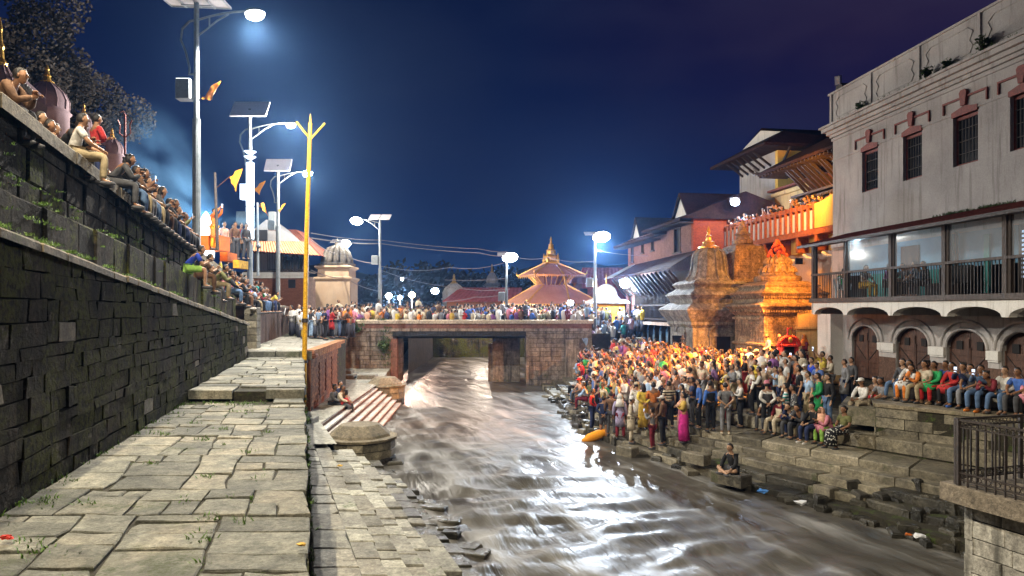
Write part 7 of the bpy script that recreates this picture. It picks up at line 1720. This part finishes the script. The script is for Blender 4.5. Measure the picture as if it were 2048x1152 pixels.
stand_at(1690,0,24.2,pose='stand',top='kurta',tc='grey',bc='navy',zone='near the white corner pier')
stand_at(1704,0,25.2,pose='stand',top='long',tc='dark_grey',bc='black',zone='near the white corner pier')
for u, Y, kw in ((1536,30.6,dict(tc='cream',top='kurta',hair='balding')),(1562,30.2,dict(tc='purple',top='kurta',hair='balding')),(1583,29.9,dict(tc='saffron',top='long',hat='topi',hc='cream')),(1610,29.2,dict(tc='maroon',top='kurta',hat='veil',hc='orange',sex='woman',hair='long'))):
    person(((u-1024)/F*Y, Y, -2.75), L_, pose='clasp', bc='cream', zone='on the low wall by the red altar', group=GG, **kw)
mb = MB(); mb.prism([(9.6,30.0),(12.6,28.3),(12.9,29.6),(10.2,31.4)], -3.45, -2.76); mb.build('low_platform', m_step, label='low stone platform in front of the tiered shrine where people stand', cat='platform')
# people seated on the bench-like step; feet given
SB = face(-.72,-.6)
def seated(u, v, zfeet, zseat, dirv, **k):
    p = G(u, v, -zfeet); a = face(*dirv); d = Vector(dirv).normalized(); q = Vector((p.x-d.x*.45, p.y-d.y*.45, zseat)); k.setdefault('pose', 'sit'); return person(q, a, group=k.pop('group', GG), **k)
ZB = 'on the bench step'
for u, v, kw in ((1519,864,dict(top='short',tc='white',bc='dark_grey',pose='sit',hair='balding')),(1541,871,dict(top='vest',tc='cream',inner='maroon',bc='cream',pose='sitback',hat='beard',hair='short')),
   (1571,877,dict(top='long',tc='navy',bc='dark_grey',pose='sitlean')),(1589,881,dict(top='long',tc='dark_grey',bc='black',pose='sitlean')),(1606,887,dict(top='long',tc='black',bc='navy',tm=None,pose='sit',shoes='white',hair='short')),
   (1636,889,dict(top='kurta',tc='pink',bc='lime',pose='sitlean',sex='woman',hair='short',hat='veil',hc='peach')),(1664,898,dict(top='short',tc='olive',bot='skirt',bc='black',bm=m_dots,pose='sitback',sex='woman',hair='bun'))):
    seated(u, v, -4.05, -3.64, (-.75,-.45) if u < 1600 else (-.85,-.3), zone=ZB, **kw)
p = G(1466,949,4.5); person((p.x,p.y,-4.46), face(-.9,-.5), pose='lotus', top='long', tc='black', bot='shorts', bc='dark_grey', zone='alone on the lowest steps', group=GG, label='lone man in black sitting cross-legged near the water on the lowest steps')
for u, v, kw in ((1706,838,dict(top='long',tc='white',bc='cream',hat='cap',hc='white',pose='sit')),(1730,834,dict(top='short',tc='brown',bot='skirt',bc='red',sex='woman',hair='long',pose='sitback')),(1745,836,dict(top='short',tc='grey',bot='shorts',bc='black',hair='messy',pose='sit'))):
    seated(u, v, -3.35, -2.93, (-.85,-.35), zone='at the end of the seating terrace', **kw)
mb = MB(); mb.prism([(9.9,21.2),(10.7,20.5),(12.2,22.7),(11.3,23.6)], -3.45, -2.94); mb.build('low_stone_bench', m_step, label='low stone bench at the end of the terrace with three people on it', cat='bench')
ZT = 'on the terrace bench'
TS = (-.9,-.30)
for u, v, kw in ((1783,800,dict(top='long',tc='dark_grey',bc='denim',sex='woman',hair='long',pose='sitback')),(1801,803,dict(top='kurta',tc='white',bc='orange',sex='woman',hair='bun',pose='sit')),(1817,804,dict(top='long',tc='orange',bot='skirt',bc='dark_grey',sex='woman',hair='long',pose='sitlean')),
   (1836,805,dict(top='short',tc='tan',bc='navy',hair='messy',pose='sit')),(1850,808,dict(top='kurta',tc='green',bc='red',sex='woman',hair='bun',pose='sit',shoes='tan')),(1868,808,dict(top='short',tc='blue',bc='black',hair='short',pose='sitback')),(1826,807,dict(top='short',tc='cream',bc='khaki',hair='short',pose='sitback')),(1926,819,dict(top='short',tc='dark_grey',bc='grey',hair='long',sex='woman',pose='sit')),(1967,826,dict(top='long',tc='maroon',bc='black',hair='messy',pose='sitlean')),(2020,833,dict(top='short',tc='blue',bc='dark_grey',pose='sit')),(1886,812,dict(top='kurta',tc='red',bc='black',sex='woman',hair='bun',pose='sit')),
   (1908,816,dict(top='long',tc='navy',bc='denim',hair='messy',pose='sitphone',shoes='blue')),(1944,824,dict(top='long',tc='denim',bc='denim',hair='short',pose='sitphone',shoes='orange')),(1990,829,dict(top='long',tc='white',bc='denim',hair='short',pose='sitback',shoes='brown')),(2052,836,dict(top='kurta',tc='pink',bc='black',hair='long',sex='woman',pose='sit'))):
    seated(u, v, TZ, TZ+.42, TS if u < 1900 else (-.86,-.42), zone=ZT, **kw)
# the packed crowd
poly_c = [(3.7,28.3),(5.3,26.3),(6.6,24.6),(8.2,23.4),(9.8,23.2),(11.2,25.2),(11.7,27.8),(10.6,30.2),(9.0,33.2),(8.2,36),(8.0,41),(7.2,44.3),(4.8,44.6),(3.6,40),(3.3,33)]
def inside(x, y, pl):
    c = False
    for (a, b), (d, e) in zip(pl, pl[1:]+pl[:1]):
        if (b > y) != (e > y) and x < (d-a)*(y-b)/(e-b)+a: c = not c
    return c
placed = [i['pos'].xy.copy() for i in PEOPLE]; bulk = []
tries = 0
while len(bulk) < 168 and tries < 40000:
    tries += 1; x, y = R.uniform(3,12), R.uniform(23,44.6)
    if not inside(x, y, poly_c): continue
    q = Vector((x, y)); md_ = .50
    if any((q-w).length < md_ for w in placed): continue
    placed.append(q); bulk.append(q)
wt = ['white']*6+['cream']*4+['grey']*3+['light_blue','dark_grey','dark_grey','black','black','navy','blue','brown','maroon','red','orange','orange','peach','peach','pink','mustard','green','purple','tan','tan','yellow','olive']
def zone_of(x, y):
    if y > 38: return 'at the far end of the crowd'
    if x < xof(edge(2), y)+.9: return 'on the lower steps'
    if x < 6.4: return 'on the river side of the crowd'
    if y > 33: return 'before the bell-domed shrine'
    if y > 29: return 'before the stone porch'
    if x > 9.3: return 'beside the tiered shrine'
    return 'in the thick of the crowd'
FAR = []
for q in bulk:
    if q.y > 38: FAR.append((q.x, q.y, ground_right(q.x, q.y), L_+R.gauss(.1,.5), CO[R.choice(wt)])); continue
    z = ground_right(q.x, q.y); w = R.random() < .30; low = q.x < xof(edge(2), q.y)+.5 and q.y > 30
    pose = R.choice(['stand','cross','clasp','stand','phone','behind','stand','clasp','cross'])
    kw = dict(top=R.choice(['short','long','kurta']) if w else R.choice(['short','short','long','vest']), tc=R.choice(wt), bc=R.choice(['black','navy','dark_grey','khaki','denim','grey','maroon']), hair=R.choice(['long','bun']) if w else R.choice(['short','short','messy','balding']), sex='woman' if w else 'man')
    if not w and R.random() < .16: kw['hat'] = R.choice(['topi','cap']); kw['hc'] = R.choice(['white','cream','peach','red','dark_grey'])
    if kw['top'] == 'vest': kw['inner'] = R.choice(['white','cream','light_blue'])
    a = L_+R.gauss(.1,.45)
    if R.random() < .12: a += math.pi
    if low and R.random() < .7: person((q.x, q.y, z+.42), face(-1,-.2)+R.uniform(-.4,.4), pose=R.choice(['sit','sitlean','sitback']), zone='seated at the far waterside', group=GG, scale=R.uniform(.92,1.04), **kw)
    else: person((q.x, q.y, z), a, pose=pose, zone=zone_of(q.x, q.y), group=GG, pat=True, scale=R.uniform(.90,1.06), **kw)
# people on the stair up to the right bridge end
mb = MB()
for k in range(6): mb.box(5.5+.0*k, 9.2, 45.9+.4*k, 49.5, -3.5, -3.2+.24*k)
mb.build('bridge_steps', m_step, kind='structure')
for k, (u, dz) in enumerate(((1172,0),(1183,1),(1196,2),(1208,3),(1219,4),(1232,4),(1243,5),(1252,5),(1178,2),(1226,2),(1247,3),(1262,4))):
    Y = 46.1+.4*dz; FAR.append(((u-1024)/F*Y, Y, -3.2+.24*dz, L_+R.uniform(-.5,.5), CO[('light_blue','lilac','white','light_blue','brown','blue','navy','grey','purple','white','teal','lilac')[k]]))
# ---------------- left bank
GL = 'onlookers seated along the left bank tiers'
def tierY(u, s): k = (1024-u)/F; return (3.354+s)/(k-.25)
RT = face(1,.35)
def ontier(u, tier, vis='all', dz=0, s=None, **k):
    s = {3: S3+.12, 2: S2+.08}[tier] if s is None else s; Y = tierY(u, s); z = (zt3 if tier == 3 else zt2)(Y)+dz; a = k.pop('a', RT+R.uniform(-.25,.25)); k.setdefault('pose','sit')
    return person((wx(Y)-s+.0, Y, z), a, group=GL, **k)
Z3 = 'on the top tier'; Z2 = 'on the middle tier'
ontier(-12,3,top='long',tc='brown',bc='dark_grey',pose='sitlean',zone=Z3,s=1.5,dz=.0); ontier(40,3,top='long',tc='brown',bc='khaki',pose='sitlean',zone=Z3,s=2.4,dz=.25); ontier(58,3,top='short',tc='grey',bc='dark_grey',zone=Z3,pose='sitlean',s=2.2,dz=.2)
ontier(122,3,top='long',tc='black',bc='dark_grey',zone=Z3,s=1.5,pose='sitlean',dz=.1); ontier(150,3,top='short',tc='white',bc='khaki',zone=Z3,pose='sit',hair='short',label='man in a white shirt and khaki trousers sitting near the red-jacketed man')
ontier(192,3,s=1.9,dz=.22,a=face(.6,.8),pose='cross',top='long',tc='red',bc='navy',hair='short',label='man in a bright red jacket standing above the seated row of the top tier'); 
ontier(222,3,top='long',tc='dark_grey',bc='dark_grey',zone=Z3,pose='sitlean',hair='messy')
for u, tc, bc, tp, ps in ((243,'black','denim','long','sit'),(254,'brown','khaki','long','sitlean'),(262,'navy','grey','short','sit'),(273,'maroon','denim','short','sitphone'),(284,'tan','khaki','short','sit'),(293,'dark_grey','black','long','sitlean'),(303,'brown','brown','long','sit'),(312,'maroon','black','short','sit'),(321,'black','navy','long','sitlean'),(330,'grey','black','short','sit'),(338,'white','navy','short','sitback'),(347,'brown','black','long','sit'),(355,'olive','dark_grey','long','sitphone'),(362,'navy','black','short','sit')):
    ontier(u,3,top=tp,tc=tc,bc=bc,pose=ps,zone=Z3,hair=R.choice(['short','messy','short','long']))
Yw = tierY(296,2.0); person((wx(Yw)-2.0,Yw,zt3(Yw)-.15), face(.9,-.2), pose='phone', top='short', tc='white', bc='grey', hair='balding', zone=Z3, group=GL, label='grey-haired man in white standing behind the top tier, filming with a glowing phone')
for u, dz_, tc in ((80,.2,'khaki'),(108,.2,'navy'),(212,.15,'tan'),(226,.15,'maroon'),(238,.1,'black'),(250,.1,'navy'),(259,.15,'grey'),(268,.1,'brown'),(277,.1,'white'),(288,.15,'black'),(308,.1,'grey'),(318,.1,'red'),(327,.15,'navy'),(341,.1,'tan'),(350,.12,'dark_grey')): ontier(u,3,top='long',tc=tc,bc='black',zone='in the second seated row',s=2.0,dz=dz_,pose='sitback',hair=R.choice(['short','messy']))
ontier(374,2,top='short',tc='royal_blue',bot='shorts',bc='lime',pose='sitlean',zone=Z2,hair='short',dz=.04,label='man in a royal blue shirt and lime shorts hunched on the middle tier',skin=SK[1])
ontier(394,2,top='short',tc='brown',bc='brown',pose='sitlean',zone=Z2,hair='short'); ontier(428,2,top='long',tc='olive',bc='khaki',pose='sitlean',zone=Z2); ontier(416,2,top='short',tc='tan',bc='dark_grey',pose='sit',zone=Z2,s=.9)
ontier(456,2,top='long',tc='black',bc='denim',pose='sit',zone='on the end of the middle tier',hair='messy'); ontier(470,2,top='long',tc='black',bc='black',pose='sitlean',zone='on the end of the middle tier'); ontier(480,2,top='short',tc='khaki',bc='brown',pose='sit',shoes='white',zone='on the end of the middle tier'); ontier(486,2,top='short',tc='grey',bc='grey',pose='sit',shoes='white',zone='on the end of the middle tier')
def w2x(Y): return interp(Y,[(b,a) for a,b in W2])
cols2 = ['light_blue','red','maroon','green','lilac','white','navy','yellow','pink','black','saffron','blue','purple','grey','teal','orange','tan','magenta','olive','white','red','light_blue','brown','cream','navy','maroon','white','lilac','yellow','black','teal','peach']
n = 0
for row, (off, z, ys_) in enumerate(((-.1,.22,(28.6,29.4,30.3,31.2,32.4,33.6,34.8,36.2)),(-.95,.66,(28.9,30,31.1,32.3,33.6,35,36.5,38,39.6)),(-1.85,1.08,(29.2,30.4,31.8,33.4,35,37,39,41)),(-3.0,1.08,(31,33,35.2,37.6,40)))):
    for y in ys_:
        w = R.random() < .4; person((w2x(y)+off, y+R.uniform(-.15,.15), z), RT+R.uniform(-.5,.5)+(.5 if R.random()<.3 else 0), pose=R.choice(['sit','sitlean','sitback']) if row < 3 else R.choice(['stand','cross','phone']), top=R.choice(['short','long','kurta']), tc=cols2[n%32], bc=R.choice(['black','navy','denim','khaki','maroon']), hair=R.choice(['long','bun']) if w else R.choice(['short','messy']), sex='woman' if w else 'man', zone='on the reddish tiered wall', group='crowd on the tiered wall beyond the path'); n += 1
for u, v, ps, kw in ((604,677,'stand',dict(top='kurta',tc='white',bc='mustard')),(622,676,'cross',dict(top='short',tc='dark_grey',bc='light_blue')),(638,677,'stand',dict(top='short',tc='light_blue',bc='dark_grey')),(650,680,'behind',dict(top='short',tc='navy',bc='black')),(663,677,'cross',dict(top='kurta',tc='red',bot='trousers',bc='black',hair='long',sex='woman')),(671,675,'phone',dict(top='long',tc='maroon',bc='grey')),(679,676,'clasp',dict(top='short',tc='white',bc='denim')),(688,677,'lean',dict(top='long',tc='brown',bc='black'))):
    p = G(u, v, 1.58); p.x = min(p.x, -8.75) if p.y > 34 else p.x; person(p, face(.8,.5)+R.uniform(-.4,.4), pose=ps, zone='on the flagged platform', group='people standing on the flagged platform', **kw)
for u in (598,600,610,616,630,644,656,668,676,684,694,700,705):
    Y = R.uniform(38,41); FAR.append(((u-1024)/F*Y, Y, -1.59, face(.6,-.4)+R.uniform(-.6,.6), CO[R.choice(wt)]))
for u, v, kw in ((664,822,dict(top='long',tc='grey',bc='black',hair='messy')),(680,834,dict(top='long',tc='cream',bc='dark_grey',hair='short')),(675,815,dict(top='long',tc='navy',bc='black',hair='short')),(697,838,dict(top='long',tc='red',bc='black',hair='messy'))):
    Y = 28.6 if u != 675 else 30; x = (u-1024)/F*Y; person((x, Y, interp(x,[(-7.6,-3.95),(-7.05,-3.95),(-6.95,-4.09),(-6.5,-4.25),(-6,-4.5)])), face(.9,-.2) if u != 697 else face(-.9,.1), pose='sit', scale=1.08, zone='on the river stairs', group='four youths on the river stairs', **kw)
for k, u in enumerate((566,572,579,585,592,598,604,610)):
    person((H(u,0).x, Yh+.25, 2.72), face(.8,-.6)+R.uniform(-.4,.4), pose=R.choice(['stand','lean','phone']), top='short', tc=('light_blue','blue','white','navy','maroon','white','dark_grey','tan')[k], bc='black', zone='on the house veranda', group='people on the house veranda')
q = P(428,500,28.4); person((q.x,28.4,q.z), face(.8,-.3), pose='reach', top='kurta', tc='orange', bc='saffron', zone='at the ritual stage', label='priest in orange raising both arms beside the ritual stage', group='people at the ritual stage')
for u, tc, Y in ((470,'brown',31),(448,'peach',31),(482,'red',32),(492,'dark_grey',32),(466,'maroon',33),(404,'orange',29.6)): q = P(u,520,Y); person((q.x,Y,q.z), face(.8,-.5), pose='stand', top='long', tc=tc, bc='dark_grey', zone='around the ritual stage', group='people at the ritual stage')
# ---------------- balcony and gallery
def plastic_chair(label, M_):
    t = thing('plastic_chair', label, 'chair', tuple(M_.translation)); w = m_plastic
    mb = MB(M_); mb.box(-.22,.22,-.2,.22,.40,.43); mb.build('seat', w, t)
    mb = MB(M_)
    for k in range(5): mb.bar((-.18+k*.09,-.22,.43),(-.2+k*.1,-.30,.84),.045,.02)
    mb.tube([(-.22,-.24,.5),(-.23,-.32,.80),(0,-.34,.88),(.23,-.32,.80),(.22,-.24,.5)], .025, 6); mb.build('backrest', w, t)
    for a in (-.19,.19):
        mb = MB(M_); mb.tube([(a,-.18,0),(a*1.0,-.2,.42)], .022, 6); mb.build('leg', w, t); mb = MB(M_); mb.tube([(a*1.05,.2,0),(a,.19,.42)], .022, 6); mb.build('leg', w, t)
        mb = MB(M_); mb.tube([(a*1.15,-.24,.62),(a*1.25,.18,.62),(a*1.1,.2,.42)], .02, 6); mb.build('armrest', w, t)
def bal(Y, inn): p = MBm@Vector((XB(Y), inn, .33)); return p
p1_ = bal(27.1,.55); plastic_chair('white plastic chair with slatted back at the balcony end', Matrix.Translation(p1_)@Matrix.Rotation(face(.7,.7),4,'Z'))
GB = 'people on the timber balcony'
person(p1_+V(0,0,.44), face(.7,.7), pose='sit', top='short', tc='green', bc='dark_grey', zone='on the timber balcony', group=GB, label='person in a green shirt on the white plastic chair at the balcony end')
for Y, inn, dx, dy, kw in ((24.6,.65,.6,-.6,dict(tc='purple',top='long',bc='dark_grey')),(25.6,.45,.3,-1,dict(tc='white',top='short',bc='mustard',hair='long',sex='woman')),(24.3,1.15,-1,-.3,dict(tc='dark_grey',top='short',bc='black')),(23.0,.7,-.6,.7,dict(tc='light_blue',top='short',bc='black')),(23.3,1.2,-1,0,dict(tc='black',top='long',bc='black',hair='long',sex='woman'))):
    person(bal(Y,inn)+V(0,0,.46), face(dx,dy), pose='sit', zone='on the timber balcony', group=GB, **kw)
tbm = MBm@Matrix.Translation((XB(24.0),.75,.33)); t = thing('cafe_table', 'dark table on the timber balcony among the seated people', 'table', tuple(tbm.translation)); mb = MB(tbm); mb.box(-.5,.5,-.3,.35,.68,.72); mb.build('table_top', m_wood, t)
for a, b in ((-.45,-.25),(.45,-.25),(-.45,.3),(.45,.3)): mb = MB(tbm); mb.box(a-.025,a+.025,b-.025,b+.025,0,.68); mb.build('leg', m_wood, t)
tbm = MBm@Matrix.Translation((XB(22.2),1.1,.33)); t = thing('dark_sofa', 'black rounded sofa inside the timber balcony', 'sofa', tuple(tbm.translation)); mb = MB(tbm); mb.bbox(-.7,.7,-.3,.3,.12,.5,.08); mb.build('seat', m_black, t); mb = MB(tbm); mb.bbox(-.75,.75,.2,.45,.12,1.05,.10); mb.build('backrest', m_black, t)
for a in (-.62,.62): mb = MB(tbm); mb.box(a-.04,a+.04,-.2,-.1,0,.12); mb.build('leg', m_black, t)
wc2 = ['navy','dark_grey','white','brown','light_blue','black','maroon','grey','tan','purple','white','olive','peach','black','blue','red','cream','dark_grey','orange','white','navy','brown','lilac','black','tan','grey']
for k in range(34):
    x = .3+k*(XCE-.5)/33.5+R.uniform(-.08,.08); w = R.random() < .35
    if k%3 == 1: q_ = MC@V(x, .75, 3.79); FAR.append((q_.x, q_.y, q_.z, math.atan2(1,.146), CO[wc2[k%26]])); continue
    person(MC@V(x, .40+(.35 if k%3 == 1 else 0), 3.79), math.atan2(1,.146)+R.uniform(-.4,.4), pose=R.choice(['lean','lean','cross','phone','clasp']), top=R.choice(['short','long']), tc=wc2[k%26], bc='black', hair=R.choice(['long','bun']) if w else R.choice(['short','messy']), sex='woman' if w else 'man', zone='on the orange gallery', group='crowd along the orange gallery', scale=R.uniform(.92,1.05), vis='top')
# orange-wrapped heap at the water edge
p = G(1190,872,4.85); mb = MB(); d = Vector((1.0,.35,.30)); q = p-d*.5
mb.tube([q, q+d*.25, q+d*.6, q+d*.85, q+d*1.0], [.06,.17,.19,.15,.1], 9); mb.build('saffron_bundle', m_flag, smooth=True, label='saffron cloth-wrapped bundle lying half in the water at the steps', cat='bundle')
# small tree-shaped lampstand and black idol in front of the bell-domed shrine
t = thing('iron_lamp_tree', 'small dark tree-shaped oil lamp stand at the crowd edge before the bell-domed shrine', 'lamp stand', tuple(P(1365,700,35)))
mb = MB(); b_ = P(1365,706,35); mb.tube([b_-V(0,0,.9), b_+V(0,0,.9)], .03, 6); mb.build('stem', m_iron, t)
mb = MB()
for k in range(6):
    for a in range(7): aa = a*.9+k; r_ = .32-.045*k; q = b_+V(math.cos(aa)*r_, math.sin(aa)*r_, -.2+k*.18); mb.tube([b_+V(0,0,-.25+k*.18), q], .014, 4); mb.ball(tuple(q), .035, 6, 4)
mb.build('lamp_arm', m_iron, t)
# ---------------- the bridge crowd, past the number of single people built
rr = random.Random(77); mb = MB(); cols = []
m_crowd = bpy.data.materials.new('crowd cloth and skin'); m_crowd.use_nodes = True; nt = m_crowd.node_tree; ca = nt.nodes.new('ShaderNodeVertexColor'); ca.layer_name = 'Col'; nt.links.new(ca.outputs[0], nt.nodes['Principled BSDF'].inputs['Base Color']); nt.nodes['Principled BSDF'].inputs['Roughness'].default_value = .8
def simple_person(x, y, z, a, cc):
    s = rr.uniform(.84,1.12); sk = rr.choice(SK); c, sn = math.cos(a), math.sin(a)
    def T(p): return (x+s*(p[0]*c-p[1]*sn), y+s*(p[0]*sn+p[1]*c), z+s*p[2])
    def addp(g, col): b = MB(); g(b); mb.add([T(p) for p in b.v], b.f); cols.extend([col]*len(b.f))
    addp(lambda b: b.lathe([(.13,.75),(.16,1.0),(.19,1.25),(.17,1.38),(.06,1.46)], (0,0,0), 9), cc); addp(lambda b: b.lathe([(.13,.0),(.15,.78)], (0,0,0), 7), (.03,.03,.04))
    addp(lambda b: b.ball((0,.02,1.57), (.08,.095,.115), 8, 6), sk); addp(lambda b: b.ball((0,-.015,1.605), (.09,.10,.10), 8, 5), (.012,.01,.009))
    up = rr.random() < .22
    for q in (-1,1): addp(lambda b: b.tube([(q*.19,0,1.36),(q*.25,.08,1.12),(q*.10,.26,1.15 if not up else 1.5)], [.06,.05,.035], 5), cc)
    for q in (-1,1): addp(lambda b: b.tube([(q*.14,.20,1.14 if not up else 1.4),(q*.07,.30,1.17 if not up else 1.58)], .032, 5), sk)
for row, n_ in ((0,48),(1,46),(2,44),(3,44),(4,40),(5,36)):
    for k in range(n_):
        x = -12.8+18.4*(k+rr.uniform(-.35,.35)+(.5 if row%2 else 0))/n_; y = BY+.62+row*.62+rr.uniform(-.15,.15)
        if rr.random() < .12: continue
        simple_person(x+rr.gauss(0,.08), y, -1.62+row*.06+(.35 if rr.random() < .04 else 0), rr.uniform(-2.6,-.6)+math.pi/2*0, CO[rr.choice(wt)])
for f_ in FAR: simple_person(*f_)
for k in range(60): simple_person(rr.uniform(-14.5,-10), rr.uniform(42,50), -1.6, rr.uniform(0,6.28), CO[rr.choice(wt)])
for k in range(150):
    for _ in range(60):
        x, y = rr.uniform(3,12), rr.uniform(25.5,44.6)
        if inside(x, y, poly_c) and x > xof(edge(2), y)+.3 and all((Vector((x,y))-w).length > .36 for w in placed): placed.append(Vector((x,y))); simple_person(x, y, ground_right(x,y), L_+rr.gauss(0,.5), CO[rr.choice(wt)]); break
for k in range(26): simple_person(rr.uniform(5.6,9.8), rr.uniform(50.3,54), -1.64, rr.uniform(0,6.28), CO[rr.choice(wt)])
me_c = mb.build('crowd', m_crowd, smooth=True, kind='stuff', label='mass of distant onlookers packed along the bridge and at the back of the ghat', group='distant crowd')
at = me_c.data.color_attributes.new('Col', 'FLOAT_COLOR', 'CORNER'); arr = []
for pl_, c in zip(me_c.data.polygons, cols): arr.extend([c[0],c[1],c[2],1]*pl_.loop_total)
at.data.foreach_set('color', arr)
# ---------------- labels that single each person out
def wc(s): return len(s.replace(',',' ').replace('-',' ').split())
def base_label(i, full):
    hat = {'topi':' and topi','cap':' and cap','veil':' and veil','beard':' and beard',None:''}[i['hat']]
    top = i['tc']+' '+i['top']
    bt = ', %s %s,' % (i['bc'], i['bot']) if full and i['vis'] == 'all' else ','
    return '%s in %s%s%s %s %s' % (i['sex'], top, hat, bt, i['pose'], i['zone'])
labs = {}
for i in PEOPLE:
    if i['label']: i['o']['label'] = i['label']; labs[i['label']] = 1; i['done'] = True
    else: i['done'] = False; i['L'] = base_label(i, False)
def dist_names(i, L0):
    near = sorted((j for j in PEOPLE if j is not i and (j['pos']-i['pos']).length < 3.2), key=lambda j: (j['pos']-i['pos']).length)
    out = []
    for j in near[:14]:
        d = j['pos']-i['pos']; rel = 'left of' if d.x/j['pos'].y > .010 else ('right of' if d.x/j['pos'].y < -.010 else ('in front of' if d.y > 0 else 'behind'))
        out.append('%s %s %s' % (rel, j['tc'], 'cap' if False else j['top'].split()[-1]))
    return out
for i in PEOPLE:
    if i['done']: continue
    cand = [i['L'], base_label(i, True)]; ns = dist_names(i, i['L'])
    cand += [i['L'].replace(' '+i['pose'], '')+' '+q for q in ns]+[i['L']+' '+q for q in ns]+[i['L'].replace(' '+i['pose'], '')+', '+a+', '+b for a in ns for b in ns if a != b]
    for c in cand:
        c = c.replace(',,', ',').strip()
        if c not in labs and wc(c) <= 16: labs[c] = 1; i['o']['label'] = c; break
    else: i['o']['label'] = ' '.join(i['L'].split()[:16])
# ================================================================ AIR
def volume_mat(name, dens, col, noise_amt=0, aniso=.2):
    m = bpy.data.materials.new(name); m.use_nodes = True; nt = m.node_tree; nt.nodes.clear(); out = nt.nodes.new('ShaderNodeOutputMaterial'); v = nt.nodes.new('ShaderNodeVolumePrincipled')
    v.inputs['Color'].default_value = (*col, 1); v.inputs['Density'].default_value = dens; v.inputs['Anisotropy'].default_value = aniso; nt.links.new(v.outputs[0], out.inputs['Volume'])
    if noise_amt:
        N = nt.nodes.new; L = nt.links.new; g = N('ShaderNodeNewGeometry'); n = N('ShaderNodeTexNoise'); n.inputs['Scale'].default_value = .45; n.inputs['Detail'].default_value = 4; L(g.outputs['Position'], n.inputs[0])
        r = N('ShaderNodeMapRange'); r.inputs[1].default_value = .42; r.inputs[2].default_value = .68; r.inputs[3].default_value = 0; r.inputs[4].default_value = dens; L(n.outputs[0], r.inputs[0]); L(r.outputs[0], v.inputs['Density'])
    return m
mb = MB(); mb.box(-430,430,-40,440,-7.4,60); mb.build('haze', volume_mat('thin night haze', .00040, (.22,.48,1), aniso=.86), kind='stuff')


def plume(name, a, b, r, dens, col):
    a, b = Vector(a), Vector(b); m = bpy.data.materials.new(name); m.use_nodes = True; nt = m.node_tree; nt.nodes.clear(); N = nt.nodes.new; L = nt.links.new
    out = N('ShaderNodeOutputMaterial'); v = N('ShaderNodeVolumePrincipled'); v.inputs['Color'].default_value = (*col, 1); L(v.outputs[0], out.inputs['Volume'])
    tc = N('ShaderNodeTexCoord'); ln = N('ShaderNodeVectorMath'); ln.operation = 'LENGTH'; L(tc.outputs['Object'], ln.inputs[0])
    f = N('ShaderNodeMapRange'); f.inputs[1].default_value = 1; f.inputs[2].default_value = .15; f.interpolation_type = 'SMOOTHSTEP'; L(ln.outputs['Value'], f.inputs[0])
    n = N('ShaderNodeTexNoise'); n.inputs['Scale'].default_value = 2.2; n.inputs['Detail'].default_value = 4; L(tc.outputs['Object'], n.inputs[0]); r_ = N('ShaderNodeMapRange'); r_.inputs[1].default_value = .4; r_.inputs[2].default_value = .65; L(n.outputs[0], r_.inputs[0])
    mu = N('ShaderNodeMath'); mu.operation = 'MULTIPLY'; L(f.outputs[0], mu.inputs[0]); L(r_.outputs[0], mu.inputs[1]); m2 = N('ShaderNodeMath'); m2.operation = 'MULTIPLY'; L(mu.outputs[0], m2.inputs[0]); m2.inputs[1].default_value = dens; L(m2.outputs[0], v.inputs['Density'])
    mb = MB(); mb.ball((0,0,0), 1, 20, 14); o = mb.build('smoke', m, kind='stuff', origin=(0,0,0)); o.location = (a+b)/2; o.scale = (r, r, (b-a).length/2*1.15); o.rotation_euler = (b-a).to_track_quat('Z','Y').to_euler()
plume('ritual smoke', P(440,500,30), P(320,320,31), 1.5, .34, (.28,.62,1)); plume('upper smoke', P(400,440,31.5), P(235,215,33), 2.4, .16, (.26,.58,1)); plume('smoke wisp', P(440,445,31), P(580,440,32), .6, .3, (.35,.68,1))
